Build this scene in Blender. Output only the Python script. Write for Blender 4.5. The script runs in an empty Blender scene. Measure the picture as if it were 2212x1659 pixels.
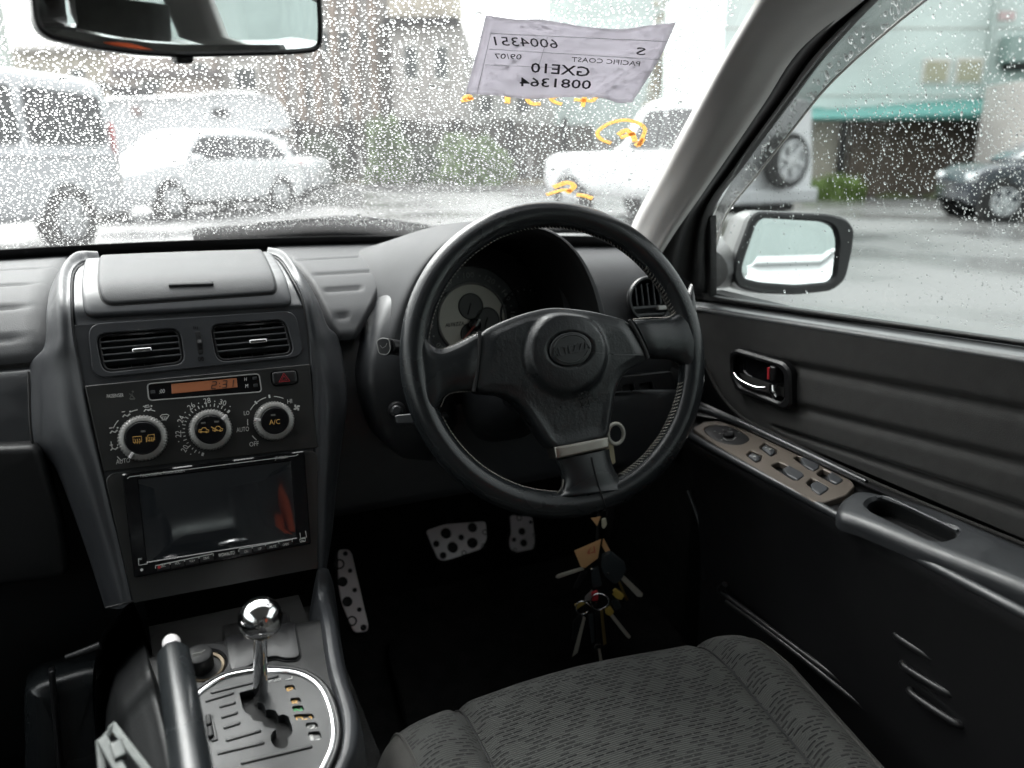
import bpy, bmesh, math, random
import numpy as np
from mathutils import Vector as V, Matrix
from mathutils.geometry import tessellate_polygon
R = math.radians
rng = random.Random(7)
SC = bpy.context.scene
COL = SC.collection
# ------------------------------------------------------------------ camera, world, sun, exposure
CAM = V((-.03, 0, 1.10)); YAW, PIT, FPX = R(24), R(-16.2), 1725.0       # 2212 x 1659 working frame
cam = bpy.data.objects.new('camera', bpy.data.cameras.new('camera')); COL.objects.link(cam)
cam.location = CAM; cam.rotation_euler = (R(90) + PIT, 0, -YAW)
cam.data.sensor_width = 36; cam.data.lens = 36 * FPX / 2212; cam.data.clip_start = .02; cam.data.clip_end = 600
cam.data.dof.use_dof = True; cam.data.dof.focus_distance = .88; cam.data.dof.aperture_fstop = 3.9
SC.camera = cam
W = bpy.data.worlds.new('World'); SC.world = W; W.use_nodes = True
nt = W.node_tree; bg = nt.nodes['Background']
sky = nt.nodes.new('ShaderNodeTexSky'); sky.sky_type = 'NISHITA'; sky.sun_disc = False
sky.sun_elevation = R(52); sky.sun_rotation = R(-18); sky.dust_density = 6; sky.air_density = 1.5
hs = nt.nodes.new('ShaderNodeHueSaturation'); hs.inputs['Saturation'].default_value = .08   # overcast: the cloud deck is grey-white
nt.links.new(sky.outputs[0], hs.inputs['Color']); nt.links.new(hs.outputs[0], bg.inputs[0]); bg.inputs[1].default_value = .15
sun = bpy.data.objects.new('sun', bpy.data.lights.new('sun', 'SUN')); COL.objects.link(sun)
sun.data.energy = .5; sun.data.angle = R(40); sun.data.color = (1, .985, .965)
sun.rotation_euler = (R(-40), 0, R(18))
SC.view_settings.view_transform = 'Standard'; SC.view_settings.look = 'None'; SC.view_settings.gamma = 1
SC.view_settings.use_curve_mapping = False; SC.view_settings.exposure = 2.0
SC.render.engine = 'CYCLES'
cy = SC.cycles; cy.max_bounces = 9; cy.diffuse_bounces = 5; cy.glossy_bounces = 4; cy.transmission_bounces = 6
cy.transparent_max_bounces = 16; cy.caustics_reflective = False; cy.caustics_refractive = False
cy.sample_clamp_indirect = 4; cy.use_denoising = True
# ------------------------------------------------------------------ pixel rays (frame 2212 x 1659)
f_ = V((math.sin(YAW) * math.cos(PIT), math.cos(YAW) * math.cos(PIT), math.sin(PIT)))
r_ = V((math.cos(YAW), -math.sin(YAW), 0)); u_ = r_.cross(f_)
def ray(px, py): return f_ + r_ * ((px - 1106) / FPX) + u_ * ((829.5 - py) / FPX)
def PD(px, py, d): return CAM + ray(px, py) * d
def PY(px, py, y): d = ray(px, py); return CAM + d * (y / d.y)
def PX(px, py, x): d = ray(px, py); return CAM + d * ((x - CAM.x) / d.x)
def PZ(px, py, z): d = ray(px, py); return CAM + d * ((z - CAM.z) / d.z)
class Plane:
    def __init__(s, p, e1, e2):
        s.p = V(p); s.e1 = V(e1).normalized(); s.e2 = V(e2).normalized(); s.n = s.e1.cross(s.e2).normalized()
    def hit(s, px, py, h=0):
        d = ray(px, py); return CAM + d * ((s.p + s.n * h - CAM).dot(s.n) / d.dot(s.n))
    def uv(s, px, py, h=0):
        q = s.hit(px, py, h) - s.p; return (q.dot(s.e1), q.dot(s.e2))
    def at(s, u, v, h=0): return s.p + s.e1 * u + s.e2 * v + s.n * h
class Prof:                                            # a profile (y, z) swept along x
    def __init__(s, pts, k=8):
        P = cr([V((0, a, b)) for a, b in pts], k)
        s.P = P; s.L = [0]
        for a, b in zip(P, P[1:]): s.L.append(s.L[-1] + (b - a).length)
    def hit(s, px, py):
        d = ray(px, py); best = None
        for a, b in zip(s.P, s.P[1:]):
            ey, ez = b.y - a.y, b.z - a.z; den = d.y * ez - d.z * ey
            if abs(den) < 1e-12: continue
            t = ((a.y - CAM.y) * ez - (a.z - CAM.z) * ey) / den
            k = ((a.y - CAM.y) * d.z - (a.z - CAM.z) * d.y) / den
            if t > 0 and -1e-6 <= k <= 1 + 1e-6 and (best is None or t < best): best = t
        if best is None:
            best = min(((p.y - CAM.y) / d.y for p in s.P), key=lambda t: min(abs((CAM + d * t).z - p.z) + abs((CAM + d * t).y - p.y) for p in s.P))
        return CAM + d * best
    def uv(s, px, py, h=0):
        q = s.hit(px, py); return (q.x, s.arc(q))
    def arc(s, q):
        b = (9, 0)
        for i, (a, c) in enumerate(zip(s.P, s.P[1:])):
            e = V((0, c.y - a.y, c.z - a.z)); l = e.length_squared
            k = max(0, min(1, ((q.y - a.y) * e.y + (q.z - a.z) * e.z) / l))
            dd = math.hypot(q.y - a.y - e.y * k, q.z - a.z - e.z * k)
            if dd < b[0]: b = (dd, s.L[i] + k * e.length)
        return b[1]
    def at(s, u, v, h=0):
        v = max(0, min(s.L[-1] - 1e-6, v)); i = 0
        lo, hi = 0, len(s.L) - 1
        while hi - lo > 1:
            m = (lo + hi) // 2
            if s.L[m] <= v: lo = m
            else: hi = m
        i = lo; k = (v - s.L[i]) / (s.L[i + 1] - s.L[i]); a, b = s.P[i], s.P[i + 1]
        def tan(j):
            j0, j1 = max(0, j - 1), min(len(s.P) - 1, j + 1); return (s.P[j1] - s.P[j0]).normalized()
        t = tan(i).lerp(tan(i + 1), k).normalized(); n = V((0, -t.z, t.y)); p = a.lerp(b, k)
        return V((u, p.y, p.z)) + n * h
# ------------------------------------------------------------------ curve + mesh helpers
def cr(P, k=8, closed=False):                          # Catmull-Rom resampling
    n = len(P); out = []
    if n < 3 and not closed:
        return [P[0].lerp(P[1], i / k) for i in range(k + 1)]
    for i in range(n if closed else n - 1):
        if closed: p0, p1, p2, p3 = P[(i - 1) % n], P[i], P[(i + 1) % n], P[(i + 2) % n]
        else: p1, p2 = P[i], P[i + 1]; p0 = P[i - 1] if i else p1 * 2 - p2; p3 = P[i + 2] if i + 2 < n else p2 * 2 - p1
        for j in range(k):
            t = j / k
            out.append(((p1 * 2) + (p2 - p0) * t + (p0 * 2 - p1 * 5 + p2 * 4 - p3) * t * t + (p1 * 3 - p0 - p2 * 3 + p3) * t ** 3) * .5)
    if not closed: out.append(P[-1].copy())
    return out
def obj(name, verts, faces, m, parent=None, smooth=True, angle=40, bevel=0, label=None):
    me = bpy.data.meshes.new(name)
    vs = [V(v) for v in verts]
    lo = V([min(v[i] for v in vs) for i in range(3)]); hi = V([max(v[i] for v in vs) for i in range(3)]); c = (lo + hi) / 2
    me.from_pydata([v - c for v in vs], [], faces); me.update()
    bm = bmesh.new(); bm.from_mesh(me); bmesh.ops.remove_doubles(bm, verts=bm.verts, dist=1e-6)
    bmesh.ops.recalc_face_normals(bm, faces=bm.faces) if not getattr(obj, 'keepn', False) else None
    bm.to_mesh(me); bm.free()
    if smooth:
        me.shade_smooth()
        if angle: me.set_sharp_from_angle(angle=R(angle))
    if m: me.materials.append(m)
    o = bpy.data.objects.new(name, me); COL.objects.link(o); put(o, parent, c)
    if bevel:
        b = o.modifiers.new('bevel', 'BEVEL'); b.width = bevel; b.segments = 3; b.limit_method = 'ANGLE'; b.angle_limit = R(35); b.harden_normals = False
        me.shade_smooth(); w = o.modifiers.new('wn', 'WEIGHTED_NORMAL')
    if label: o['label'] = label
    return o
def put(o, parent, c):
    if parent is not None:
        o.parent = parent; o.matrix_parent_inverse = Matrix.Identity(4)
        M = parent.matrix_basis if parent.parent is None else parent.parent.matrix_basis @ parent.matrix_basis
        o.matrix_basis = M.inverted() @ Matrix.Translation(c)
    else: o.location = c
def thing(name, label, cat, loc, group=None):
    o = bpy.data.objects.new(name, None); COL.objects.link(o); o.location = loc; o.empty_display_size = .02
    o['label'] = label; o['category'] = cat
    if group: o['group'] = group
    return o
def tag(o, label, cat, group=None):
    o['label'] = label; o['category'] = cat
    if group: o['group'] = group
    return o
def struct(o, k='structure'): o['kind'] = k; return o
def grid(name, rows, m, parent=None, k=(4, 4), disp=None, thick=0, uv=False, closed=False, caps=False, label=None):
    rows = [cr(r, k[1], closed) for r in rows]; n = len(rows[0])
    colz = [cr([r[j] for r in rows], k[0]) for j in range(n)]; mrows = len(colz[0])
    G = [[colz[j][i] for j in range(n)] for i in range(mrows)]
    if disp:
        H = [[G[i][j].copy() for j in range(n)] for i in range(mrows)]
        for i in range(mrows):
            for j in range(n):
                a = H[min(i + 1, mrows - 1)][j] - H[max(i - 1, 0)][j]; b = H[i][min(j + 1, n - 1)] - H[i][max(j - 1, 0)]
                nn = a.cross(b)
                if nn.length > 0: nn.normalize()
                if nn.dot(CAM - H[i][j]) < 0: nn = -nn
                G[i][j] = H[i][j] + nn * disp(i / (mrows - 1), j / (n - 1), H[i][j])
    vs = [v for r in G for v in r]; fs = []
    nj = n if closed else n - 1
    for i in range(mrows - 1):
        for j in range(nj): fs.append((i * n + j, i * n + (j + 1) % n, (i + 1) * n + (j + 1) % n, (i + 1) * n + j))
    if caps:
        fs.append(tuple(range(n))); fs.append(tuple(range((mrows - 1) * n, mrows * n)))
    o = obj(name, vs, fs, m, parent, angle=60, label=label)
    if uv:
        me = o.data; l = me.uv_layers.new(name='uv')
        for p in me.polygons:
            for li in p.loop_indices:
                vi = me.loops[li].vertex_index; l.data[li].uv = ((vi % n) / (n - 1), (vi // n) / (mrows - 1))
    if thick:
        s = o.modifiers.new('solid', 'SOLIDIFY'); s.thickness = thick; s.offset = 0
    return o
def tube(name, pts, r, m, parent=None, n=10, k=4, closed=False, flat=1.0, label=None, nrm=None):
    P = cr([V(p) for p in pts], k, closed) if k > 1 else [V(p) for p in pts]; N = len(P)
    rr = r if isinstance(r, (list, tuple)) else [r] * len(pts)
    def rad(i):
        t = i / (N if closed else max(1, N - 1)) * (len(rr) if closed else len(rr) - 1); a = int(t) % len(rr); b = (a + 1) % len(rr) if closed else min(a + 1, len(rr) - 1)
        return rr[a] + (rr[b] - rr[a]) * (t - int(t))
    vs = []; fs = []; prev = None
    for i, p in enumerate(P):
        t = (P[(i + 1) % N] - P[(i - 1) % N]) if closed else (P[min(i + 1, N - 1)] - P[max(i - 1, 0)])
        t.normalize()
        if prev is None:
            a = nrm or (V((0, 0, 1)) if abs(t.z) < .9 else V((1, 0, 0)))
        else: a = prev
        a = (a - t * a.dot(t)).normalized(); b = t.cross(a); prev = a
        for j in range(n):
            w = 2 * math.pi * j / n; vs.append(p + (a * math.cos(w) * flat + b * math.sin(w)) * rad(i))
    for i in range(N if closed else N - 1):
        for j in range(n):
            i2 = (i + 1) % N; fs.append((i * n + j, i * n + (j + 1) % n, i2 * n + (j + 1) % n, i2 * n + j))
    if not closed: fs.append(tuple(range(n))); fs.append(tuple(range((N - 1) * n, N * n)))
    return obj(name, vs, fs, m, parent, angle=50, label=label)
def lathe(name, prof, o, axis, m, parent=None, n=32, ripple=None, ref=None, sx=1.0, label=None, angle=35, caps=False):
    o = V(o); ax = V(axis).normalized(); a = ref or (V((0, 0, 1)) if abs(ax.z) < .9 else V((1, 0, 0))); a = (a - ax * a.dot(ax)).normalized(); b = ax.cross(a)
    vs = []; fs = []
    for q, (r, h) in enumerate(prof):
        for j in range(n):
            w = 2 * math.pi * j / n; rad = r + (ripple(q, w) if ripple else 0)
            vs.append(o + ax * h + (a * math.cos(w) + b * math.sin(w) * sx) * rad)
    for q in range(len(prof) - 1):
        for j in range(n): fs.append((q * n + j, q * n + (j + 1) % n, (q + 1) * n + (j + 1) % n, (q + 1) * n + j))
    if caps and prof[0][0] > 1e-5: fs.append(tuple(range(n)))
    if caps and prof[-1][0] > 1e-5: fs.append(tuple(range((len(prof) - 1) * n, len(prof) * n)))
    return obj(name, vs, fs, m, parent, angle=angle, label=label)
def box(name, c, ax, size, m, parent=None, bevel=.002, label=None):
    c = V(c); e = [V(a).normalized() for a in ax]; vs = []
    for i in (-1, 1):
        for j in (-1, 1):
            for k in (-1, 1): vs.append(c + e[0] * (i * size[0] / 2) + e[1] * (j * size[1] / 2) + e[2] * (k * size[2] / 2))
    fs = [(0, 1, 3, 2), (4, 6, 7, 5), (0, 4, 5, 1), (2, 3, 7, 6), (0, 2, 6, 4), (1, 5, 7, 3)]
    return obj(name, vs, fs, m, parent, bevel=bevel, label=label)
XYZ = (V((1, 0, 0)), V((0, 1, 0)), V((0, 0, 1)))
def abox(name, lo, hi, m, parent=None, bevel=0, label=None):
    lo, hi = V(lo), V(hi); return box(name, (lo + hi) / 2, XYZ, hi - lo, m, parent, bevel, label)
# --- 2D outlines
def area(P): return sum(a[0] * b[1] - b[0] * a[1] for a, b in zip(P, P[1:] + P[:1])) / 2
def ccw(P): P = [(p[0], p[1]) for p in P]; return P if area(P) > 0 else P[::-1]
def rnd(P, r, k=5):
    P = ccw(P); n = len(P); out = []
    rs = r if isinstance(r, (list, tuple)) else [r] * n
    for i in range(n):
        a, b, c = V(P[i - 1]), V(P[i]), V(P[(i + 1) % n]); u = (a - b); w = (c - b); rr = min(rs[i], u.length * .48, w.length * .48)
        if rr < 1e-5: out.append(tuple(b)); continue
        p, q = b + u.normalized() * rr, b + w.normalized() * rr
        for j in range(k + 1):
            t = j / k; out.append(tuple(p * (1 - t) ** 2 + b * 2 * t * (1 - t) + q * t * t))
    return out
def smooth2(P, k=5): return [(v.x, v.y) for v in cr([V((p[0], p[1], 0)) for p in ccw(P)], k, True)]
def dens(P, step):
    out = []
    for a, b in zip(P, P[1:] + P[:1]):
        n = max(1, int(math.hypot(b[0] - a[0], b[1] - a[1]) / step))
        for i in range(n): out.append((a[0] + (b[0] - a[0]) * i / n, a[1] + (b[1] - a[1]) * i / n))
    return out
def inset(P, d):
    n = len(P); out = []
    for i in range(n):
        a, b, c = V(P[i - 1]), V(P[i]), V(P[(i + 1) % n])
        t1 = (b - a); t2 = (c - b)
        if t1.length < 1e-9 or t2.length < 1e-9: out.append(tuple(b)); continue
        t1.normalize(); t2.normalize(); n1 = V((-t1.y, t1.x)); n2 = V((-t2.y, t2.x)); m = (n1 + n2)
        m = m / max(.4, (m.length_squared / 2)) if m.length > 1e-6 else n1
        out.append((b.x + m.x * d, b.y + m.y * d))
    return out
def UV(s, pts, h=0): return [s.uv(a, b, h) for a, b in pts]
def panel(name, s, P, m, parent=None, h0=-.003, h=.002, er=.0015, dome=0, rings=5, step=.006, cen=None, hf=None, label=None, angle=50):
    P = dens(ccw(P), step); n = len(P); L = [(P, h0), (P, h - er)]
    for j in range(1, 4):
        w = j / 3 * math.pi / 2; L.append((inset(P, er * (1 - math.cos(w))), h - er + er * math.sin(w)))
    base = L[-1][0]; c = cen or (sum(p[0] for p in base) / n, sum(p[1] for p in base) / n)
    vs = []; fs = []
    for Q, hh in L:
        for q in Q: vs.append(s.at(q[0], q[1], hh + (hf(q, 0) if hf and hh > h0 else 0)))
    nr = len(L)
    for j in range(1, rings):
        t = 1 - j / rings
        for q in base:
            p = (c[0] + (q[0] - c[0]) * t, c[1] + (q[1] - c[1]) * t)
            vs.append(s.at(p[0], p[1], h + dome * (1 - t * t) + (hf(p, 1 - t) if hf else 0)))
        nr += 1
    for i in range(nr - 1):
        for j in range(n): fs.append((i * n + j, i * n + (j + 1) % n, (i + 1) * n + (j + 1) % n, (i + 1) * n + j))
    vs.append(s.at(c[0], c[1], h + dome + (hf(c, 1) if hf else 0))); k = len(vs) - 1
    for j in range(n): fs.append(((nr - 1) * n + j, (nr - 1) * n + (j + 1) % n, k))
    fs.append(tuple(range(n - 1, -1, -1)))
    return obj(name, vs, fs, m, parent, angle=angle, label=label)
def holes_ok(outer, holes, m):
    def inside(p, P):
        c = False
        for (a, b), (d, e) in zip(P, P[1:] + P[:1]):
            if (b > p[1]) != (e > p[1]) and p[0] < (d - a) * (p[1] - b) / (e - b) + a: c = not c
        return c
    lim = inset(ccw(outer), m * 1.05); done = []
    for H in holes:
        H = ccw(H); cx, cy = sum(p[0] for p in H) / len(H), sum(p[1] for p in H) / len(H)
        for k in range(12):
            Q = inset(H, -m * 1.05); Qd = dens(Q, .001)
            if all(inside(p, lim) for p in Qd) and not any(any(inside(p, D) for p in Qd) or any(inside(p, Q) for p in D) for D in done): done.append(Q); yield H; break
            H = [(cx + (p[0] - cx) * .93, cy + (p[1] - cy) * .93) for p in H]
def plate(name, s, outer, holes, m, parent=None, h0=-.003, h=.001, er=.0006, label=None, back=True, ro=None):
    outer = ccw(outer); holes = [ccw(q)[::-1] for q in holes_ok(outer, holes, er)]; vs = []; fs = []
    loops = [outer] + holes
    ins = [inset(q, er) for q in loops]
    idx = []
    for li_, (q, i2) in enumerate(zip(loops, ins)):
        b = len(vs); n = len(q)
        if li_ == 0 and ro:                             # a properly rounded outer edge
            for p in q: vs.append(s.at(p[0], p[1], h0))
            for k in range(6):
                w = k / 5 * math.pi / 2; i2 = inset(q, ro * (1 - math.cos(w)))
                for p in i2: vs.append(s.at(p[0], p[1], h - ro + ro * math.sin(w)))
            for lv in range(6):
                for j in range(n): fs.append((b + lv * n + j, b + lv * n + (j + 1) % n, b + (lv + 1) * n + (j + 1) % n, b + (lv + 1) * n + j))
            ins[0] = i2; idx.append(list(range(b + 6 * n, b + 7 * n))); continue
        for p in q: vs.append(s.at(p[0], p[1], h0))
        for p in q: vs.append(s.at(p[0], p[1], h - er))
        for p in i2: vs.append(s.at(p[0], p[1], h))
        for lv in (0, 1):
            for j in range(n): fs.append((b + lv * n + j, b + lv * n + (j + 1) % n, b + (lv + 1) * n + (j + 1) % n, b + (lv + 1) * n + j))
        idx.append(list(range(b + 2 * n, b + 3 * n)))
    flat = [i for q in idx for i in q]
    T = tessellate_polygon([[V((p[0], p[1], 0)) for p in q] for q in ins])
    for t in T: fs.append(tuple(flat[i] for i in t))
    return obj(name, vs, fs, m, parent, angle=30, label=label)
class Print:                                          # flat lettering and marks, joined into one part
    def __init__(s, surf, h=.0005): s.s = surf; s.h = h; s.v = []; s.f = []; s.th = 0
    def pt(s, u, v): return s.s.at(u, v, s.h)
    def text(s, t, a, b, top, flip=False, bold=0):
        cu = bpy.data.curves.new('t', 'FONT'); cu.body = t; cu.resolution_u = 2; cu.offset = bold; o = bpy.data.objects.new('t', cu)
        me = bpy.data.meshes.new_from_object(o); P = [v.co.copy() for v in me.vertices]
        if not P: return
        x0, x1 = min(p.x for p in P), max(p.x for p in P); y0, y1 = 0, max(.5, max(p.y for p in P))
        A, B, T = (V(s.s.uv(*q, s.h)) for q in (a, b, top)); X = B - A; U = T - A; k = len(s.v)
        for p in P:
            q = A + X * ((p.x - x0) / (x1 - x0)) + U * ((p.y - y0) / (y1 - y0)); s.v.append(s.pt(q.x, q.y))
        s.f += [tuple(k + i for i in g.vertices) for g in me.polygons]
        bpy.data.objects.remove(o); bpy.data.meshes.remove(me); bpy.data.curves.remove(cu)
    def line(s, pts, w, closed=False, k=1):
        Q = [V(s.s.uv(*p, s.h)) for p in pts]
        s.lineuv(Q, w, closed, k)
    def lineuv(s, Q, w, closed=False, k=1):
        Q = [V((q[0], q[1], 0)) for q in Q]
        if k > 1: Q = cr(Q, k, closed)
        n = len(Q); b = len(s.v)
        for i, q in enumerate(Q):
            t = (Q[(i + 1) % n] - Q[i - 1]) if closed else Q[min(i + 1, n - 1)] - Q[max(0, i - 1)]
            t.normalize(); m = V((-t.y, t.x, 0)) * (w / 2)
            for g in (q - m, q + m): s.v.append(s.pt(g.x, g.y))
        for i in range(n if closed else n - 1):
            j = (i + 1) % n; s.f.append((b + 2 * i, b + 2 * j, b + 2 * j + 1, b + 2 * i + 1))
    def poly(s, pts):
        Q = [s.s.uv(*p, s.h) for p in pts]; b = len(s.v); s.v += [s.pt(*q) for q in Q]
        for t in tessellate_polygon([[V((q[0], q[1], 0)) for q in Q]]): s.f.append(tuple(b + i for i in t))
    def disc(s, px, py, r, n=12):
        c = s.s.uv(px, py, s.h); b = len(s.v); s.v += [s.pt(c[0] + r * math.cos(i * 2 * math.pi / n), c[1] + r * math.sin(i * 2 * math.pi / n)) for i in range(n)]; s.f.append(tuple(range(b, b + n)))
    def build(s, name, m, parent=None, th=.0002, label=None):
        o = obj(name, s.v, s.f, m, parent, smooth=False, label=label)
        if th: d = o.modifiers.new('solid', 'SOLIDIFY'); d.thickness = th; d.offset = 0
        return o
# ------------------------------------------------------------------ materials
def mat(name, col, rough=.5, metal=0, grain=None, spec=.5, var=0, varscale=8, coat=0, sheen=0, emit=None, rvar=0, wrinkle=None):
    m = bpy.data.materials.new(name); m.use_nodes = True; N = m.node_tree; b = N.nodes['Principled BSDF']
    b.inputs['Base Color'].default_value = (*col, 1); b.inputs['Roughness'].default_value = rough; b.inputs['Metallic'].default_value = metal
    b.inputs['Specular IOR Level'].default_value = spec; b.inputs['Coat Weight'].default_value = coat; b.inputs['Sheen Weight'].default_value = sheen
    if emit: b.inputs['Emission Color'].default_value = (*emit[0], 1); b.inputs['Emission Strength'].default_value = emit[1]
    tc = N.nodes.new('ShaderNodeTexCoord')
    def noise(sc, det=4, stretch=None):
        n = N.nodes.new('ShaderNodeTexNoise'); n.inputs['Scale'].default_value = sc; n.inputs['Detail'].default_value = det
        if stretch:
            mp = N.nodes.new('ShaderNodeMapping'); mp.inputs['Scale'].default_value = stretch; N.links.new(tc.outputs['Object'], mp.inputs[0]); N.links.new(mp.outputs[0], n.inputs['Vector'])
        else: N.links.new(tc.outputs['Object'], n.inputs['Vector'])
        return n
    if var:
        n = noise(varscale, 6); mx = N.nodes.new('ShaderNodeMixRGB'); mx.blend_type = 'MULTIPLY'; mx.inputs[1].default_value = (*col, 1)
        cr_ = N.nodes.new('ShaderNodeMapRange'); cr_.inputs[1].default_value = .3; cr_.inputs[2].default_value = .7; cr_.inputs[3].default_value = 1 - var; cr_.inputs[4].default_value = 1 + var
        N.links.new(n.outputs['Fac'], cr_.inputs[0]); mx.inputs[0].default_value = 1
        N.links.new(cr_.outputs[0], mx.inputs[2]); N.links.new(mx.outputs[0], b.inputs['Base Color'])
    if rvar:
        n = noise(varscale * 2.3, 5); cr_ = N.nodes.new('ShaderNodeMapRange'); cr_.inputs[1].default_value = .3; cr_.inputs[2].default_value = .7; cr_.inputs[3].default_value = rough - rvar; cr_.inputs[4].default_value = rough + rvar
        N.links.new(n.outputs['Fac'], cr_.inputs[0]); N.links.new(cr_.outputs[0], b.inputs['Roughness'])
    last = None
    for g in (grain, wrinkle):
        if not g: continue
        sc, st, *stretch = g
        n = noise(sc, 3, stretch[0] if stretch else None); bp = N.nodes.new('ShaderNodeBump'); bp.inputs['Strength'].default_value = st; bp.inputs['Distance'].default_value = .6 / sc
        N.links.new(n.outputs['Fac'], bp.inputs['Height'])
        if last: N.links.new(last.outputs[0], bp.inputs['Normal'])
        N.links.new(bp.outputs[0], b.inputs['Normal']); last = bp
    return m
M = {}
M['dash'] = mat('soft_dash_grey', (.04, .041, .0435), .62, grain=(700, .3), var=.06, varscale=30, spec=.3)
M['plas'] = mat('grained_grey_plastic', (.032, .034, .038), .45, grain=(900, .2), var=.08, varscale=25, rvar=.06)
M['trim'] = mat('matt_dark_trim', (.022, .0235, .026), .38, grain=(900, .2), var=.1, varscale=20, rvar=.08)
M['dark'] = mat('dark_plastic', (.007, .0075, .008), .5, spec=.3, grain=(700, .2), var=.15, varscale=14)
M['black'] = mat('black_void', (.004, .004, .0045), .7)
M['gloss'] = mat('gloss_black', (.006, .006, .007), .12, rvar=.05, varscale=30)
M['satin'] = mat('satin_black', (.012, .012, .013), .36, grain=(900, .1), rvar=.05, spec=.4)
M['tray'] = mat('tray_plastic', (.007, .0073, .0075), .5, grain=(900, .2), rvar=.08, spec=.3, varscale=20)
M['facia'] = mat('charcoal_facia', (.021, .0213, .021), .36, grain=(1200, .12), var=.1, varscale=18, rvar=.07)
M['leather'] = mat('black_leather', (.014, .016, .0175), .34, grain=(420, .2), rvar=.1, varscale=12, wrinkle=(160, .10, (1, 1, .5)))
M['leather2'] = mat('smooth_black_leather', (.013, .015, .0165), .27, grain=(500, .05), rvar=.02, varscale=5)
M['chrome'] = mat('chrome', (.86, .86, .87), .06, 1)
M['steel'] = mat('brushed_steel', (.55, .53, .5), .3, 1, grain=(300, .1, (1, 12, 1)))
M['nickel'] = mat('dark_nickel', (.36, .34, .31), .32, 1, grain=(300, .1, (1, 12, 1)))
M['alu'] = mat('satin_aluminium', (.8, .77, .78), .42, .45, var=.05)
M['silverpl'] = mat('silver_plastic', (.27, .265, .255), .38, .5, rvar=.05)
M['white'] = mat('printed_white', (.62, .62, .6), .6)
M['grey'] = mat('printed_grey', (.3, .3, .29), .6)
M['dim'] = mat('printed_dim', (.11, .11, .1), .6)
M['amber'] = mat('printed_amber', (.62, .36, .1), .6)
M['red'] = mat('printed_red', (.5, .03, .04), .5)
M['fabric'] = mat('door_fabric', (.022, .0218, .021), .85, grain=(900, .5), var=.2, varscale=60, sheen=.08)
M['pillar'] = mat('pillar_cloth', (.52, .505, .49), .85, grain=(1300, .3), var=.05, varscale=20, sheen=.15)
M['rubber'] = mat('black_rubber', (.01, .01, .01), .55)
M['carpet'] = mat('black_carpet', (.012, .012, .012), .95, grain=(350, .8), var=.5, varscale=40)
M['bronze'] = mat('bronze_switch_panel', (.125, .105, .088), .4, .35, var=.08, varscale=40)
M['stitch'] = mat('grey_thread', (.32, .3, .27), .8)
M['mirror'] = mat('mirror_glass', (.82, .86, .86), .015, 1)
def glass_mat(name, tint, fac, rough=.0, film=0):
    m = bpy.data.materials.new(name); m.use_nodes = True; N = m.node_tree; N.nodes.remove(N.nodes['Principled BSDF']); out = N.nodes['Material Output']
    t = N.nodes.new('ShaderNodeBsdfTransparent'); t.inputs[0].default_value = (*tint, 1); g = N.nodes.new('ShaderNodeBsdfGlossy'); g.inputs['Roughness'].default_value = rough
    fr = N.nodes.new('ShaderNodeFresnel'); ge = N.nodes.new('ShaderNodeNewGeometry'); io = N.nodes.new('ShaderNodeMapRange'); io.inputs[3].default_value = 1.45; io.inputs[4].default_value = 1 / 1.45; N.links.new(ge.outputs['Backfacing'], io.inputs[0]); N.links.new(io.outputs[0], fr.inputs[0]); mu = N.nodes.new('ShaderNodeMath'); mu.operation = 'MULTIPLY'; mu.inputs[1].default_value = fac
    mx = N.nodes.new('ShaderNodeMixShader'); N.links.new(fr.outputs[0], mu.inputs[0]); N.links.new(mu.outputs[0], mx.inputs[0]); N.links.new(t.outputs[0], mx.inputs[1]); N.links.new(g.outputs[0], mx.inputs[2]); N.links.new(mx.outputs[0], out.inputs[0])
    if film:                                             # wet film on the glass scatters a little daylight
        tl = N.nodes.new('ShaderNodeBsdfTranslucent'); tl.inputs[0].default_value = (.95, .96, .96, 1); m2 = N.nodes.new('ShaderNodeMixShader'); m2.inputs[0].default_value = film
        N.links.new(mx.outputs[0], m2.inputs[1]); N.links.new(tl.outputs[0], m2.inputs[2]); N.links.new(m2.outputs[0], out.inputs[0])
    return m
M['rear_tint'] = glass_mat('added_rear_tint', (.16, .15, .15), 1.0)  # dark tint added to the rear window so the interior mirror reflects dark
M['pane'] = glass_mat('window_pane', (.93, .96, .95), 1.0)
M['screen'] = glass_mat('wet_windscreen_glass', (.93, .96, .95), 1.0, film=.028)
M['tape'] = glass_mat('clear_tape', (.97, .97, .97), 3.0, .15)
def water():
    m = bpy.data.materials.new('rain_water'); m.use_nodes = True; b = m.node_tree.nodes['Principled BSDF']
    b.inputs['Base Color'].default_value = (1, 1, 1, 1); b.inputs['Roughness'].default_value = 0; b.inputs['IOR'].default_value = 1.33; b.inputs['Transmission Weight'].default_value = 1
    return m
M['water'] = water()
def backlit(name, col, k=.6, rough=.7):                 # thin stuff that lets daylight through
    m = mat(name, col, rough); N = m.node_tree; b = N.nodes['Principled BSDF']; t = N.nodes.new('ShaderNodeBsdfTranslucent'); t.inputs[0].default_value = (*[min(1, c * 1.05) for c in col], 1)
    x = N.nodes.new('ShaderNodeMixShader'); x.inputs[0].default_value = k; N.links.new(b.outputs[0], x.inputs[1]); N.links.new(t.outputs[0], x.inputs[2]); N.links.new(x.outputs[0], N.nodes['Material Output'].inputs[0]); return m
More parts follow.
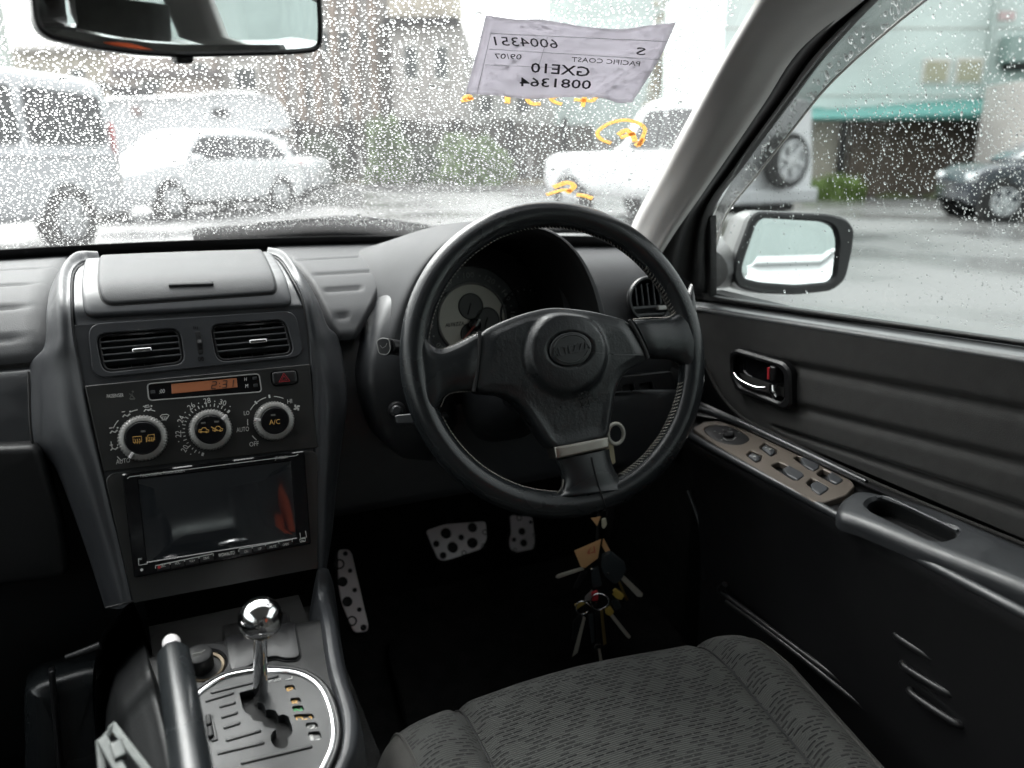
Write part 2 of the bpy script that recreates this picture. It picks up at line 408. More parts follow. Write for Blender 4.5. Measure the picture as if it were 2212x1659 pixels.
# ------------------------------------------------------------------ surfaces of the cabin
def face(v0): return (.828 + v0 * math.sin(R(20)), .735 + v0 * math.cos(R(20)))
FP = Plane((0, .828, .735), (1, 0, 0), (0, math.sin(R(20)), math.cos(R(20))))          # climate panel / head unit / vents
CS = Prof([(.86, .62), (.83, .645), face(-.078), face(-.04), face(.0), face(.05), face(.1), face(.15), face(.19), face(.212), (.914, .949), (.93, .9585), (.955, .9635), (1.0, .967), (1.06, .969), (1.12, .968), (1.17, .962), (1.22, .95)])
DS = Prof([(.93, .40), (.90, .55), (.885, .66), (.885, .76), (.898, .82), (.915, .86), (.930, .885), (.942, .898), (.965, .918), (1.02, .943), (1.1, .955), (1.25, .957), (1.45, .95)])
LS = Prof([(.30, .53), (.45, .563), (.62, .603), (.70, .622), (.735, .630), (.750, .631), (.760, .622), (.772, .59), (.80, .56), (.95, .55)])   # gear console top
def ws_y(x): return 1.345 - .24 * (x / .66) ** 2
def ws_z(x, y): t = ws_y(x) - y; return .948 + .60 * t - .06 * t * t
def ws_hit(px, py, off=0):
    d = ray(px, py); a, b = .3, 2.2
    g = lambda t: (lambda p: p.z - ws_z(p.x, p.y) + off)(CAM + d * t)
    for _ in range(50):
        m = (a + b) / 2
        if g(m) < 0: a = m
        else: b = m
    return CAM + d * a
def ws_n(x, y):
    e = .004; dx = V((2 * e, 0, ws_z(x + e, y) - ws_z(x - e, y))); dy = V((0, 2 * e, ws_z(x, y + e) - ws_z(x, y - e))); return dx.cross(dy).normalized()
class WSurf:
    def uv(s, px, py, h=0): p = ws_hit(px, py, .003); return (p.x, p.y)
    def at(s, x, y, h=0): return V((x, y, ws_z(x, y))) - ws_n(x, y) * (.0012 + h)
WS = WSurf()
def uvgrid(name, s, vs, xl, xr, nx, hf, m, parent, edge=.004, er=.008):
    P = []; n = len(vs)
    for i, v in enumerate(vs):
        a, b = xl(v), xr(v); row = []
        for j in range(nx + 1):
            u = a + (b - a) * j / nx
            e = min(1, min(v - vs[0], vs[-1] - v, u - a, b - u) / er); e = max(0, e)
            row.append(s.at(u, v, -edge + edge * 2 * math.sin(e * math.pi / 2) + hf(u, v)))
        P.append(row)
    fs = [(i * (nx + 1) + j, i * (nx + 1) + j + 1, (i + 1) * (nx + 1) + j + 1, (i + 1) * (nx + 1) + j) for i in range(n - 1) for j in range(nx)]
    return obj(name, [p for r in P for p in r], fs, m, parent, angle=80)
def lerpf(pts):
    pts = sorted(pts)
    def f(v):
        if v <= pts[0][0]: return pts[0][1]
        for (a, x), (b, y) in zip(pts, pts[1:]):
            if v <= b: return x + (y - x) * (v - a) / (b - a)
        return pts[-1][1]
    return f
def lin(a, b, n): return [a + (b - a) * i / n for i in range(n + 1)]
# ------------------------------------------------------------------ car shell (roof, pillars, rear, floor)
cabin = thing('car_cabin', 'grey cloth lined shell of the parked saloon car with roof, floor and right windscreen pillar', 'car', (0, .3, .25))
roof = grid('roof_lining', [[V((x, y, 1.335 + .035 * (1 - (x / .62) ** 2) - .05 * max(0, (y - .3)) - .06 * max(0, -y - .5))) for x in lin(-.62, .62, 6)] for y in (.70, .45, .1, -.4, -.9, -1.25)], M['pillar'], cabin, (2, 2), thick=.02)
floor = struct(obj('floor', [(-.8, -1.3, .27), (.8, -1.3, .27), (.8, 1.0, .27), (.8, 1.35, .34), (.8, 1.45, .9), (-.8, 1.45, .9), (-.8, 1.35, .34), (-.8, 1.0, .27)], [(0, 1, 2, 7), (7, 2, 3, 6), (6, 3, 4, 5)], M['carpet'], None, angle=20))
mat_pts = [(.19, .30), (.60, .30), (.60, .80), (.57, 1.16), (.25, 1.16), (.22, .85)]
class FloorS:
    def at(s, u, v, h=0): return V((u, v, .276 + h + max(0, v - 1.0) * .2))
for sx in (-1, 1): abox('kick_panel', (sx * .77 - .02, .95, .25), (sx * .77 + .02, 1.5, .86), M['carpet'], cabin)
fm = panel('floor_mat', FloorS(), rnd(mat_pts, .05), M['carpet'], None, h0=-.002, h=.012, er=.006, rings=10, step=.03)
tag(fm, 'black ribbed carpet mat in the dark footwell below the pedals', 'floor mat')
tun = [(-.12, .27), (-.115, .50), (.125, .50), (.13, .27)]
obj('transmission_tunnel', [(x, y, z) for y in (-.6, 1.0) for x, z in tun], [(0, 1, 5, 4), (1, 2, 6, 5), (2, 3, 7, 6)], M['carpet'], cabin)
obj('firewall', [(-.8, 1.30, .25), (.8, 1.30, .25), (.8, 1.18, .93), (-.8, 1.18, .93)], [(0, 1, 2, 3)], M['carpet'], cabin).modifiers.new('s', 'SOLIDIFY').thickness = .02
def pill(px_l, px_r, name='windscreen_pillar'):
    rows = []
    for (ax, ay, ayy), (bx, by, byy) in zip(px_l, px_r):
        A = PY(ax, ay, ayy); B = PY(bx, by, byy); mid = (A + B) / 2; out = (CAM - mid).normalized(); w = (B - A).length
        rows.append([A + V((.012, .03, 0)), A, A.lerp(B, .22) + out * w * .13, A.lerp(B, .5) + out * w * .2, A.lerp(B, .78) + out * w * .13, B, B + (A - B).normalized() * .002 + V((.03, .02, 0))])
    return grid(name, rows, M['pillar'], cabin, (6, 4))
pl = [(1362, 520, .985), (1387, 462, .955), (1437, 372, .90), (1503, 250, .815), (1576, 120, .72), (1648, 2, .635), (1700, -90, .57), (1750, -220, .48), (1840, -390, .38)]
prr = [(1418, 556, .94), (1466, 480, .905), (1546, 364, .84), (1640, 224, .755), (1716, 108, .69), (1840, 0, .605), (1930, -70, .53), (2070, -180, .44), (2270, -340, .35)]
pill(pl, prr)
LX = lambda p: V((-.0 - p.x, p.y, p.z))
rows = []
for (ax, ay, ayy), (bx, by, byy) in zip(pl, prr):
    A = LX(PY(ax, ay, ayy)); B = LX(PY(bx, by, byy)); rows.append([A, A.lerp(B, .3) + V((.01, -.01, 0)), A.lerp(B, .7) + V((.01, -.01, 0)), B])
grid('windscreen_pillar', rows, M['pillar'], cabin, (4, 3), thick=.01, label='far windscreen pillar on the passenger side, outside the picture')
for sx in (-1, 1):                                     # sides and rear of the cabin
    X_ = lambda z: sx * (.745 - .18 * max(0, (z - .9) / .43))
    for (ya, yb, nm) in ((-.20, -.36, 'door_pillar'), (-1.05, -1.40, 'rear_pillar')):
        grid(nm, [[V((X_(z) - sx * .0, ya, z)), V((X_(z) - sx * .03, (ya + yb) / 2, z)), V((X_(z), yb, z))] for z in (.30, .6, .9, 1.1, 1.34)], M['pillar'], cabin, (2, 3), thick=.02)
    obj('rear_door', [(sx * .74, y, z) for y, z in ((-.2, .27), (-1.3, .27), (-1.3, .93), (-.2, .93))], [(0, 1, 2, 3)], M['fabric'], cabin).modifiers.new('s', 'SOLIDIFY').thickness = .05
    obj('rear_side_window', [(X_(z), y, z) for y, z in ((-.3, .93), (-1.1, .93), (-1.1, 1.3), (-.3, 1.3))], [(0, 1, 2, 3)], M['pane'], cabin).modifiers.new('s', 'SOLIDIFY').thickness = .004
    obj('cant_rail', [(sx * a, y, z) for y in (.62, .2, -1.3) for a, z in ((.60, 1.28), (.50, 1.37))] if 0 else [(sx * .60, .5, 1.29), (sx * .54, .55, 1.36), (sx * .585, -.2, 1.30), (sx * .54, -.2, 1.37), (sx * .585, -1.3, 1.28), (sx * .54, -1.3, 1.34)], [(0, 1, 3, 2), (2, 3, 5, 4)], M['pillar'], cabin).modifiers.new('s', 'SOLIDIFY').thickness = .03
obj('passenger_door', [(-.74, 1.25, .27), (-.74, -.25, .27), (-.73, -.25, .93), (-.73, 1.25, .90)], [(0, 1, 2, 3)], M['fabric'], cabin).modifiers.new('s', 'SOLIDIFY').thickness = .05
obj('passenger_window', [(-.72, 1.0, .90), (-.72, -.25, .93), (-.585, -.25, 1.31), (-.585, .5, 1.31)], [(0, 1, 2, 3)], M['pane'], cabin).modifiers.new('s', 'SOLIDIFY').thickness = .004
obj('parcel_shelf', [(-.7, -1.25, .93), (.7, -1.25, .93), (.6, -1.75, .95), (-.6, -1.75, .95)], [(0, 1, 2, 3)], M['fabric'], cabin).modifiers.new('s', 'SOLIDIFY').thickness = .02
obj('rear_window', [(-.62, -1.75, .95), (.62, -1.75, .95), (.5, -1.28, 1.30), (-.5, -1.28, 1.30)], [(0, 1, 2, 3)], M['rear_tint'], cabin).modifiers.new('s', 'SOLIDIFY').thickness = .004
box('rear_seat', (0, -1.12, .7), (V((1, 0, 0)), V((0, .95, .25)), V((0, -.25, .95))), (1.3, .16, .62), M['fabric'], cabin, .05)
# door seal band between the pillar cloth and the side glass
sealA = prr; sealB = [(1535, 640, .94), (1540, 466, .92), (1612, 352, .85), (1712, 218, .765), (1786, 120, .70), (1898, 0, .61), (1995, -80, .54), (2135, -190, .45), (2340, -350, .36)]
def seal_rows(f):
    rows = []
    for (ax, ay, ayy), (bx, by, byy) in zip(sealA, sealB):
        A = PY(ax - 6, ay, ayy + .02); B = PY(bx, by, byy + .01); o = (CAM - A).normalized()
        rows.append([A, A.lerp(B, .12) + o * .012, A.lerp(B, .3) + o * .014, A.lerp(B, .42) - o * .004, A.lerp(B, .58) - o * .005, A.lerp(B, .68) + o * .006, A.lerp(B, .86) + o * .007, B, B - o * .03])
    return rows
grid('door_seal', seal_rows(0), M['rubber'], cabin, (5, 3))
# ------------------------------------------------------------------ windscreen, wipers, bonnet
wscr = thing('windscreen', 'large raked front windscreen speckled with rain behind the dashboard', 'windscreen', (0, 1.34, .95))
xs = lin(-.78, .70, 24)
def ws_top(x): return ws_y(x) - .72 + .1 * (x / .6) ** 2
rows = [[(lambda x: V((x, ws_y(x) + (ws_top(x) - ws_y(x)) * t, ws_z(x, ws_y(x) + (ws_top(x) - ws_y(x)) * t))))(x0 * (1 - .24 * t)) for x0 in xs] for t in lin(0, 1, 14)]
nx = len(xs)
obj('glass_pane', [p for r in rows for p in r], [(i * nx + j, i * nx + j + 1, (i + 1) * nx + j + 1, (i + 1) * nx + j) for i in range(14) for j in range(nx - 1)], M['screen'], wscr)
fr = []
for x in xs:
    for t in (-.02, .05): y = ws_y(x) - t; fr.append(V((x, y, ws_z(x, y))) - ws_n(x, y) * .004)
obj('black_border', fr, [(2 * i, 2 * i + 2, 2 * i + 3, 2 * i + 1) for i in range(nx - 1)], M['black'], wscr).modifiers.new('s', 'SOLIDIFY').thickness = .002
# bonnet and cowl seen through the foot of the screen
M['bodypaint'] = mat('silver_grey_car_paint', (.36, .37, .38), .25, .3, coat=.6)
bon = grid('bonnet', [[V((x, y, z - .05 * (x / .7) ** 2)) for x in lin(-.78, .78, 6)] for y, z in ((1.50, .87), (1.65, .86), (1.9, .84), (2.15, .80), (2.35, .75), (2.42, .68))], M['bodypaint'], None, (3, 3), thick=.01)
tag(bon, 'pale wet bonnet of the saloon beyond the foot of the windscreen', 'bonnet')
cw = thing('cowl_panel', 'black plastic cowl strip along the foot of the windscreen under the wipers', 'cowl', (0, 1.42, .93))
grid('cowl', [[V((x, ws_y(x) + a, z)) for x in lin(-.78, .72, 8)] for a, z in ((-.0, .935), (.05, .945), (.11, .93), (.2, .90))], M['rubber'], cw, (3, 2), thick=.006)
def wiper(lbl, pts, arm, nm='wiper'):
    t = thing(nm, lbl, 'wiper', pts[0], 'windscreen wipers')
    tube('blade', pts, .009, M['rubber'], t, 8, 5, flat=1.5); tube('arm', arm, .007, M['dark'], t, 8, 4)
    tube('spine', [p + V((0, 0, .011)) for p in pts[1:-1]], .005, M['dark'], t, 8, 4)
    return t
def wsp(px, py, o=.012): p = ws_hit(px, py); return p + ws_n(p.x, p.y) * o
wiper('long black wiper lying along the windscreen foot left of the steering wheel', [wsp(420, 527), wsp(560, 517), wsp(690, 507), wsp(800, 510), wsp(905, 522)], [wsp(640, 506, .02), wsp(760, 512, .03), wsp(905, 527, .03), wsp(1000, 534, .02)])
wiper('second black wiper low on the windscreen behind the instrument hood', [wsp(930, 520), wsp(1060, 508), wsp(1180, 500), wsp(1300, 500)], [wsp(1180, 497, .02), wsp(1270, 506, .03), wsp(1360, 520, .02)])
# rain on the outside of the glass
def drops(name, centers, m):
    vs = []; fs = []; n = 7
    for p, nn, a, r, el, hh in centers:
        a = (a - nn * a.dot(nn)).normalized(); b = nn.cross(a); k = len(vs); ph = rng.random() * 6
        jit = [1 + .13 * math.sin(2 * 2 * math.pi * j / n + ph) + .07 * math.sin(3 * 2 * math.pi * j / n + ph * 2) for j in range(n)]
        for rr, h in ((1, 0), (.86, .58), (.48, .9)):
            for j in range(n):
                w = 2 * math.pi * j / n; vs.append(p + (a * math.cos(w) * el + b * math.sin(w)) * (r * rr * jit[j]) + nn * (r * hh * h))
        vs.append(p + nn * (r * hh)); top = k + 3 * n
        for i in range(2):
            for j in range(n): fs.append((k + i * n + j, k + i * n + (j + 1) % n, k + (i + 1) * n + (j + 1) % n, k + (i + 1) * n + j))
        for j in range(n): fs.append((k + 2 * n + j, k + 2 * n + (j + 1) % n, top))
        fs.append(tuple(k + j for j in range(n - 1, -1, -1)))
    me = bpy.data.meshes.new(name); me.from_pydata(vs, [], fs); me.update(); me.shade_smooth(); me.set_sharp_from_angle(angle=R(70)); me.materials.append(m)
    o = bpy.data.objects.new(name, me); COL.objects.link(o); return o
cs = []; cell = {}
def far_ok(p, r, key, gap):
    g = .011; i, j, = int(p[0] // g), int(p[1] // g)
    for a in (-1, 0, 1):
        for b in (-1, 0, 1):
            for q in cell.get((key, i + a, j + b), ()):
                if math.hypot(q[0] - p[0], q[1] - p[1]) < (q[2] + r) * gap: return False
    cell.setdefault((key, i, j), []).append((p[0], p[1], r)); return True
for i in range(95000):
    x = rng.uniform(-.76, .66); t = rng.uniform(.03, .66); y = ws_y(x) - t
    r = min(.0044, max(.0006, rng.lognormvariate(math.log(.00125), .48)))
    if x > .67 - .30 * t: continue
    if i > 9000: r = min(r, .0016)
    if t < .10: r *= .75
    if not far_ok((x, t * 1.1), r, 'w', 1.14): continue
    nn = ws_n(x, y); p = V((x, y, ws_z(x, y))) + nn * .0008
    cs.append((p, nn, V((0, -1, .58)), r, rng.uniform(.85, 1.35), rng.uniform(.28, .5)))
dr = drops('raindrops', cs, M['water']); dr['kind'] = 'stuff'; tag(dr, 'thousands of raindrops beaded over the windscreen glass', 'raindrops')
# ------------------------------------------------------------------ dashboard
dash = thing('dashboard', 'dark grey padded dashboard running the full width under the windscreen', 'dashboard', (-.2, .95, .8))
vpad = DS.arc(V((0, .936, .892))); vend = DS.L[-1]
gl = lambda px, py: DS.uv(px, py)
redge = lerpf([(v, u) for u, v in [gl(88, 778), gl(101, 747), gl(104, 668), gl(115, 614), gl(150, 566), gl(176, 552)]])
ribL = [(gl(60, 585)[1], gl(112, 583)[0]), (gl(40, 619)[1], gl(80, 618)[0]), (gl(30, 668)[1], gl(66, 666)[0]), (gl(30, 734)[1], gl(58, 733)[0])]
def ribf(ribs, sgn, w=.004, d=.0038):
    def f(u, v):
        h = 0
        for rv, ru in ribs:
            k = max(0, min(1, (ru - u) * sgn / .012)); h -= d * math.exp(-((v - rv) / w) ** 2) * k
        return h
    return f
uvgrid('dash_pad', DS, lin(vpad, DS.arc(V((0, 1.40, .952))), 110), lambda v: -.80, redge, 60, ribf(ribL, 1), M['dash'], dash, .003)
uvgrid('lower_panel', DS, lin(DS.arc(V((0, .89, .79))), vpad - .003, 24), lambda v: -.80, lambda v: -.085, 30, lambda u, v: -.006, M['trim'], dash, .003)
uvgrid('lower_panel', DS, lin(.02, DS.arc(V((0, .89, .788))), 24), lambda v: -.80, lambda v: -.085, 12, lambda u, v: -.008, M['dark'], dash, .003)
# driver's side pad
LED = [DS.uv(*q) for q in ((600, 548), (650, 590), (686, 650), (708, 704), (733, 735))]
ribR = [(gl(720, 562)[1], gl(634, 562)[0], gl(830, 560)[0]), (gl(760, 592)[1], gl(673, 592)[0], gl(835, 590)[0]), (gl(740, 629)[1], gl(698, 629)[0], gl(785, 628)[0]), (gl(738, 686)[1], gl(722, 686)[0], gl(756, 686)[0])]
def ribfr(u, v):
    h = 0
    for rv, a, b in ribR:
        k = max(0, min(1, min(u - a, b - u) / .008 + .3)); h -= .0036 * math.exp(-((v - rv) / .004) ** 2) * k
    return h
vt = DS.uv(752, 732)[1]
ledge = lerpf([(v, u) for u, v in LED])
redge2 = lerpf([(vt, DS.uv(768, 732)[0]), (DS.uv(788, 700)[1], DS.uv(788, 700)[0]), (DS.uv(812, 655)[1], DS.uv(812, 655)[0]), (DS.uv(830, 600)[1], DS.uv(836, 600)[0]), (DS.uv(850, 570)[1], DS.uv(880, 570)[0]), (DS.uv(850, 548)[1], .40), (2, .6)])
uvgrid('dash_pad', DS, lin(vt, DS.arc(V((0, 1.40, .952))), 110), ledge, redge2, 60, ribfr, M['dash'], dash, .003)
uvgrid('lower_panel', DS, lin(DS.arc(V((0, .885, .665))), DS.arc(V((0, 1.2, .957))), 70), lambda v: .10, lerpf([(DS.arc(V((0, .89, .78))), .64), (DS.arc(V((0, .9, .80))), .19), (DS.arc(V((0, .95, .905))), .205), (DS.arc(V((0, 1.05, .95))), .40), (DS.arc(V((0, 1.2, .957))), .62)]), 40, lambda u, v: -.007 - .02 * max(0, min(1, (.60 - u) / .1)), M['trim'], dash, .002)
# seam beside the console, glovebox lid, footwell pieces
def seam(name, surf, pts, w=.0012, m='black', par=None):
    return tube(name, [surf(*p) for p in pts], w, M[m], par, 6, 4)
tube('panel_seam', [DS.hit(*p) + V((0, -.0105, 0)) for p in ((64, 797), (66, 860), (69, 920), (74, 960))], .0013, M['black'], dash, 6)
gx = Plane((-.3, .845, .6), (1, 0, 0), (0, .12, 1))
panel('glovebox_lid', gx, rnd(UV(gx, [(-500, 985), (70, 964), (86, 975), (130, 1120), (150, 1250), (-500, 1330)]), .012), M['dark'], dash, h0=-.03, h=.0, er=.008, rings=4, step=.02)
panel('heater_duct', Plane((-.2, .80, .5), (1, .1, 0), (0, .25, 1)), rnd(UV(Plane((-.2, .80, .5), (1, .1, 0), (0, .25, 1)), [(45, 1500), (75, 1478), (170, 1450), (235, 1440), (262, 1659), (250, 1900), (60, 1900)]), .02), M['leather2'], dash, h0=-.06, h=0, er=.018, rings=4, step=.02)
panel('duct_rib', Plane((-.2, .79, .5), (1, .1, 0), (0, .25, 1)), rnd(UV(Plane((-.2, .79, .5), (1, .1, 0), (0, .25, 1)), [(98, 1452), (112, 1448), (142, 1700), (128, 1700)]), .002), M['satin'], dash, h0=-.01, h=.004, er=.003, rings=2)
tube('duct_edge', [PY(142, 1421, .80), PY(180, 1408, .80), (PY(217, 1394, .80))], [.003, .004, .0045], M['satin'], dash, 8)
# right end of the dash: cap surface and round vent
def CP(x, y, z): return V((x, y, z))
rows = [[CP(x, y + (0 if y > 1 else .05 * max(0, x - .62)), z + (-.012 if x > .66 else 0)) for x in (.46, .49, .52, .55, .58, .61, .636)] for y, z in ((1.30, .945), (1.18, .953), (1.06, .957), (.99, .950), (.948, .925), (.925, .89), (.918, .85), (.93, .79), (.95, .73))]
grid('end_cap', rows, M['dash'], dash, (4, 3))
VP = Plane(PY(1402, 648, .913), (1, -.12, 0), (0, .3, 1))
av = thing('side_air_vent', 'round black air vent at the right end of the dashboard beside the steering wheel', 'air vent', VP.p)
lathe('vent_ring', [(.0265, -.012), (.0315, -.004), (.033, .003), (.0315, .006), (.029, .006), (.0275, .002), (.0265, -.012)], VP.p, VP.n, M['satin'], av, 40)
lathe('vent_bowl', [(.028, .0), (.027, -.02), (.02, -.03), (0, -.032)], VP.p, VP.n, M['black'], av, 32)
for i in range(5): box('vane', VP.at(-.018 + .009 * i, .008, -.007), (VP.e1, VP.e2, VP.n), (.0016, .030, .014), M['trim'], av, .0004)
box('cross_bar', VP.at(0, -.010, -.001), (VP.e1, VP.e2, VP.n), (.054, .0042, .008), M['trim'], av, .001)
box('cross_bar', VP.at(0, -.020, -.001), (VP.e1, VP.e2, VP.n), (.042, .0042, .008), M['trim'], av, .001)
box('vent_tab', VP.at(.014, -.0125, .006), (VP.e1, VP.e2, VP.n), (.012, .006, .008), M['silverpl'], av, .001)
# ------------------------------------------------------------------ instrument binnacle
bin_ = thing('instrument_cluster', 'deep hooded instrument cluster with pale speedometer seen through the steering wheel', 'instrument cluster', (.36, 1.0, .9))
def arch(y, cx, w, zt, zb, flare, dz=0):
    out = []
    for i in range(17):
        a = math.pi * (1 - i / 16); c, s = math.cos(a), math.sin(a)
        x = cx + (w + flare * (1 - abs(s)) ** 1.2) * (abs(c) ** .72) * (1 if c > 0 else -1); z = zb + (zt - zb) * (abs(s) ** .62)
        out.append(V((x, y + (.0 if 0 else .10 * (zt - z) * -1 * .0), z)))
    return out
secs = [(1.02, .106, .985, .80, .0), (.93, .112, 1.0, .80, .0), (.905, .118, 1.006, .80, .01), (.897, .125, 1.0135, .79, .02), (.905, .132, 1.016, .78, .03), (.95, .138, 1.017, .77, .03), (1.05, .15, 1.004, .78, .05), (1.2, .19, .97, .80, .08), (1.33, .23, .945, .80, .1)]
grid('hood_lining', [arch(y, .362, w, zt, zb, fl) for y, w, zt, zb, fl in secs[:4]], M['black'], bin_, (4, 2)); grid('hood', [arch(y, .362, w, zt, zb, fl) for y, w, zt, zb, fl in secs[3:]], M['dash'], bin_, (4, 2))
IP = Plane((.362, 1.012, .868), (1, 0, 0), (0, .22, 1))
panel('face', IP, rnd([(-.125, -.09), (.125, -.09), (.115, .05), (.06, .105), (-.06, .105), (-.115, .05)], .03), M['black'], bin_, h0=-.02, h=-.002, er=.002)
sc_ = IP.uv(1020, 690); 
def dial(c, r0, r1, name='speedometer'):
    o = IP.at(c[0], c[1], 0)
    lathe('dial_band', [(r1, .001), (r0, .001), (r0, .004)], o, IP.n, M['trim'], bin_, 64)
    d = lathe(name, [(r1 + .0015, .0), (r1 + .001, .003), (r1 - .001, .0035), (r1 - .002, .002)], o, IP.n, M['silverpl'], bin_, 64, ripple=lambda q, w: .0006 * math.cos(80 * w) if q == 2 else 0)
    return o
dial(sc_, .0725, .050)
lathe('dial_plate', [(.049, .0015), (0, .0018)], IP.at(*sc_), IP.n, mat('pale_dial_plate', (.66, .62, .55), .5, .1), bin_, 48)
for (px, py, r) in ((1016, 662, .0185), (1052, 692, .0185), (1018, 722, .0165)):
    c = IP.uv(px, py); lathe('small_gauge', [(r, .002), (r - .001, .0035), (r - .002, .0025), (0, .0025)], IP.at(*c), IP.n, mat('gauge_grey', (.09, .09, .088), .5), bin_, 32)
    tube('gauge_needle', [IP.at(c[0], c[1] + .004, .004), IP.at(c[0] - .006, c[1] - .011, .004)], .0009, M['black'], bin_, 6, 1)
pr_ = Print(IP, .0022)
for i, t in enumerate(['0', '20', '40', '60', '80', '100', '120', '140', '160', '180']):
    a = R(222 - i * 32 + 2); a = R(243 - i * 30.6); c = (sc_[0] + .061 * math.cos(a), sc_[1] + .061 * math.sin(a))
    class T(Plane): pass
    ex = V((math.sin(a), -math.cos(a))); w = .0052 * len(t)
    sub = Plane(IP.at(*c, 0), IP.e1 * ex.x + IP.e2 * ex.y, IP.e1 * math.cos(a) + IP.e2 * math.sin(a))
    class SubP:
        def __init__(s, p): s.p = p
        def uv(s, u, v, h=0): return (u, v)
        def at(s, u, v, h=0): return s.p.at(u, v, h)
    q = Print(SubP(sub), .0022); q.text(t, (-w / 2, -.0035), (w / 2, -.0035), (-w / 2, .0035)); k = len(pr_.v); pr_.v += q.v; pr_.f += [tuple(k + i for i in g) for g in q.f]
    a2 = R(243 - (i + .5) * 30.6); pr_.lineuv([(sc_[0] + .060 * math.cos(a2), sc_[1] + .060 * math.sin(a2)), (sc_[0] + .0622 * math.cos(a2), sc_[1] + .0622 * math.sin(a2))], .002)
pr_.build('dial_numerals', M['grey'], bin_)
pr_ = Print(IP, .0024); pr_.text('ALTEZZA', (962, 707), (1003, 702), (962, 699)); pr_.build('dial_lettering', M['dark'], bin_)
cN = IP.at(sc_[0] - .001, sc_[1] - .012, .008); cpx = IP.uv(1022, 702)
lathe('needle_hub', [(.0085, .003), (.0085, .009), (.006, .0105), (0, .011)], IP.at(cpx[0], cpx[1]), IP.n, M['gloss'], bin_, 24)
n2 = IP.uv(990, 740); tube('needle', [IP.at(cpx[0] + .006, cpx[1] + .006, .011), IP.at(n2[0], n2[1], .010)], [.0016, .0009], mat('needle_red', (.55, .12, .1), .5), bin_, 8, 1)
tube('needle_cap', [IP.at(cpx[0] + .006, cpx[1] + .007, .0125), IP.at(cpx[0] - .001, cpx[1] - .0015, .0125)], [.0014, .0014], M['white'], bin_, 8, 1)
o2 = IP.uv(1135, 680); lathe('rev_counter', [(.040, .0), (.040, .003), (.038, .003), (.036, .001), (0, .001)], IP.at(*o2), IP.n, M['dark'], bin_, 40)
q = Print(IP, .003)
for i in range(12):
    a = R(170 - i * 16); q.lineuv([(o2[0] + .034 * math.cos(a), o2[1] + .034 * math.sin(a)), (o2[0] + .037 * math.cos(a), o2[1] + .037 * math.sin(a))], .0011)
q.build('rev_marks', M['grey'], bin_)
q = Print(IP, .003)
for i in range(6): q.line([(862 + i * 6, 722), (860 + i * 6, 736)], .0014)
q.build('fuel_marks', M['dim'], bin_)
# side cowl below the hood, down to the knee panel
rows = []
for py, pxl, yl, pxr, yr in ((560, 893, 1.0, 945, .95), (628, 842, .955, 930, .915), (720, 805, .925, 930, .905), (806, 786, .905, 960, .895), (880, 792, .90, 985, .90), (940, 815, .90, 985, .92), (985, 862, .91, 985, .94)):
    A, B = PY(pxl, py, yl), PY(pxr, py, yr); rows.append([A + V((-.004, .06, -.004)), A, A.lerp(B, .18) + V((0, -.012, 0)), A.lerp(B, .55) + V((0, -.016, 0)), B, B + V((.004, .06, 0))])
grid('side_cowl', rows, M['trim'], bin_, (4, 4))
# ------------------------------------------------------------------ centre console
con = thing('centre_console', 'dark grey centre console stack with storage lid, paired air vents and curved side trims', 'console', (0, .85, .65))
Gl = [(216, 551), (180, 559), (157, 589), (153, 647), (158, 726), (173, 801), (194, 909), (220, 1017), (238, 1093), (262, 1190), (286, 1300)]
Ol = [(205, 547), (150, 556), (113, 614), (101, 668), (96, 747), (62, 800), (70, 945), (118, 1010), (152, 1093), (190, 1200), (226, 1312)]
Gr = [(576, 549), (604, 560), (630, 597), (655, 650), (666, 719), (671, 783), (677, 892), (681, 1010), (682, 1093), (684, 1160), (686, 1228)]
Or = [(588, 546), (625, 560), (655, 597), (686, 650), (708, 704), (733, 737), (750, 855), (738, 960), (726, 1060), (718, 1150), (705, 1228)]
def inner_rows():
    rows = []
    for a, b in zip(Gl, Gr):
        ua, va = CS.uv(*a); ub, vb = CS.uv(*b); rows.append([CS.at(ua + (ub - ua) * t, va + (vb - va) * t, -.0015 if 0 < t < 1 else -.007) for t in (0, .012, .05, .3, .5, .7, .95, .988, 1)])
    return rows
def top_rows():
    rows = []
    VT = .210
    for a, b in zip(Gl[:4], Gr[:4]):
        ua, va = CS.uv(*a); ub, vb = CS.uv(*b); rows.append([CS.at(ua + (ub - ua) * t, va + (vb - va) * t, -.0015 if 0 < t < 1 else -.007) for t in (0, .012, .05, .3, .5, .7, .95, .988, 1)])
    ua, ub = FP.uv(153, 655)[0], FP.uv(660, 668)[0]; A = FP.at(0, VT); va = CS.arc(A)
    rows.append([CS.at(ua + (ub - ua) * t, va, -.0015 if 0 < t < 1 else -.007) for t in (0, .012, .05, .3, .5, .7, .95, .988, 1)])
    return rows
grid('inner_frame', top_rows(), M['plas'], con, (6, 3))
vb_ = rnd(UV(FP, [(189, 700), (638, 671), (657, 771), (201, 819)]), [.014, .014, .014, .014])
gl2_ = [FP.uv(*p) for p in ((153, 655), (158, 726), (173, 801), (194, 909), (220, 1017), (238, 1093), (262, 1190), (286, 1300))]
gr2_ = [FP.uv(*p) for p in ((660, 668), (666, 719), (671, 783), (677, 892), (681, 1010), (682, 1093), (684, 1160), (686, 1228))]
gl2_[0] = (gl2_[0][0], .2105); gr2_[0] = (gr2_[0][0], .2105)
plate('lower_frame', FP, gl2_ + gr2_[::-1], [inset(ccw(vb_), .0015)], M['plas'], con, -.007, -.0015, .0006)
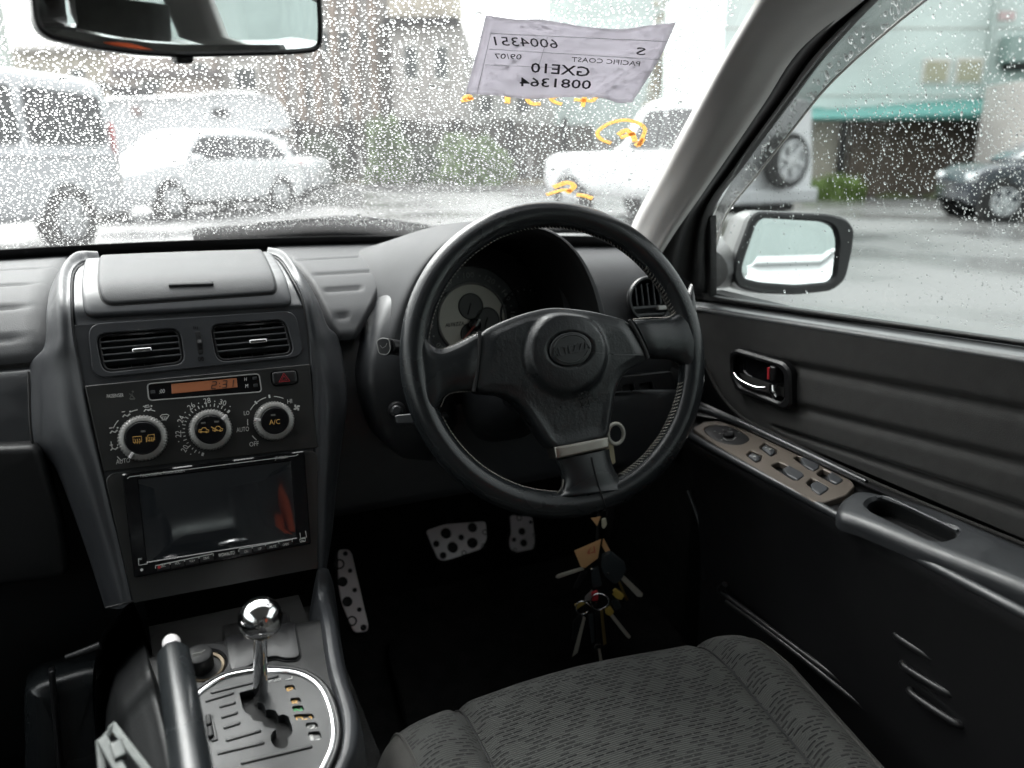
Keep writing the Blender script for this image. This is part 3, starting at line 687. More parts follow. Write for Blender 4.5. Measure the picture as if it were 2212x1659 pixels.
for G_, O_, sg in ((Gl, Ol, -1), (Gr, Or, 1)):
    rows = []
    for i, (g, o) in enumerate(zip(G_, O_)):
        u, v = CS.uv(*g); A = CS.at(u, v, .001); A0 = CS.at(u, v, -.012); B = PY(*o, A.y + (.035 if i > 0 else .03) + (.02 if i == 5 else 0)); n = CS.at(u, v, 1) - CS.at(u, v, 0)
        w = (B - A).length; rows.append([A0, A, A.lerp(B, .12) + n * .003, A.lerp(B, .4) + n * min(.012, w * .25), A.lerp(B, .75) + n * min(.006, w * .12), B, B + V((0, .03, -.004))])
    grid('side_trim', rows, M['plas'], con, (6, 4))
    tube('edge_gap', [CS.at(CS.uv(*g)[0], CS.uv(*g)[1], -.0015) for g in G_], .0017, M['black'], con, 6, 4)
# storage lid and its surround
lf = [(189, 572), (184, 675), (195, 689), (622, 664), (630, 656), (615, 603), (582, 553), (400, 556), (198, 560)]
P_ = rnd(UV(CS, [(186, 566), (183, 688), (632, 663), (617, 604), (584, 551)]), [.012, .012, .010, .03, .012])
panel('lid_surround', CS, P_, M['plas'], con, h0=-.004, h=.005, er=.004, rings=12, step=.006)
P_ = rnd(UV(CS, [(218, 557), (215, 634), (226, 667), (592, 641), (597, 630), (585, 590), (566, 552)]), [.006, .02, .014, .012, .006, .02, .006])
lid = panel('storage_lid', CS, P_, M['dash'], con, h0=.002, h=.0085, er=.003, rings=14, step=.005, label='wide padded lid of the console storage box')
panel('lid_gap', CS, inset(P_, -.0012), M['black'], con, h0=-.002, h=.0054, er=.0004, rings=10, step=.006)
panel('lid_grip', CS, rnd(UV(CS, [(366, 634), (366, 628.5), (462, 624), (462, 630)], .008), .0012), M['dash'], lid, h0=.006, h=.0112, er=.001, rings=2)
# vents
P_ = rnd(UV(FP, [(189, 700), (638, 671), (657, 771), (201, 819)]), [.014, .014, .014, .014])
def vent(pts, slats, vanes, tabpx, lbl):
    O = rnd(UV(FP, pts), [.011, .011, .009, .009]); I = inset(ccw(O), .0032)
    av = plate('air_vent', FP, O, [I], M['satin'], con, h0=-.018, h=-.001, er=.001, label=lbl)
    obj_b = panel('duct', FP, inset(ccw(O), .001), M['black'], av, h0=-.05, h=-.03, er=.001)
    us = [p[0] for p in I]; vs_ = [p[1] for p in I]; u0, u1, v0, v1 = min(us), max(us), min(vs_), max(vs_)
    for i in range(slats):
        v = v0 + (v1 - v0) * (i + 1) / (slats + 1); c = FP.at((u0 + u1) / 2, v, -.0065)
        box('slat', c, (FP.e1, (FP.e2 * .35 + FP.n).normalized(), (FP.e2 - FP.n * .35).normalized()), (u1 - u0 + .003, .011, .0021), M['plas'], av, .0007)
    for i in range(vanes):
        u = u0 + (u1 - u0) * (i + 1) / (vanes + 1); box('vane', FP.at(u, (v0 + v1) / 2, -.019), (FP.e1, FP.e2, FP.n), (.0013, v1 - v0, .012), M['dark'], av, 0)
    t = FP.uv(*tabpx); box('vent_tab', FP.at(t[0], t[1], .0015), (FP.e1 + FP.e2 * .0, FP.e2, FP.n), (.0185, .0042, .008), M['chrome'], av, .0012)
rim = plate('vent_bezel', FP, P_, [rnd(UV(FP, [(206, 722), (388, 709), (400, 786), (222, 806)]), .011), rnd(UV(FP, [(453, 702), (616, 690), (636, 766), (469, 783)]), .011)], M['plas'], con, h0=-.006, h=.0025, er=.001)
vent([(206, 722), (388, 709), (400, 786), (222, 806)], 4, 5, (307, 757), 'left square air vent of the console with five black louvres')
vent([(453, 702), (616, 690), (636, 766), (469, 783)], 4, 5, (557, 738), 'right square air vent of the console with its silver tab pushed right')
P_ = rnd(UV(FP, [(421, 717), (433, 716), (440, 765), (428, 767)]), .004)
panel('thumb_slot', FP, P_, M['black'], con, h0=0, h=.003, er=.0006)
cw_ = FP.uv(431, 741); lathe('thumb_wheel', [(.011, -.0028), (.0125, -.002), (.0125, .002), (.011, .0028)], FP.at(cw_[0], cw_[1], -.003) + FP.n * -.0045, FP.e1, M['satin'], con, 40, ripple=lambda q, w: .0007 * math.cos(10 * w))
q = Print(FP, .0027)
for k in range(3): q.line([(418 + k * 4, 705), (419.5 + k * 4, 712)], .0007)
q.build('vent_open_symbol', M['dark'], con); q = Print(FP, .0027)
for a, b in (((428, 772), (438, 771)), ((438, 771), (440, 779)), ((440, 779), (430, 780)), ((430, 780), (428, 772)), ((428, 772), (440, 779)), ((438, 771), (430, 780))): q.line([a, b], .0006)
q.build('vent_closed_symbol', M['dark'], con)
# ------------------------------------------------------------------ climate panel
cl = thing('climate_control_panel', 'charcoal climate control panel with three round dials and an orange clock', 'control panel', FP.at(0, .1, 0))
fpoly = UV(FP, [(184, 834), (668, 787), (686, 967), (225, 1019)])
clockpx = [(317, 831), (556, 809), (563, 846), (322, 866)]
clock = rnd(UV(FP, [(318, 830), (559, 808), (565, 847), (322, 866)]), .004)
haz = rnd(UV(FP, [(584, 804), (640, 799), (644, 830), (588, 835)]), .005)
plate('faceplate', FP, rnd(fpoly, .0015), [clock, haz], M['facia'], cl, h0=-.004, h=.0035, er=.0008)
panel('clock_glass', FP, inset(ccw(clock), -.0004), M['gloss'], cl, h0=-.006, h=.002, er=.0004)
tube('clock_rim', [FP.at(*p, .0033) for p in clock], .0007, M['grey'], cl, 6, 1, closed=True)
lcdm = mat('orange_lcd', (.30, .12, .06), .25, emit=((.85, .27, .12), .012))
lcd = panel('clock_display', FP, rnd(UV(FP, [(370, 830), (511, 817), (513, 837), (371, 851)]), .0008), lcdm, cl, h0=.001, h=.0026, er=.0004)
q = Print(FP, .0031)
def seg(ch, x, y, w, h, sl=.0):
    S = {'2': 'abged', '3': 'abgcd', '1': 'bc', '0': 'abcdef'}[ch]
    X = lambda a, b: (x + a * w + (1 - b) * 0 + b * -1.5 * 0, y - b * h - a * w * .095)
    L = dict(a=((0, 1), (1, 1)), b=((1, 1), (1, .5)), c=((1, .5), (1, 0)), d=((0, 0), (1, 0)), e=((0, 0), (0, .5)), f=((0, .5), (0, 1)), g=((0, .5), (1, .5)))
    for s_ in S:
        (a, b), (c, d) = L[s_]; q.line([(x + a * w + b * 1.5, y - b * h - a * w * .095), (x + c * w + d * 1.5, y - d * h - c * w * .095)], .0009)
seg('2', 457, 840, 9, 15); seg('3', 480, 838, 9, 15); seg('1', 490, 837, 13, 15)
q.disc(474, 828, .0006); q.disc(475, 835, .0006)
q.build('clock_digits', M['black'], lcd)
for px, py in ((330, 847), (550, 818), (551.5, 833)):
    c = FP.uv(px, py); panel('clock_button', FP, rnd([(c[0] - .0022, c[1] - .0016), (c[0] + .0022, c[1] - .0016), (c[0] + .0022, c[1] + .0016), (c[0] - .0022, c[1] + .0016)], .0005), M['trim'], cl, h0=0, h=.0036, er=.0004)
q = Print(FP, .0024); q.text(':00', (344, 850), (355.5, 849), (344.5, 841)); q.text('H', (528, 823), (533, 822.5), (528, 815)); q.text('M', (530, 838), (536, 837.5), (530, 830)); q.build('clock_lettering', M['white'], cl)
hb = panel('hazard_button', FP, inset(ccw(haz), .0006), M['satin'], cl, h0=-.004, h=.0062, er=.002, dome=.0004)
q = Print(FP, .0070); q.line([(603, 825), (626, 823), (613, 806)], .0009, True); q.line([(608, 821.5), (620, 820.5), (613, 811.5)], .0007, True); q.build('hazard_triangle', M['red'], hb)
q = Print(FP, .0040)
q.text('PASSENGER', (231, 859.5), (267, 857), (230.5, 852))
def arc_pts(c, r, a0, a1, n=6): return [(c[0] + r * math.cos(R(a0 + (a1 - a0) * i / n)), c[1] + r * math.sin(R(a0 + (a1 - a0) * i / n))) for i in range(n + 1)]
D1, D2, D3 = FP.uv(310, 947), FP.uv(454, 929), FP.uv(590, 910)
# temperature scale
for i in range(25):
    a = 236 - i * (236 - 42) / 24 if 0 else 247 - i * (247 - 40) / 24
    big = i % 2 == 0; r0, r1 = .0247, .0281 if big else .0268
    q.lineuv([(D2[0] + r0 * math.cos(R(a)), D2[1] + r0 * math.sin(R(a))), (D2[0] + r1 * math.cos(R(a)), D2[1] + r1 * math.sin(R(a)))], .0022 if i in (0, 24) else .0009)
q.text('20', (394, 976), (402, 966), (389, 971)) if 0 else None
for t, px, py, rot in (('20', 399, 969, 55), ('22', 385, 938, 85), ('24', 391, 906, 62), ('26', 413, 878, 33), ('28', 447, 866, 3), ('30', 481, 870, -24)):
    c = FP.uv(px, py); ex = V((math.cos(R(rot)), math.sin(R(rot)))); w, h = .0046, .0056
    A = V(c) - ex * w / 1 * .75; up_ = V((-ex.y, ex.x))
    a_, b_, t_ = A - up_ * h / 2, A + ex * w * 1.5 - up_ * h / 2, A + up_ * h / 2
    class Raw:
        def uv(s, u, v, h=0): return (u, v)
        def at(s, u, v, h=0): return FP.at(u, v, h)
    g = Print(Raw(), .0040); g.text(t, tuple(a_), tuple(b_), tuple(t_)); k = len(q.v); q.v += g.v; q.f += [tuple(k + i for i in z) for z in g.f]
for px, py in ((386, 954), (387, 921), (400, 891), (429, 871), (464, 867), (497, 878), (412, 981)): q.disc(px, py, .0006)
# fan scale
q.text('LO', (527, 897), (539, 896), (526.5, 888)); q.text('HI', (621, 872), (631, 870.5), (620.5, 863)); q.text('AUTO', (511, 934), (538, 931), (510.5, 924)); q.text('OFF', (539, 965), (559, 962.5), (538.5, 955))
for a0, a1 in ((168, 182), (128, 146), (100, 122), (60, 82), (208, 222)):
    q.lineuv(arc_pts(D3, .0268, a0, a1, 4), .0008)
for a in (125, 92): q.lineuv([(D3[0] + .0255 * math.cos(R(a)), D3[1] + .0255 * math.sin(R(a))), (D3[0] + .029 * math.cos(R(a)), D3[1] + .029 * math.sin(R(a)))], .0018)
c = FP.uv(640, 881)
for k in range(4):
    a = R(45 + 90 * k); q.lineuv([(c[0], c[1]), (c[0] + .0022 * math.cos(a), c[1] + .0022 * math.sin(a)), (c[0] + .0035 * math.cos(a - .5), c[1] + .0035 * math.sin(a - .5))], .002)
# air direction scale
q.text('AUTO', (251, 1003), (281, 998.5), (250.5, 993))
for a0, a1 in ((210, 222), (178, 194), (134, 152), (94, 108), (62, 76)): q.lineuv(arc_pts(D1, .0297, a0, a1, 4), .0008)
for px, py in ((246, 969), (245, 932), (272, 897), (318, 885)):
    q.line([(px - 7, py + 4), (px - 3, py - 1), (px + 3, py + 2), (px + 8, py - 3)], .0011); q.disc(px + 9, py - 8, .0009); q.line([(px + 3, py + 2), (px + 9, py - 3)], .0013)
    q.line([(px - 9, py - 7), (px - 2, py - 8)], .0009)
q.line([(312, 880), (314, 876), (321, 875), (323, 879)], .0007, True)
q.line([(346, 899), (350, 896), (360, 895), (365, 897), (360, 905), (351, 906)], .0008, True)
for k in range(3): q.line([(350 + 4 * k, 899), (351 + 4 * k, 904), (350 + 4 * k, 909)], .0006)
q.build('printed_markings', M['white'], cl)
q = Print(FP, .0040); q.line([(280, 862), (285, 850), (290, 862)], .0008); q.line([(279, 850), (292, 861)], .0008); q.disc(287, 846, .001); q.line([(281, 862), (291, 862)], .0014); q.build('seat_belt_symbol', M['dim'], cl)
def knob(c, r, ptr, lbl):
    o = FP.at(c[0], c[1], .0035)
    kn = lathe('dial', [(r, 0), (r, .010), (r - .0012, .0125), (r - .005, .0145), (r - .0058, .0145), (r - .0062, .0125), (r - .0062, .011)], o, FP.n, M['silverpl'], cl, 180, ripple=lambda q, w: (.0005 * math.cos(44 * w) if q < 3 else 0), ref=FP.e2, label=lbl)
    lathe('cap', [(r - .0063, .010), (r - .0063, .0138), (r - .0072, .0146), (0, .0146)], o, FP.n, M['gloss'], kn, 48)
    lathe('skirt', [(r + .0012, -.0005), (r + .0012, .0008), (r, .001)], o, FP.n, M['black'], kn, 48)
    a = R(ptr); ex = FP.e1 * math.cos(a) + FP.e2 * math.sin(a); box('pointer', o + ex * (r - .003) + FP.n * .0137, (ex, FP.n.cross(ex), FP.n), (.0065, .0026, .0026), M['alu'], kn, .0004)
    return kn
def kprint(kn, fn, m='amber', n='button_symbols'):
    q = Print(FP, .0186); fn(q); q.build(n, m if not isinstance(m, str) else M[m], kn)
k1 = knob(D1, .0230, 232, 'left dial for air direction with orange defroster symbols'); k2 = knob(D2, .0213, 36, 'middle temperature dial with orange car symbols'); k3 = knob(D3, .0208, 170, 'right fan dial marked with an orange A/C button')
def f1(q):
    q.line([(287, 944), (305, 942), (306, 954), (288, 956)], .0007, True)
    for k in range(3): q.line([(291 + 5 * k, 948), (293 + 5 * k, 953), (291 + 5 * k, 959)], .0006)
    q.line([(319, 940), (333, 938), (334, 950), (320, 952)], .0007, True); q.line([(316, 944), (317, 955)], .0009)
    for k in range(3): q.line([(322 + 4 * k, 944), (324 + 4 * k, 948), (322 + 4 * k, 954)], .0006)
def f2(q):
    for ox, oy in ((440, 930), (470, 927)):
        q.line([(ox - 11, oy + 3), (ox - 10, oy - 1), (ox - 5, oy - 2), (ox - 2, oy - 6), (ox + 4, oy - 6), (ox + 7, oy - 2), (ox + 11, oy - 1), (ox + 11, oy + 3)], .0008, True); q.disc(ox - 6, oy + 3, .0012); q.disc(ox + 6, oy + 3, .0012)
    q.line([(456, 922), (470, 929)], .0008)
kprint(k1, f1); kprint(k2, f2); kprint(k3, lambda q: q.text('A/C', (582, 917.5), (605, 915.5), (581.5, 907)))
for kn, L_ in ((k1, ((309, 932),)), (k2, ((439, 914), (468, 911))), (k3, ((590, 897),))):
    kprint(kn, lambda q: [q.line([(a - 5, b), (a + 5, b - .8)], .0018) for a, b in L_], 'dim', 'lamp')
# ------------------------------------------------------------------ head unit
hu = thing('touchscreen_head_unit', 'black double height touchscreen stereo with a row of small buttons below its screen', 'car stereo', FP.at(0, 0, 0))
surr = UV(FP, [(225, 1022), (686, 970), (686, 1228), (288, 1303)])
hole = UV(FP, [(264, 1024), (656, 974), (669, 1173), (291, 1246)])
surr = [(p[0], p[1] - .0006 if p[1] > 0 else p[1]) for p in surr]
ho = rnd(UV(FP, [(266, 1031), (652, 980), (666, 1171), (292, 1243)]), .002)
plate('surround', FP, rnd(surr, [.001, .001, .012, .012]), [ho], M['facia'], con, h0=-.006, h=.0028, er=.0008)
bez = rnd(UV(FP, [(264, 1024), (655, 974), (669, 1173), (291, 1246)]), .002)
scr = UV(FP, [(299, 1036), (627, 997), (640, 1161), (318, 1213)], .009)
plate('bezel', FP, bez, [scr], M['gloss'], hu, h0=-.006, h=.0095, er=.0012)
scm = mat('dark_lcd_screen', (.014, .016, .019), .07, spec=1.0, rvar=.02, varscale=20, coat=.6)
sp = panel('screen', FP, inset(ccw(scr), -.0008), scm, hu, h0=0, h=.0085, er=.0004, rings=2)
q = Print(FP, .0098)
q.line([(275, 1034), (280, 1030), (640, 984), (644, 981)], .0007); q.line([(299, 1206), (300, 1221), (318, 1218), (318, 1213)], .0006); q.line([(648, 1151), (649, 1163), (662, 1160), (660, 1147)], .0006)
q.text('7 INCH DIGITAL TOUCH SCREEN', (303, 1031), (399, 1019), (302.5, 1025)); q.text('JT-9286N', (594, 993), (621, 989.5), (593.5, 987)); q.text('MIC', (299, 1210), (307, 1209), (299, 1206))
for a, b in (((336, 1222), (461, 1196)), ((516, 1186), (631, 1165))):
    q.line([(a[0], a[1] + 6), a, b, (b[0], b[1] + 5)], .0008)
    for k in (1, 2, 3): x = a[0] + (b[0] - a[0]) * k / 4; y = a[1] + (b[1] - a[1]) * k / 4; q.line([(x, y), (x, y + 4)], .0008)
for t, x0, x1, y0, y1 in (('SRC', 348, 358, 1226, 1224), ('VOL-', 378, 390, 1220.5, 1218), ('VOL+', 409, 421, 1215.5, 1213), ('DBAS', 440, 452, 1209, 1206.5), ('UP', 558, 565, 1188.5, 1187.5), ('MUTE', 583, 597, 1185, 1182), ('OPEN', 611, 624, 1180, 1177.5), ('ON', 528, 536, 1195, 1193.5)):
    q.text(t, (x0, y0), (x1, y1), (x0 - .5, y0 - 5.5))
q.text('WOWAUTO', (472, 1203.5), (507, 1197), (471.5, 1196), bold=.012)
q.line([(647, 1165), (660, 1163), (659, 1169), (649, 1171)], .0007, True); q.line([(650, 1168), (657, 1167)], .0005)
q.disc(306, 1231, .0014); q.build('printed_lettering', M['white'], hu)
q = Print(FP, .0098); q.disc(344, 1225, .0016); q.build('power_mark', M['red'], hu)
for i, (x0, x1) in enumerate([(338, 367), (369, 398), (400, 429), (431, 461), (517, 544), (546, 573), (575, 602), (604, 631)]):
    s_ = -.195; yb = 1223 + (x0 - 336) * -.199; bp = UV(FP, [(x0, yb + 1), (x1, yb + 1 - (x1 - x0) * .199), (x1 + 1, yb + 12 - (x1 - x0) * .199), (x0 + 1, yb + 12)], .0095)
    panel('button', FP, rnd(bp, .0008), M['satin'] if i != 4 else M['trim'], hu, h0=.006, h=.0097, er=.0006, rings=2)
# ------------------------------------------------------------------ steering wheel
psi, tau = R(-8), R(20)
WC = PD(1208, 773, .905)
WP = Plane(WC, (math.cos(psi), math.sin(psi), 0), V((-math.sin(psi), math.cos(psi), 0)) * math.sin(tau) + V((0, 0, 1)) * math.cos(tau))
sw = thing('steering_wheel', 'black leather three spoke steering wheel filling the middle of the picture', 'steering wheel', WC)
RR, rr_ = .1655, .0152
def rimpt(a, b, r=None, R0=None):
    q = r or rr_; R0 = R0 or RR; w = R0 + q * math.cos(b); return WP.at(w * math.cos(a), w * math.sin(a), q * 1.02 * math.sin(b))
N1, N2 = 160, 20
def rgrip(a):                                           # thumb grips and seam swell
    g = 0
    for c_ in (R(150), R(22), R(178), R(-5)): g += .0 * math.exp(-((math.atan2(math.sin(a - c_), math.cos(a - c_))) / .16) ** 2)
    return rr_ + g
vs = [rimpt(2 * math.pi * i / N1, 2 * math.pi * j / N2, rgrip(2 * math.pi * i / N1)) for i in range(N1) for j in range(N2)]
obj('rim', vs, [(i * N2 + j, i * N2 + (j + 1) % N2, ((i + 1) % N1) * N2 + (j + 1) % N2, ((i + 1) % N1) * N2 + j) for i in range(N1) for j in range(N2)], M['leather2'], sw, angle=0)
# stitches round the inside of the rim (as real short threads)
sv, sf = [], []
def thread(a, b, r=.0005):
    t = (b - a).normalized(); n = WP.n - t * WP.n.dot(t); n.normalize(); m = t.cross(n); k = len(sv)
    for p in (a, b):
        for w in range(4): sv.append(p + (n * math.cos(w * math.pi / 2) + m * math.sin(w * math.pi / 2)) * r)
    for w in range(4): sf.append((k + w, k + (w + 1) % 4, k + 4 + (w + 1) % 4, k + 4 + w))
for i in range(220):
    a = 2 * math.pi * i / 220; deg = math.degrees(a)
    if 168 < deg < 200 or 344 < deg or deg < 12 or 262 < deg < 292: continue
    b0 = R(180 - 8); j = rng.uniform(-.06, .06)
    thread(rimpt(a, b0 + .1 + j, rr_ + .0006), rimpt(a + .017, b0 - .12 + j, rr_ + .0006), .00042)
    if deg > 290 or deg < 40: thread(rimpt(a + .008, b0 - .12 + j, rr_ + .0006), rimpt(a + .022, b0 - .36 + j, rr_ + .0006), .00045); thread(rimpt(a + .0, b0 + .3 + j, rr_ + .0006), rimpt(a + .018, b0 + .12 + j, rr_ + .0006), .00045)
# hub pad
hubpx = [(1034, 718), (1085, 693), (1134, 675), (1193, 662), (1274, 670), (1320, 681), (1356, 691), (1377, 722), (1397, 761), (1398, 776), (1375, 790), (1353, 804), (1339, 826), (1330, 851), (1321, 905), (1315, 949), (1255, 962), (1196, 977), (1165, 932), (1138, 890), (1118, 869), (1093, 853), (1060, 849), (1025, 847), (1028, 785)]
hub = rnd(UV(WP, hubpx, .01), .014, 5); hc = WP.uv(1226, 762, .018); hr = .0465
ec = WP.uv(1229, 755, .02)
def hubh(p, t):
    d = math.hypot(p[0] - hc[0], p[1] - hc[1]); k = max(0, min(1, (hr + .004 - d) / .009)); k = k * k * (3 - 2 * k)
    h = .008 * k + .0025 * k * (1 - (d / hr) ** 2 if d < hr else 0)
    sl = max(0, min(1, (p[0] - hc[0] + .10) / .02))
    top = max(0, 1 - abs(p[1] - (hc[1] + .02)) / .08); h += .004 * top
    low = max(0, (hc[1] - .03 - p[1])); h -= .03 * low
    e = math.hypot((p[0] - ec[0]) / .0262, (p[1] - ec[1]) / .0195); kk = max(0, min(1, (1.08 - e) / .12)); h -= .0022 * kk * kk * (3 - 2 * kk)
    return h * min(1, t * 9)
panel('airbag_cover', WP, hub, M['leather'], sw, h0=-.022, h=.012, er=.0055, dome=0, rings=34, step=.004, cen=(hc[0], hc[1]), hf=hubh, angle=0)
ew = V(WP.uv(1268, 752, .02)) - V(WP.uv(1192, 770, .02)); ea = math.atan2(ew.y, ew.x); ex, ey = WP.e1 * math.cos(ea) + WP.e2 * math.sin(ea), -WP.e1 * math.sin(ea) + WP.e2 * math.cos(ea)
EP = Plane(WP.at(ec[0], ec[1], .0255), ex, ey)
embm = mat('emblem_grey', (.02, .022, .023), .38, grain=(900, .2))
ell = lambda a, b, n=56: [(a * math.cos(2 * math.pi * i / n), b * math.sin(2 * math.pi * i / n)) for i in range(n)]
em = panel('emblem', EP, ell(.0245, .0182), embm, sw, h0=-.003, h=.0012, er=.0008, rings=3)
oring = [EP.at(.0205 * math.cos(a), .0150 * math.sin(a), .0013) for a in [R(i) for i in range(22, 159, 6)]]; tube('ring', oring, .0006, embm, em, 8, 1)
tube('ring', [EP.at(.0205 * math.cos(a), .0150 * math.sin(a), .0013) for a in [R(i) for i in range(202, 339, 6)]], .0006, embm, em, 8, 1)
class Raw2:
    def __init__(s, p): s.p = p
    def uv(s, u, v, h=0): return (u, v)
    def at(s, u, v, h=0): return s.p.at(u, v, h)
q = Print(Raw2(EP), .0024); q.text('ALTEZZA', (-.0225, -.0046), (.0225, -.0046), (-.0225, .0046), bold=.01); q.build('emblem_lettering', mat('emblem_letters', (.026, .028, .03), .3), em, th=.0013)
q = Print(Raw2(EP), -.0125)
dn = -V((0, 1))
for t, w, y in (('SRS', .0058, -.0528), ('AIRBAG', .0105, -.0575)): q.text(t, (-w + .0045 - y * .0, y), (w + .0045, y), (-w + .0045, y + .0034))
q.lineuv([(.0005, -.0595), (.0095, -.0595), (.0095, -.0655), (.0005, -.0655)], .0005, True); q.lineuv([(.002, -.0632), (.005, -.0642), (.008, -.0625)], .0007)
q.v = [v + WP.n * .0016 for v in q.v]
q.build('airbag_lettering', mat('embossed_black', (.004, .004, .004), .5), sw, th=.001)
# spokes
def spoke(rows_px, hs, ths, m, name='spoke'):
    rows = []
    for (a, b), h, th in zip(rows_px, hs, ths):
        A = V(WP.uv(*a, h)); B = V(WP.uv(*b, h)); row = []
        for j in range(20):
            w = 2 * math.pi * j / 20; c_ = math.cos(w); s_ = math.sin(w); k = (1 - math.copysign(abs(c_) ** .7, c_)) / 2
            q = A.lerp(B, k); row.append(WP.at(q.x, q.y, h + th * math.copysign(abs(s_) ** .75, s_)))
        rows.append(row)
    return grid(name, rows, m, sw, (6, 1), closed=True, caps=True)
spoke([((1031, 719), (1023, 846)), ((1010, 729), (1000, 846)), ((980, 744), (975, 850)), ((950, 752), (952, 868)), ((925, 738), (940, 895)), ((905, 700), (925, 930)), ((893, 680), (912, 950))], [.004, .003, .002, .001, .001, 0, 0], [.010, .012, .0125, .0135, .014, .0145, .010], M['leather2'])
spoke([((1364, 692), (1401, 773)), ((1385, 690), (1418, 776)), ((1410, 690), (1442, 776)), ((1440, 686), (1468, 786)), ((1465, 665), (1486, 812)), ((1484, 630), (1500, 850)), ((1492, 612), (1508, 872))], [.004, .003, .002, .001, .001, 0, 0], [.010, .012, .0125, .0135, .014, .0145, .010], M['leather2'])
spoke([((1199, 994), (1316, 970)), ((1208, 1012), (1318, 990)), ((1214, 1035), (1328, 1018)), ((1210, 1058), (1348, 1044)), ((1192, 1072), (1375, 1052)), ((1172, 1080), (1384, 1054))], [.004, .003, .002, .001, .001, 0], [.008, .010, .012, .0135, .0145, .010], M['leather2'])
tube('leather_seam', [WP.at(*WP.uv(px, py, h), h) for px, py, h in ((1278, 988, .0135), (1283, 1010, .0146), (1291, 1040, .0152), (1300, 1070, .0158), (1308, 1095, .013), (1312, 1112, .006))], .0008, M['black'], sw, 6)
band = UV(WP, [(1196, 966), (1313, 944), (1315, 968), (1200, 992)], .012)
panel('metal_band', WP, rnd(band, .002), M['nickel'], sw, h0=-.012, h=.0145, er=.002)
for pts in (((1036, 717), (1035, 750), (1030, 800), (1023, 846)), ((1359, 691), (1375, 718), (1392, 752), (1400, 774))):
    tube('pad_gap', [WP.at(*WP.uv(*p, .012), .0125) for p in pts], .0022, M['black'], sw, 6)
for P_ in (((1031, 719), (985, 741), (955, 754), (938, 752)), ((1023, 846), (985, 848), (962, 856), (950, 880)), ((1364, 691), (1400, 688), (1440, 686), (1458, 672)), ((1214, 1035), (1211, 1052), (1196, 1068), (1160, 1082))):
    pts = cr([WP.at(*WP.uv(*p, .002), .002) for p in P_], 6)
    for a, b in zip(pts, pts[1:]): thread(a.lerp(b, .1) + WP.n * .004, a.lerp(b, .8) + WP.n * .0065, .0005)
st = obj('stitching', sv, sf, M['stitch'], sw); st['kind'] = 'stuff'
lathe('boss', [(.045, -.02), (.055, -.05), (.05, -.075)], WC, WP.n, M['dark'], sw, 32, caps=True)
# ------------------------------------------------------------------ steering column and stalks
colm = thing('steering_column', 'black steering column shroud behind the wheel with its openings', 'steering column', WC + WP.n * -.1)
ax = V((0, -math.cos(R(24)), math.sin(R(24)))); rows = []
for t, w, hh in ((.055, .048, .045), (.08, .056, .054), (.13, .06, .062), (.22, .06, .07), (.34, .05, .07)):
    c0 = WC - ax * t + V((-.008, 0, -.012)); e = V((1, 0, 0)); g = ax.cross(e).normalized()
    rows.append([c0 + e * (w * math.copysign(abs(math.cos(a)) ** .7, math.cos(a))) + g * (hh * math.copysign(abs(math.sin(a)) ** .7, math.sin(a))) for a in [2 * math.pi * j / 24 for j in range(24)]])
grid('shroud', rows, M['trim'], colm, (3, 1), closed=True, caps=True)
kn = grid('knee_panel', [[PY(787, 812, .925), V((.25, .99, .80)), V((.40, 1.0, .80)), V((.55, .98, .80)), V((.64, .97, .80))], [PY(790, 880, .915), V((.27, .93, .79)), V((.40, .94, .78)), V((.55, .94, .77)), V((.71, .95, .76))], [PY(830, 958, .925), V((.28, .945, .70)), V((.40, .95, .70)), V((.55, .95, .70)), V((.71, .95, .70))], [PY(900, 990, .98), V((.29, 1.02, .665)), V((.40, 1.03, .66)), V((.55, 1.03, .66)), V((.71, 1.0, .66))], [V((.2, 1.12, .68)), V((.29, 1.12, .68)), V((.40, 1.12, .68)), V((.55, 1.12, .68)), V((.71, 1.1, .68))]], M['dark'], colm, (4, 4))
tube('knee_edge', [PY(918, 1018, 1.0), PY(940, 1042, 1.0), PY(985, 1052, 1.0), PY(1040, 1050, 1.0)], .003, M['satin'], colm, 8)
SWP = Plane(PY(1395, 830, .915), (1, -.05, 0), (0, .12, 1))
sp_ = thing('switch_blank_panel', 'small dark panel with two rectangular slots under the right wheel spoke', 'switch panel', SWP.p)
slots = [rnd(UV(SWP, q), .003) for q in ([(1340, 833), (1366, 829), (1370, 866), (1346, 869)], [(1379, 828), (1406, 824), (1410, 860), (1385, 864)])]
plate('slot_plate', SWP, rnd(UV(SWP, [(1318, 815), (1450, 800), (1462, 870), (1335, 890)]), .006), slots, M['satin'], sp_, h0=-.01, h=.004, er=.001)
for s_ in slots: panel('slot_blank', SWP, inset(ccw(s_), .001), M['black'], sp_, h0=-.012, h=-.003, er=.001); tube('slot_rim', [SWP.at(*p, .0042) for p in s_][:16], .0009, M['trim'], sp_, 6, 1)
def stalk(lbl, pts, rad, capn, nm='column_stalk', m='satin'):
    t = thing(nm, lbl, 'stalk', pts[0]); tube('arm', pts, rad, M[m], t, 14, 3, flat=.8); return t
S1 = [PY(990, 770, .90), PY(900, 762, .87), PY(862, 752, .855), PY(838, 748, .845)]
wsx = stalk('wiper stalk with a rounded white outlined end poking out left of the wheel rim', S1, [.008, .0095, .011, .011], 0)
E1 = PY(829, 746, .838); en = (CAM - E1).normalized()
SP1 = Plane(E1, r_, u_)
panel('stalk_end', SP1, rnd(UV(SP1, [(812, 736), (824, 729), (842, 731), (846, 756), (838, 768), (818, 766)]), .004), M['trim'], wsx, h0=-.010, h=.002, er=.002)
q = Print(SP1, .0026); q.line([(821, 746), (826, 752), (833, 748), (836, 741)], .0006); q.build('wash_symbol', M['grey'], wsx)
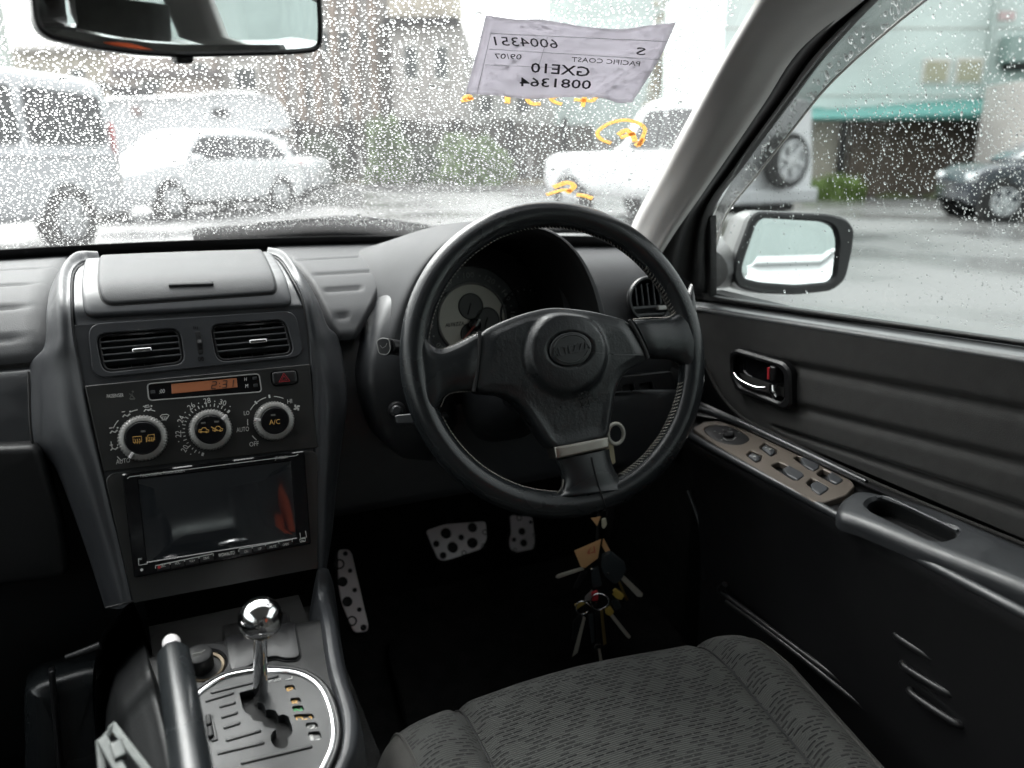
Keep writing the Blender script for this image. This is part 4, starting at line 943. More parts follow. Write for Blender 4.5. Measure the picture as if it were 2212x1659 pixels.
tube('end_rim', [SP1.at(*p, .0015) for p in inset(rnd(UV(SP1, [(812, 736), (824, 729), (842, 731), (846, 756), (838, 768), (818, 766)]), .004), .0008)], .0006, M['grey'], wsx, 6, 1, closed=True)
SP2 = Plane(PY(857, 750, .842), r_, u_); q = Print(SP2, .0); q.text('REAR', (846, 754), (862, 757), (847, 744)); q.build('stalk_lettering', M['white'], wsx)
panel('stalk_face', SP2, rnd(UV(SP2, [(843, 739), (872, 744), (870, 770), (842, 764)]), .001), M['satin'], wsx, h0=-.012, h=-.0008, er=.001)
S2 = [PY(960, 900, .89), PY(905, 903, .87), PY(872, 907, .855)]
s2 = stalk('short squared grey stalk left of the column below the wiper stalk', S2, [.0075, .008, .008], 0, m='trim')
SP3 = Plane(PY(875, 906, .848), r_, u_); panel('stalk_face', SP3, rnd(UV(SP3, [(853, 899), (858, 896), (905, 892), (905, 914), (860, 917), (855, 914)]), .002), M['trim'], s2, h0=-.012, h=.003, er=.002)
ko = PY(857, 886, .872); kk = thing('mirror_dimmer_knob', 'small round black knob on the column shroud above the short stalk', 'knob', ko)
lathe('knob_base', [(.0105, -.02), (.0105, .004), (.008, .008), (.0, .009)], ko, (CAM - ko), M['satin'], kk, 28); lathe('knob_tip', [(.006, .006), (.006, .012), (.004, .0135), (0, .0135)], ko, (CAM - ko), M['trim'], kk, 20)
# ------------------------------------------------------------------ lower console: rails, tray, ashtray, lighter, gear gate
M['gate'] = mat('gate_plastic', (.02, .021, .022), .42, grain=(900, .2), rvar=.06)
low = thing('lower_console', 'dark lower console with tray between curved side rails around the gear gate', 'console', (0, .65, .6))
ringpx = [(408, 1530), (435, 1500), (480, 1471), (520, 1460), (560, 1455), (600, 1455), (640, 1460), (672, 1474), (696, 1498), (712, 1535), (720, 1575), (718, 1610), (706, 1645), (680, 1690), (620, 1750), (520, 1790), (440, 1780), (390, 1730), (370, 1640), (380, 1570)]
ru = smooth2(UV(LS, ringpx), 4); rc_ = (sum(p[0] for p in ru) / len(ru), sum(p[1] for p in ru) / len(ru))
def in_ring(u, v, k=.96):
    x, y = rc_[0] + (u - rc_[0]) / k, rc_[1] + (v - rc_[1]) / k; c = False
    for (a, b), (d, e) in zip(ru, ru[1:] + ru[:1]):
        if (b > y) != (e > y) and x < (d - a) * (y - b) / (e - b) + a: c = not c
    return c
tl_ = lerpf([LS.uv(*p)[::-1] for p in ((305, 1370), (325, 1450), (345, 1530), (362, 1600), (400, 1780))]); tr_ = lerpf([LS.uv(*p)[::-1] for p in ((699, 1365), (714, 1460), (737, 1538), (744, 1585), (738, 1640), (715, 1700), (690, 1800))])
rows = []
for v in lin(LS.arc(V((0, .31, .53))), LS.L[-1] * .999, 150): rows.append([LS.at(u, v, -.03 if in_ring(u, v) else 0) for u in lin(tl_(v) - .004, tr_(v) + .006, 70)])
grid('tray', rows, M['tray'], low, (1, 1))
Ri = [(685, 1232), (686, 1289), (699, 1365), (714, 1460), (737, 1538), (744, 1585), (738, 1640), (715, 1700), (690, 1800)]
RiY = [.803, .79, .755, .715, .675, .64, .60, .56, .50]
rows = []
for (px, py), y in zip(Ri, RiY):
    A = PY(px, py, y) if y > .77 else LS.hit(px, py) + V((0, 0, .007)); rows.append([A + V((-.012, 0, -.05)), A + V((-.001, 0, -.003)), A + V((.003, -.002, .002)), A + V((.009, -.001, .001)), A + V((.014, .001, -.008)), A + V((.02, .004, -.06)), A + V((.03, .01, -.3))])
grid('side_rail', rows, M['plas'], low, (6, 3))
Le = [(289, 1303), (305, 1370), (325, 1450), (345, 1530), (362, 1600), (380, 1680), (400, 1780)]
LeY = [.803, .765, .72, .675, .635, .59, .53]
rows = []
for (px, py), y in zip(Le, LeY):
    A = PY(px, py, y) if y > .79 else LS.hit(px, py) + V((0, 0, .010)); rows.append([A + V((.010, 0, -.05)), A + V((.001, 0, -.003)), A + V((-.003, -.002, .002)), A + V((-.0085, -.002, -.002)), A + V((-.02, -.004, -.012)), A + V((-.034, -.004, -.03)), A + V((-.05, .0, -.10)), A + V((-.06, .01, -.3))])
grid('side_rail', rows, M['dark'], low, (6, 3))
tube('joint_line', [PY(229, 1313, .79), PY(260, 1306, .785), PY(287, 1299, .795)], .0012, M['black'], low, 6)
ash = UV(LS, [(481, 1357), (622, 1331), (649, 1419), (640, 1427), (616, 1428), (596, 1423), (575, 1427), (553, 1436), (528, 1451), (502, 1455), (496, 1443)])
panel('ashtray_lid', LS, rnd(ash, .003), M['satin'], low, h0=-.003, h=.004, er=.0012, rings=6, label='square lidded ashtray cover with a scalloped front edge'); panel('lid_gap', LS, inset(rnd(ash, .003), -.0014), M['black'], low, h0=-.003, h=.0012, er=.0005)
lc = LS.uv(443, 1443); lo_ = LS.at(*lc); ln = (LS.at(*lc, 1) - LS.at(*lc)).normalized()
lt = thing('cigarette_lighter', 'round black cigarette lighter in its ringed socket beside the handbrake', 'lighter', lo_)
lathe('socket', [(.0285, 0), (.0275, .003), (.021, .004), (.019, .002), (.0185, -.006)], lo_, ln, M['satin'], lt, 40)
lathe('brass_ring', [(.0185, .001), (.0175, .0025), (.0150, .0018), (.0145, -.003)], lo_, ln, mat('tarnished_brass', (.12, .095, .065), .45, .7, var=.3, varscale=200), lt, 40)
lathe('plug', [(.0125, -.004), (.0125, .015), (.0118, .0175), (.0105, .0182), (0, .0182)], lo_ + LS.at(0, .1, 0) * 0 + V((-.004, .004, 0)), ln, M['dark'], lt, 32)
q = Print(Raw2(Plane(lo_ + V((-.004, .004, 0)) + ln * .0184, (1, 0, 0), ln.cross(V((1, 0, 0))))), .0002); q.lineuv([(-.006, 0), (.003, 0), (.006, .002)], .0009); q.lineuv([(-.006, -.002), (.003, -.002)], .0006); q.build('lighter_symbol', M['dim'], lt)
gs = thing('gear_selector', 'automatic gear selector with chrome ball knob standing in its stepped gate', 'gear lever', LS.at(*LS.uv(575, 1560)))
gp = [(820, 1040), (900, 1018), (960, 1000), (1040, 1010), (1045, 1055), (975, 1085), (968, 1120), (1010, 1120), (1035, 1145), (1042, 1190), (1070, 1180), (1120, 1188), (1142, 1215), (1148, 1238), (1195, 1222), (1235, 1240), (1268, 1330), (1270, 1375), (1255, 1405), (1228, 1425), (1236, 1475), (1215, 1510), (1175, 1520), (1120, 1500), (1090, 1450), (1090, 1400), (1110, 1365), (1140, 1350), (1080, 1335), (1030, 1325), (1022, 1285), (940, 1275), (922, 1235), (870, 1205), (850, 1165)]
gpx = [(309.7 + a * .25338, 1238.7 + b * .25338) for a, b in gp]
gate = rnd(UV(LS, gpx), .0016, 3)
GPl = Plane(LS.at(0, LS.arc(V((0, .62, .603)))), (1, 0, 0), (0, 1, .24))
wins = []
for cx, cy, w, h in ((627, 1492, 22, 13), (639, 1519, 23, 12), (644, 1536, 25, 12), (657, 1554, 43, 12), (674, 1573, 26, 13), (680, 1595, 28, 18)):
    wins.append(rnd(UV(LS, [(cx - w / 2 - 1, cy - h / 2 + 1), (cx + w / 2 - 3, cy - h / 2 - 1), (cx + w / 2 + 1, cy + h / 2 - 2), (cx - w / 2 + 3, cy + h / 2 + 1)]), .0022, 3))
def LSplate(name, outer, holes, m, par, h0, h, er): return plate(name, LS, outer, holes, m, par, h0, h, er)
LSplate('gate_plate', ru, [gate] + wins, M['gate'], gs, -.006, .0035, .0003)
panel('gate_floor', LS, inset(ccw(gate), -.004), M['black'], gs, h0=-.02, h=-.0062, er=.001, rings=4)
tube('chrome_ring', [LS.at(p[0], p[1], .0035) for p in ru], .0026, M['chrome'], gs, 12, 1, closed=True)
tube('outer_ring', [LS.at(p[0], p[1], .002) for p in inset(ru, -.0045)], .003, M['satin'], gs, 10, 1, closed=True)
wm = mat('selector_window', (.05, .05, .048), .3)
for i, (P_, t, c) in enumerate(zip(wins, ('P', 'R', 'N', 'D-3', '2', 'L'), ('amber', 'amber', 'green', 'amber', 'white', 'white'))):
    if c == 'green': M['green'] = mat('printed_green', (.03, .32, .09), .5)
    w = panel('selector_window', LS, inset(ccw(P_), -.0006), wm, gs, h0=-.006, h=.0008, er=.0003, rings=2)
    us, v2 = [p[0] for p in P_], [p[1] for p in P_]; u0, u1, v0, v1 = min(us), max(us), min(v2), max(v2)
    q = Print(Raw2(LS), .0012); a = (v1 - v0); q.text(t, (u0 + a * .12, v0 + a * .1), (u1 - a * .12, v0 + a * .1), (u0 + a * .12, v1 - a * .12), bold=.02); q.build('selector_letter', M[c], w)
for px0, py0, px1, py1, w in ((455, 1503, 602, 1466, 6), (444, 1521, 506, 1502, 6), (474, 1533, 510, 1523, 5), (478, 1556, 515, 1545, 5), (483, 1579, 520, 1567, 5), (488, 1606, 565, 1584, 5), (470, 1634, 572, 1610, 5), (520, 1655, 675, 1618, 5)):
    a, b = V(LS.uv(px0, py0)), V(LS.uv(px1, py1)); t_ = (b - a).normalized(); n_ = V((-t_.y, t_.x)) * .0017
    panel('raised_rib', LS, rnd([tuple(a - n_), tuple(b - n_), tuple(b + n_), tuple(a + n_)], .0016, 3), M['gate'], gs, h0=.003, h=.0048, er=.0011, rings=2, step=.004)
q = Print(LS, .0042); q.text('SHIFT LOCK', (575, 1482), (608, 1475.5), (574.5, 1477.5)); q.line([(617, 1475), (631, 1472.5), (631, 1468)], .0006); q.build('shift_lock_lettering', M['white'], gs)
a = UV(LS, [(447, 1553), (460, 1550), (472, 1605), (458, 1609)]); panel('coin_latch', LS, rnd(a, .001), M['satin'], gs, h0=0, h=.0046, er=.0006)
for k in (0, 1): c = LS.uv(452 + k * 4, 1565 + k * 25); panel('latch_button', LS, rnd([(c[0] - .0025, c[1] - .006), (c[0] + .0025, c[1] - .006), (c[0] + .0025, c[1] + .006), (c[0] - .0025, c[1] + .006)], .002), M['dark'], gs, h0=0, h=.0075, er=.0015)
B0 = LS.at(*LS.uv(562, 1503), -.004); B1 = PY(563, 1336, B0.y - .035)
bd = (B1 - CAM).dot(f_); br = 46.5 * bd / FPX
tube('lever_shaft', [B0, B0.lerp(B1, .5), B1], [.0072, .0062, .0052], M['chrome'], gs, 20, 4)
axb = (B1 - B0).normalized()
kb = lathe('ball_knob', [(.006, -br * .97)] + [(br * math.cos(R(a)), br * math.sin(R(a))) for a in range(-72, 91, 6)], B1, axb, M['chrome'], gs, 64)
lathe('knob_collar', [(br * math.cos(R(a)) + .0002, br * math.sin(R(a))) for a in range(-80, -13, 6)], B1, V((.02, -.3, 1)), mat('smoked_chrome', (.3, .28, .25), .12, 1), kb, 64)
# ------------------------------------------------------------------ handbrake and the steel bracket
T0, T1 = PD(374, 1412, .66), PD(418, 1690, .52)
hbk = thing('handbrake_lever', 'black handbrake lever with a chrome release button standing beside the gear gate', 'handbrake', T1)
axh = (T0 - T1).normalized(); sdx = axh.cross((CAM - T0)).normalized(); upx = sdx.cross(axh).normalized()
rows = []
for t, r in ((-.25, .0135), (0, .0134), (.3, .0133), (.6, .0133), (.85, .0131), (.97, .0127), (1.0, .0114), (1.002, .008)):
    c = T1.lerp(T0, t); row = []
    for j in range(24):
        a = 2 * math.pi * j / 24; c_, s_ = math.cos(a), math.sin(a); rj = r * (1 / max(abs(c_), abs(s_), .78 * (abs(c_) + abs(s_)))) ** .55
        row.append(c + sdx * c_ * rj + upx * s_ * rj)
    rows.append(row)
grid('grip', rows, M['leather2'], hbk, (4, 1), closed=True, caps=True)
lathe('release_button', [(.0072, -.005), (.0072, .0185), (.0066, .0205), (.005, .0215), (0, .0218)], T0, axh, M['alu'], hbk, 32)
lathe('button_collar', [(.0078, -.004), (.0078, .0012), (.0066, .002)], T0, axh, M['dark'], hbk, 32)
brk = thing('steel_bracket', 'worn galvanised steel bracket frame low in the left corner beside the handbrake', 'bracket', PD(250, 1659, .55))
galv = mat('galvanised_steel', (.07, .078, .075), .55, .2, var=.35, varscale=90, rvar=.1)
def bar(n, a, b, w): 
    A, B = PD(*a), PD(*b); e = (B - A).normalized(); s_ = e.cross((CAM - A)).normalized(); box(n, (A + B) / 2, (e, s_, e.cross(s_)), ((B - A).length, w, w * .8), galv, brk, .0012)
bar('flat_bar', (243, 1567, .60), (345, 1700, .54), .006); bar('flat_bar', (222, 1598, .58), (275, 1690, .53), .0075); bar('cross_piece', (216, 1600, .58), (222, 1670, .56), .006); bar('cross_piece', (222, 1600, .582), (248, 1567, .60), .005); bar('pin', (250, 1606, .56), (262, 1640, .55), .008)
# ------------------------------------------------------------------ pedals
def pedal(nm, lbl, cat, outline, y, tilt, holes, m, rub=True, bend=None):
    c = outline[0]; o = PY(sum(p[0] for p in outline) / len(outline), sum(p[1] for p in outline) / len(outline), y)
    P_ = Plane(o, (1, 0, 0), (0, math.sin(R(tilt)), math.cos(R(tilt))))
    t = thing(nm, lbl, cat, o); O = rnd(UV(P_, outline), .007)
    H = []
    for px, py, r in holes: c = P_.uv(px, py); rm = r * (o - CAM).dot(f_) / FPX * 1.05; H.append([(c[0] + rm * math.cos(i * math.pi / 8), c[1] + rm * math.sin(i * math.pi / 8)) for i in range(16)])
    plate('metal_plate', P_, O, H, m, t, h0=-.002, h=.0015, er=.0008)
    panel('rubber_pad', P_, inset(ccw(O), -.002), M['rubber'], t, h0=-.014, h=-.0025, er=.003)
    for px, py, r in holes:
        c = P_.uv(px, py); rm = r * (o - CAM).dot(f_) / FPX
        lathe('rubber_stud' if r > 8 else 'rivet', [(rm, -.004), (rm, .0012), (rm * .8, .0022), (rm * .5, .0008), (0, .0005)], P_.at(*c), P_.n, M['rubber'], t, 20)
    return t, P_
t, P_ = pedal('brake_pedal', 'wide silver drilled brake pedal pad in the middle of the footwell', 'pedal', [(919, 1146), (962, 1132), (1049, 1126), (1052, 1165), (1040, 1186), (975, 1208), (958, 1212), (945, 1207)], 1.19, 38, [(963, 1152, 11), (1020, 1140, 11), (978, 1183, 11), (1020, 1173, 11), (996, 1161, 6), (942, 1175, 6.5), (1047, 1150, 6.5), (1044, 1180, 6), (1002, 1195, 6), (957, 1200, 7)], M['alu'])
tube('pedal_arm', [P_.at(-.0, .02, -.012), P_.at(0, .06, -.02), V((P_.p.x, 1.27, .66)), V((P_.p.x - .01, 1.26, .75))], .008, M['dark'], t, 10)
t, P_ = pedal('accelerator_pedal', 'narrow silver drilled accelerator pedal to the right of the brake', 'pedal', [(1101, 1113), (1150, 1116), (1155, 1163), (1154, 1186), (1112, 1194), (1101, 1184), (1099, 1166), (1104, 1152)], 1.21, 35, [(1121, 1119, 7), (1127, 1148, 7.5), (1131, 1173, 7.5), (1110, 1166, 4.5), (1154, 1156, 4.5), (1112, 1188, 4.5), (1155, 1180, 4.5), (1146, 1128, 4)], M['alu'])
tube('pedal_arm', [P_.at(0, .02, -.012), V((P_.p.x, 1.30, .55)), V((P_.p.x, 1.30, .68))], .006, M['dark'], t, 10)
pedal('footrest', 'long pale drilled metal footrest plate at the left wall of the footwell', 'footrest', [(730, 1187), (753, 1187), (760, 1196), (796, 1352), (793, 1364), (765, 1368), (748, 1330), (736, 1298), (730, 1262)], 1.10, 42, [(762 - 16, 1196, 5), (733, 1219, 12), (756, 1233, 4.5), (740, 1257, 11.5), (766, 1275, 4.5), (750, 1300, 11.5), (776, 1317, 4.5), (760, 1342, 11.5), (785, 1356, 6)], mat('pale_aluminium', (.8, .74, .75), .45, .6))
# ------------------------------------------------------------------ keys
kz = .885
kb_ = thing('key_bunch', 'bunch of keys and fobs with an orange paper tag hanging below the ignition', 'keys', PY(1292, 1140, kz))
brass = mat('worn_brass', (.42, .31, .12), .4, .8); kst = mat('key_steel', (.6, .57, .5), .4, .4); ylw = mat('yellow_plastic', (.5, .36, .08), .5)
tagm = mat('orange_paper', (.62, .36, .17), .8); fobm = mat('dark_fob_plastic', (.03, .036, .04), .35)
KP = Plane(PY(1292, 1200, kz), r_, V((0, 0, 1)))
def kpan(nm, pts, m, h=0, r=.001, th=.002, lab=None): return panel(nm, KP, rnd(UV(KP, pts), r), m, kb_, h0=h - th, h=h, er=min(.0008, th / 3), rings=2, label=lab)
tube('cord', [KP.at(*KP.uv(x, y), -.004) for x, y in ((1294, 1095), (1292, 1140), (1290, 1175), (1288, 1210))], .0022, M['rubber'], kb_, 8)
kpan('paper_tag', [(1240, 1187), (1298, 1162), (1291, 1203), (1263, 1224), (1254, 1222)], tagm, .004, .0005, .0008)
kpan('paper_tag', [(1276, 1119), (1298, 1116), (1290, 1137)], tagm, .0, .0005, .0008)
kpan('paper_tag', [(1304, 1164), (1318, 1190), (1312, 1200), (1300, 1180)], tagm, -.002, .0005, .0008)
q = Print(KP, .0046); q.line([(1269, 1196), (1275, 1183), (1272, 1197), (1283, 1192)], .0011); q.line([(1283, 1180), (1285, 1195)], .0011); q.build('pen_mark', M['red'], kb_)
kpan('fob', [(1300, 1196), (1318, 1188), (1348, 1212), (1352, 1228), (1338, 1250), (1326, 1256), (1306, 1240), (1298, 1225)], fobm, .008, .004, .008)
kpan('fob', [(1276, 1230), (1292, 1222), (1300, 1262), (1280, 1268)], fobm, .004, .003, .006)
kpan('key', [(1335, 1243), (1344, 1238), (1388, 1280), (1386, 1287), (1376, 1286)], kst, .004, .0008, .002, 'broad pale key sticking out to the right')
kpan('key', [(1257, 1226), (1262, 1231), (1206, 1250), (1200, 1248), (1204, 1242)], kst, .0, .0008, .002)
kpan('key', [(1336, 1262), (1340, 1258), (1358, 1298), (1352, 1300)], brass, -.002, .0008, .002)
kpan('key_head', [(1319, 1275), (1328, 1265), (1348, 1280), (1342, 1290), (1330, 1287)], ylw, .008, .002, .003)
kpan('key_head', [(1306, 1312), (1317, 1305), (1326, 1318), (1318, 1327), (1307, 1322)], ylw, .006, .002, .003)
kpan('key', [(1316, 1326), (1322, 1322), (1362, 1372), (1358, 1376), (1352, 1372)], kst, .005, .0008, .002)
kpan('key', [(1296, 1318), (1302, 1316), (1310, 1388), (1303, 1392)], brass, .003, .0008, .002)
kpan('key', [(1285, 1320), (1292, 1320), (1296, 1385), (1288, 1385)], M['dark'], .006, .001, .003)
kpan('key', [(1270, 1322), (1280, 1322), (1284, 1380), (1277, 1385)], fobm, .007, .002, .004)
kpan('key', [(1260, 1330), (1265, 1334), (1248, 1408), (1236, 1418), (1242, 1395)], kst, .002, .0008, .0015)
kpan('fob', [(1238, 1345), (1255, 1325), (1262, 1345), (1250, 1375), (1236, 1385)], M['satin'], .0, .003, .004)
kpan('key', [(1284, 1388), (1297, 1386), (1298, 1396), (1286, 1398)], M['chrome'], .006, .001, .004)
kpan('key', [(1291, 1398), (1296, 1397), (1302, 1430), (1296, 1434)], kst, .004, .0008, .002)
kpan('key_head', [(1262, 1284), (1278, 1268), (1284, 1290), (1264, 1292)], M['silverpl'], .008, .001, .002); kpan('key_head', [(1276, 1272), (1290, 1268), (1291, 1290), (1277, 1292)], M['red'], .009, .002, .002)
kpan('key_head', [(1240, 1302), (1262, 1294), (1265, 1299), (1244, 1314)], ylw, .005, .001, .002)
kpan('fob', [(1320, 1298), (1336, 1296), (1342, 1312), (1330, 1318)], fobm, .002, .002, .004)
kpan('fob', [(1255, 1240), (1270, 1238), (1250, 1270), (1238, 1274)], M['satin'], -.002, .002, .004)
def kring(px, py, r, m, h=.010): c = KP.uv(px, py); tube('key_ring', [KP.at(c[0] + r * math.cos(a), c[1] + r * math.sin(a), h + .002 * math.sin(a * 2)) for a in [2 * math.pi * i / 24 for i in range(24)]], .0011, m, kb_, 8, 1, closed=True)
kring(1294, 1290, .0130, M['chrome'], .012); kring(1258, 1306, .0105, M['chrome'], .009)
for px, py in ((1276, 1222), (1312, 1230), (1288, 1295), (1262, 1290), (1320, 1270), (1284, 1389)): c = KP.uv(px, py); lathe('key_rivet', [(.0022, 0), (.0022, .002), (0, .003)], KP.at(c[0], c[1], .010), KP.n, M['chrome'], kb_, 12)
kr = tube('key_loop', [PY(1313 + 17 * math.cos(a) + 0, 940 + 26 * math.sin(a), .86) + V((.004, 0, 0)) for a in [2 * math.pi * i / 20 for i in range(20)]] if 0 else [PY(1314 + 2 + 17 * math.cos(a) + 14, 937 + 22 * math.sin(a), .87) for a in [2 * math.pi * i / 20 for i in range(20)]], .0026, mat('white_plastic', (.6, .58, .52), .4), kb_, 10, 1, closed=True)
kpan('key_tab', [(1299, 1120), (1308, 1117), (1311, 1130), (1305, 1140), (1300, 1138)], mat('cream_plastic', (.5, .47, .36), .5), .004, .002, .003)
ig = thing('ignition_lock', 'ignition lock with a pale key standing behind the lower wheel spoke', 'ignition', PY(1320, 975, .88))
lathe('lock_barrel', [(.016, -.03), (.016, .0), (.013, .004), (0, .004)], PY(1300, 985, .90), (CAM - PY(1300, 985, .90)), M['satin'], ig, 28)
panel('ignition_key', Plane(PY(1318, 975, .875), r_, u_), rnd(UV(Plane(PY(1318, 975, .875), r_, u_), [(1310, 950), (1324, 952), (1330, 1000), (1318, 1006), (1308, 985)]), .002), mat('cream_tag', (.45, .4, .27), .5), ig, h0=-.003, h=0, er=.0008)
# ------------------------------------------------------------------ driver's door
M['seatside0'] = mat('fabric_piping', (.02, .019, .018), .9)
door = thing('driver_door', 'dark cloth and plastic door panel on the right with wood toned switch plate and pull handle', 'door', (.7, .5, .7))
def pl(pts):
    def f(x):
        for (a, b), (c, d) in zip(pts, pts[1:]):
            if x <= c or (c, d) == pts[-1]: return b + (d - b) * (x - a) / (c - a)
    return f
gl_ = pl([(1500, 637), (2212, 738), (2700, 810)]); h0_ = pl([(1500, 650), (2212, 753), (2700, 826)]); h1_ = pl([(1500, 664), (2212, 777), (2700, 858)])
colx = [1490, 1540, 1620, 1720, 1840, 1980, 2120, 2260, 2420, 2620]
grid('window_sill', [[PX(x, gl_(x) - 5, .735) for x in colx], [PX(x, gl_(x) + 3, .722) for x in colx], [PX(x, h0_(x) - 4, .718) for x in colx], [PX(x, h0_(x), .708) for x in colx], [PX(x, (h0_(x) + h1_(x)) / 2, .690) for x in colx], [PX(x, h1_(x) + 3, .684) for x in colx], [PX(x, h1_(x) + 12, .688) for x in colx]], mat('sill_lightened_plastic', (.12, .125, .128), .28, grain=(900, .2)), door, (4, 3))  # sill colour lightened to stand in for the outdoor reflection along it
grid('weatherstrip', [[PX(x, gl_(x) - 4, .722) for x in colx], [PX(x, gl_(x) - 2, .708) for x in colx], [PX(x, gl_(x) + 6, .706) for x in colx], [PX(x, gl_(x) + 11, .716) for x in colx]], M['rubber'], door, (3, 3))
left = cr([V(p + (0,)) for p in ((1508, 662), (1514, 740), (1527, 797), (1560, 858), (1603, 902), (1650, 927))], 5); nL = len(left)
rows = []
for i, p in enumerate(left):
    t = i / (nL - 1); q = V((2640, 858 + (1345 - 858) * t, 0)); x0 = .685 + .008 * math.sin(min(1, t * 3) * math.pi / 2)
    rows.append([PX(p.x + (q.x - p.x) * s, p.y + (q.y - p.y) * s, x0) for s in (0, .06, .13, .22, .35, .5, .7, 1)])
def fdisp(t, s, P):
    h = 0
    k = max(0, min(1, (s - .155) / .05)); k = k * k * (3 - 2 * k)
    for c in (.245, .525, .79): h -= .0085 * math.exp(-((t - c) / .034) ** 2) * k
    return h + .002 * math.sin(max(0, t) * math.pi)
grid('fabric_insert', rows, M['fabric'], door, (4, 10), fdisp)
tube('insert_piping', [PX(p.x, p.y, .684) for p in left[8:]] + [PX(1884, 1040, .684), PX(2212, 1176, .684), PX(2640, 1350, .684)], .0022, M['seatside0'], door, 8, 3)
sail = Plane((.70, .95, .95), (0, -1, 0), (-.2, 0, 1))
panel('sail_panel', sail, rnd(UV(sail, [(1418, 600), (1440, 540), (1500, 480), (1540, 465), (1541, 640), (1500, 650), (1428, 645)]), .004), M['rubber'], door, h0=-.006, h=.006, er=.003)
panel('sail_cap', sail, rnd(UV(sail, [(1462, 585), (1500, 562), (1503, 500), (1530, 492), (1531, 630), (1470, 636)]), .003), M['satin'], door, h0=0, h=.010, er=.002)
AP = Plane((.63, .69, .739), (0, -1, .06), (1, 0, .12))
J = pl([(1480, 855), (1560, 892), (1650, 929), (1884, 1040), (2212, 1176), (2640, 1350)])
Tp = pl([(1480, 893), (1555, 906), (1600, 921), (1838, 1034), (2212, 1198), (2640, 1380)])
In = pl([(1480, 932), (1524, 958), (1798, 1106), (2212, 1322), (2640, 1545)])
ax_ = [1480, 1520, 1560, 1610, 1680, 1760, 1850, 1960, 2080, 2212, 2400, 2620]
rows = [[PX(x, J(x) - 3, .70) for x in ax_], [PX(x, J(x) + 4, .694) for x in ax_], [PX(x, J(x) * .72 + Tp(x) * .28, .682) for x in ax_], [PX(x, J(x) * .4 + Tp(x) * .6, .674) for x in ax_], [AP.hit(x, Tp(x), .006) for x in ax_], [AP.hit(x, Tp(x) + 7, -.003) for x in ax_], [AP.hit(x, (Tp(x) + In(x)) / 2, -.006) for x in ax_], [AP.hit(x, In(x) - 9, -.003) for x in ax_], [AP.hit(x, In(x), -.0015) for x in ax_], [AP.hit(x, In(x), -.0015) + V((-.003, 0, -.012)) for x in ax_], [AP.hit(x, In(x), 0) + V((.012, 0, -.05)) for x in ax_], [AP.hit(x, In(x), 0) + V((.03, .0, -.12)) for x in ax_], [AP.hit(x, In(x), 0) + V((.045, .0, -.24)) for x in ax_], [AP.hit(x, In(x), 0) + V((.05, .0, -.45)) for x in ax_]]
grid('armrest_panel', rows, M['satin'], door, (4, 4))
tube('armrest_edge', [AP.hit(x, In(x), -.002) + V((-.002, 0, 0)) for x in (1490, 1524, 1600, 1700, 1798, 1900, 2050, 2212, 2400, 2620)], .0048, M['trim'], door, 10, 4)
tube('armrest_crest', [PX(x, J(x) * .52 + Tp(x) * .48, .672) for x in (1500, 1560, 1610, 1700, 1790, 1872)], [.004, .005, .005, .005, .005, .003], M['trim'], door, 10, 3)
# switch plate with its switches
swp = UV(AP, [(1498, 925), (1521, 911), (1555, 908), (1598, 922), (1700, 970), (1836, 1036), (1846, 1049), (1828, 1069), (1778, 1086), (1758, 1084), (1640, 1016), (1532, 950)], .003)
wsw = [[(1664, 1005), (1682, 997), (1735, 1022), (1728, 1031), (1716, 1039)], [(1702, 984), (1716, 977), (1772, 1006), (1763, 1017), (1752, 1022)], [(1740, 1043), (1752, 1032), (1790, 1053), (1782, 1062), (1768, 1068)], [(1762, 1024), (1776, 1012), (1822, 1036), (1812, 1044), (1804, 1048)]]
wh = [rnd(UV(AP, q, .003), .004, 3) for q in wsw]
lk = [rnd(UV(AP, q, .003), .003, 3) for q in ([(1612, 982), (1622, 972), (1648, 983), (1644, 994), (1632, 998)], [(1640, 966), (1652, 955), (1680, 970), (1677, 981), (1664, 985)])]
ov = smooth2(UV(AP, [(1522, 926), (1548, 916), (1580, 920), (1610, 936), (1619, 948), (1600, 960), (1568, 958), (1540, 946)], .003), 4)
spt = plate('switch_plate', AP, rnd(swp, .004, 3), wh + lk + [ov], M['bronze'], door, -.004, .003, .001, label='bronze toned plate carrying the mirror and window switches')
for w in wh + lk: panel('switch_well', AP, inset(ccw(w), -.0005), M['black'], door, h0=-.02, h=-.012, er=.0005, rings=2)
panel('mirror_switch', AP, inset(ccw(ov), .0004), M['satin'], door, h0=-.006, h=.0022, er=.001, rings=3)
for px, py, r in ((1575, 941, .0075),): c = AP.uv(px, py, .003); lathe('joystick', [(r, 0), (r, .004), (r * .8, .006), (r * .5, .0052), (0, .0052)], AP.at(c[0], c[1], .002), AP.n, M['satin'], door, 28)
q = Print(AP, .0031)
for px, py in ((1545, 931), (1563, 928), (1578, 926), (1597, 934), (1560, 950), (1556, 936)): q.disc(px, py, .0014, 8)
q.line([(1563, 945), (1570, 951), (1584, 950), (1590, 944)], .0012); q.build('mirror_switch_marks', M['grey'], door)
for i, qd in enumerate(([(1690, 1011), (1704, 1003), (1733, 1018), (1737, 1026), (1722, 1036), (1700, 1024)], [(1728, 988), (1740, 982), (1770, 998), (1768, 1010), (1756, 1016), (1736, 1004)], [(1750, 1044), (1764, 1036), (1789, 1050), (1787, 1057), (1770, 1068), (1752, 1056)], [(1786, 1024), (1797, 1017), (1820, 1032), (1816, 1040), (1806, 1044), (1790, 1036)])):
    panel('window_switch', AP, rnd(UV(AP, qd, .005), .0025, 3), M['plas'], door, h0=-.012, h=.0045, er=.002, rings=3)
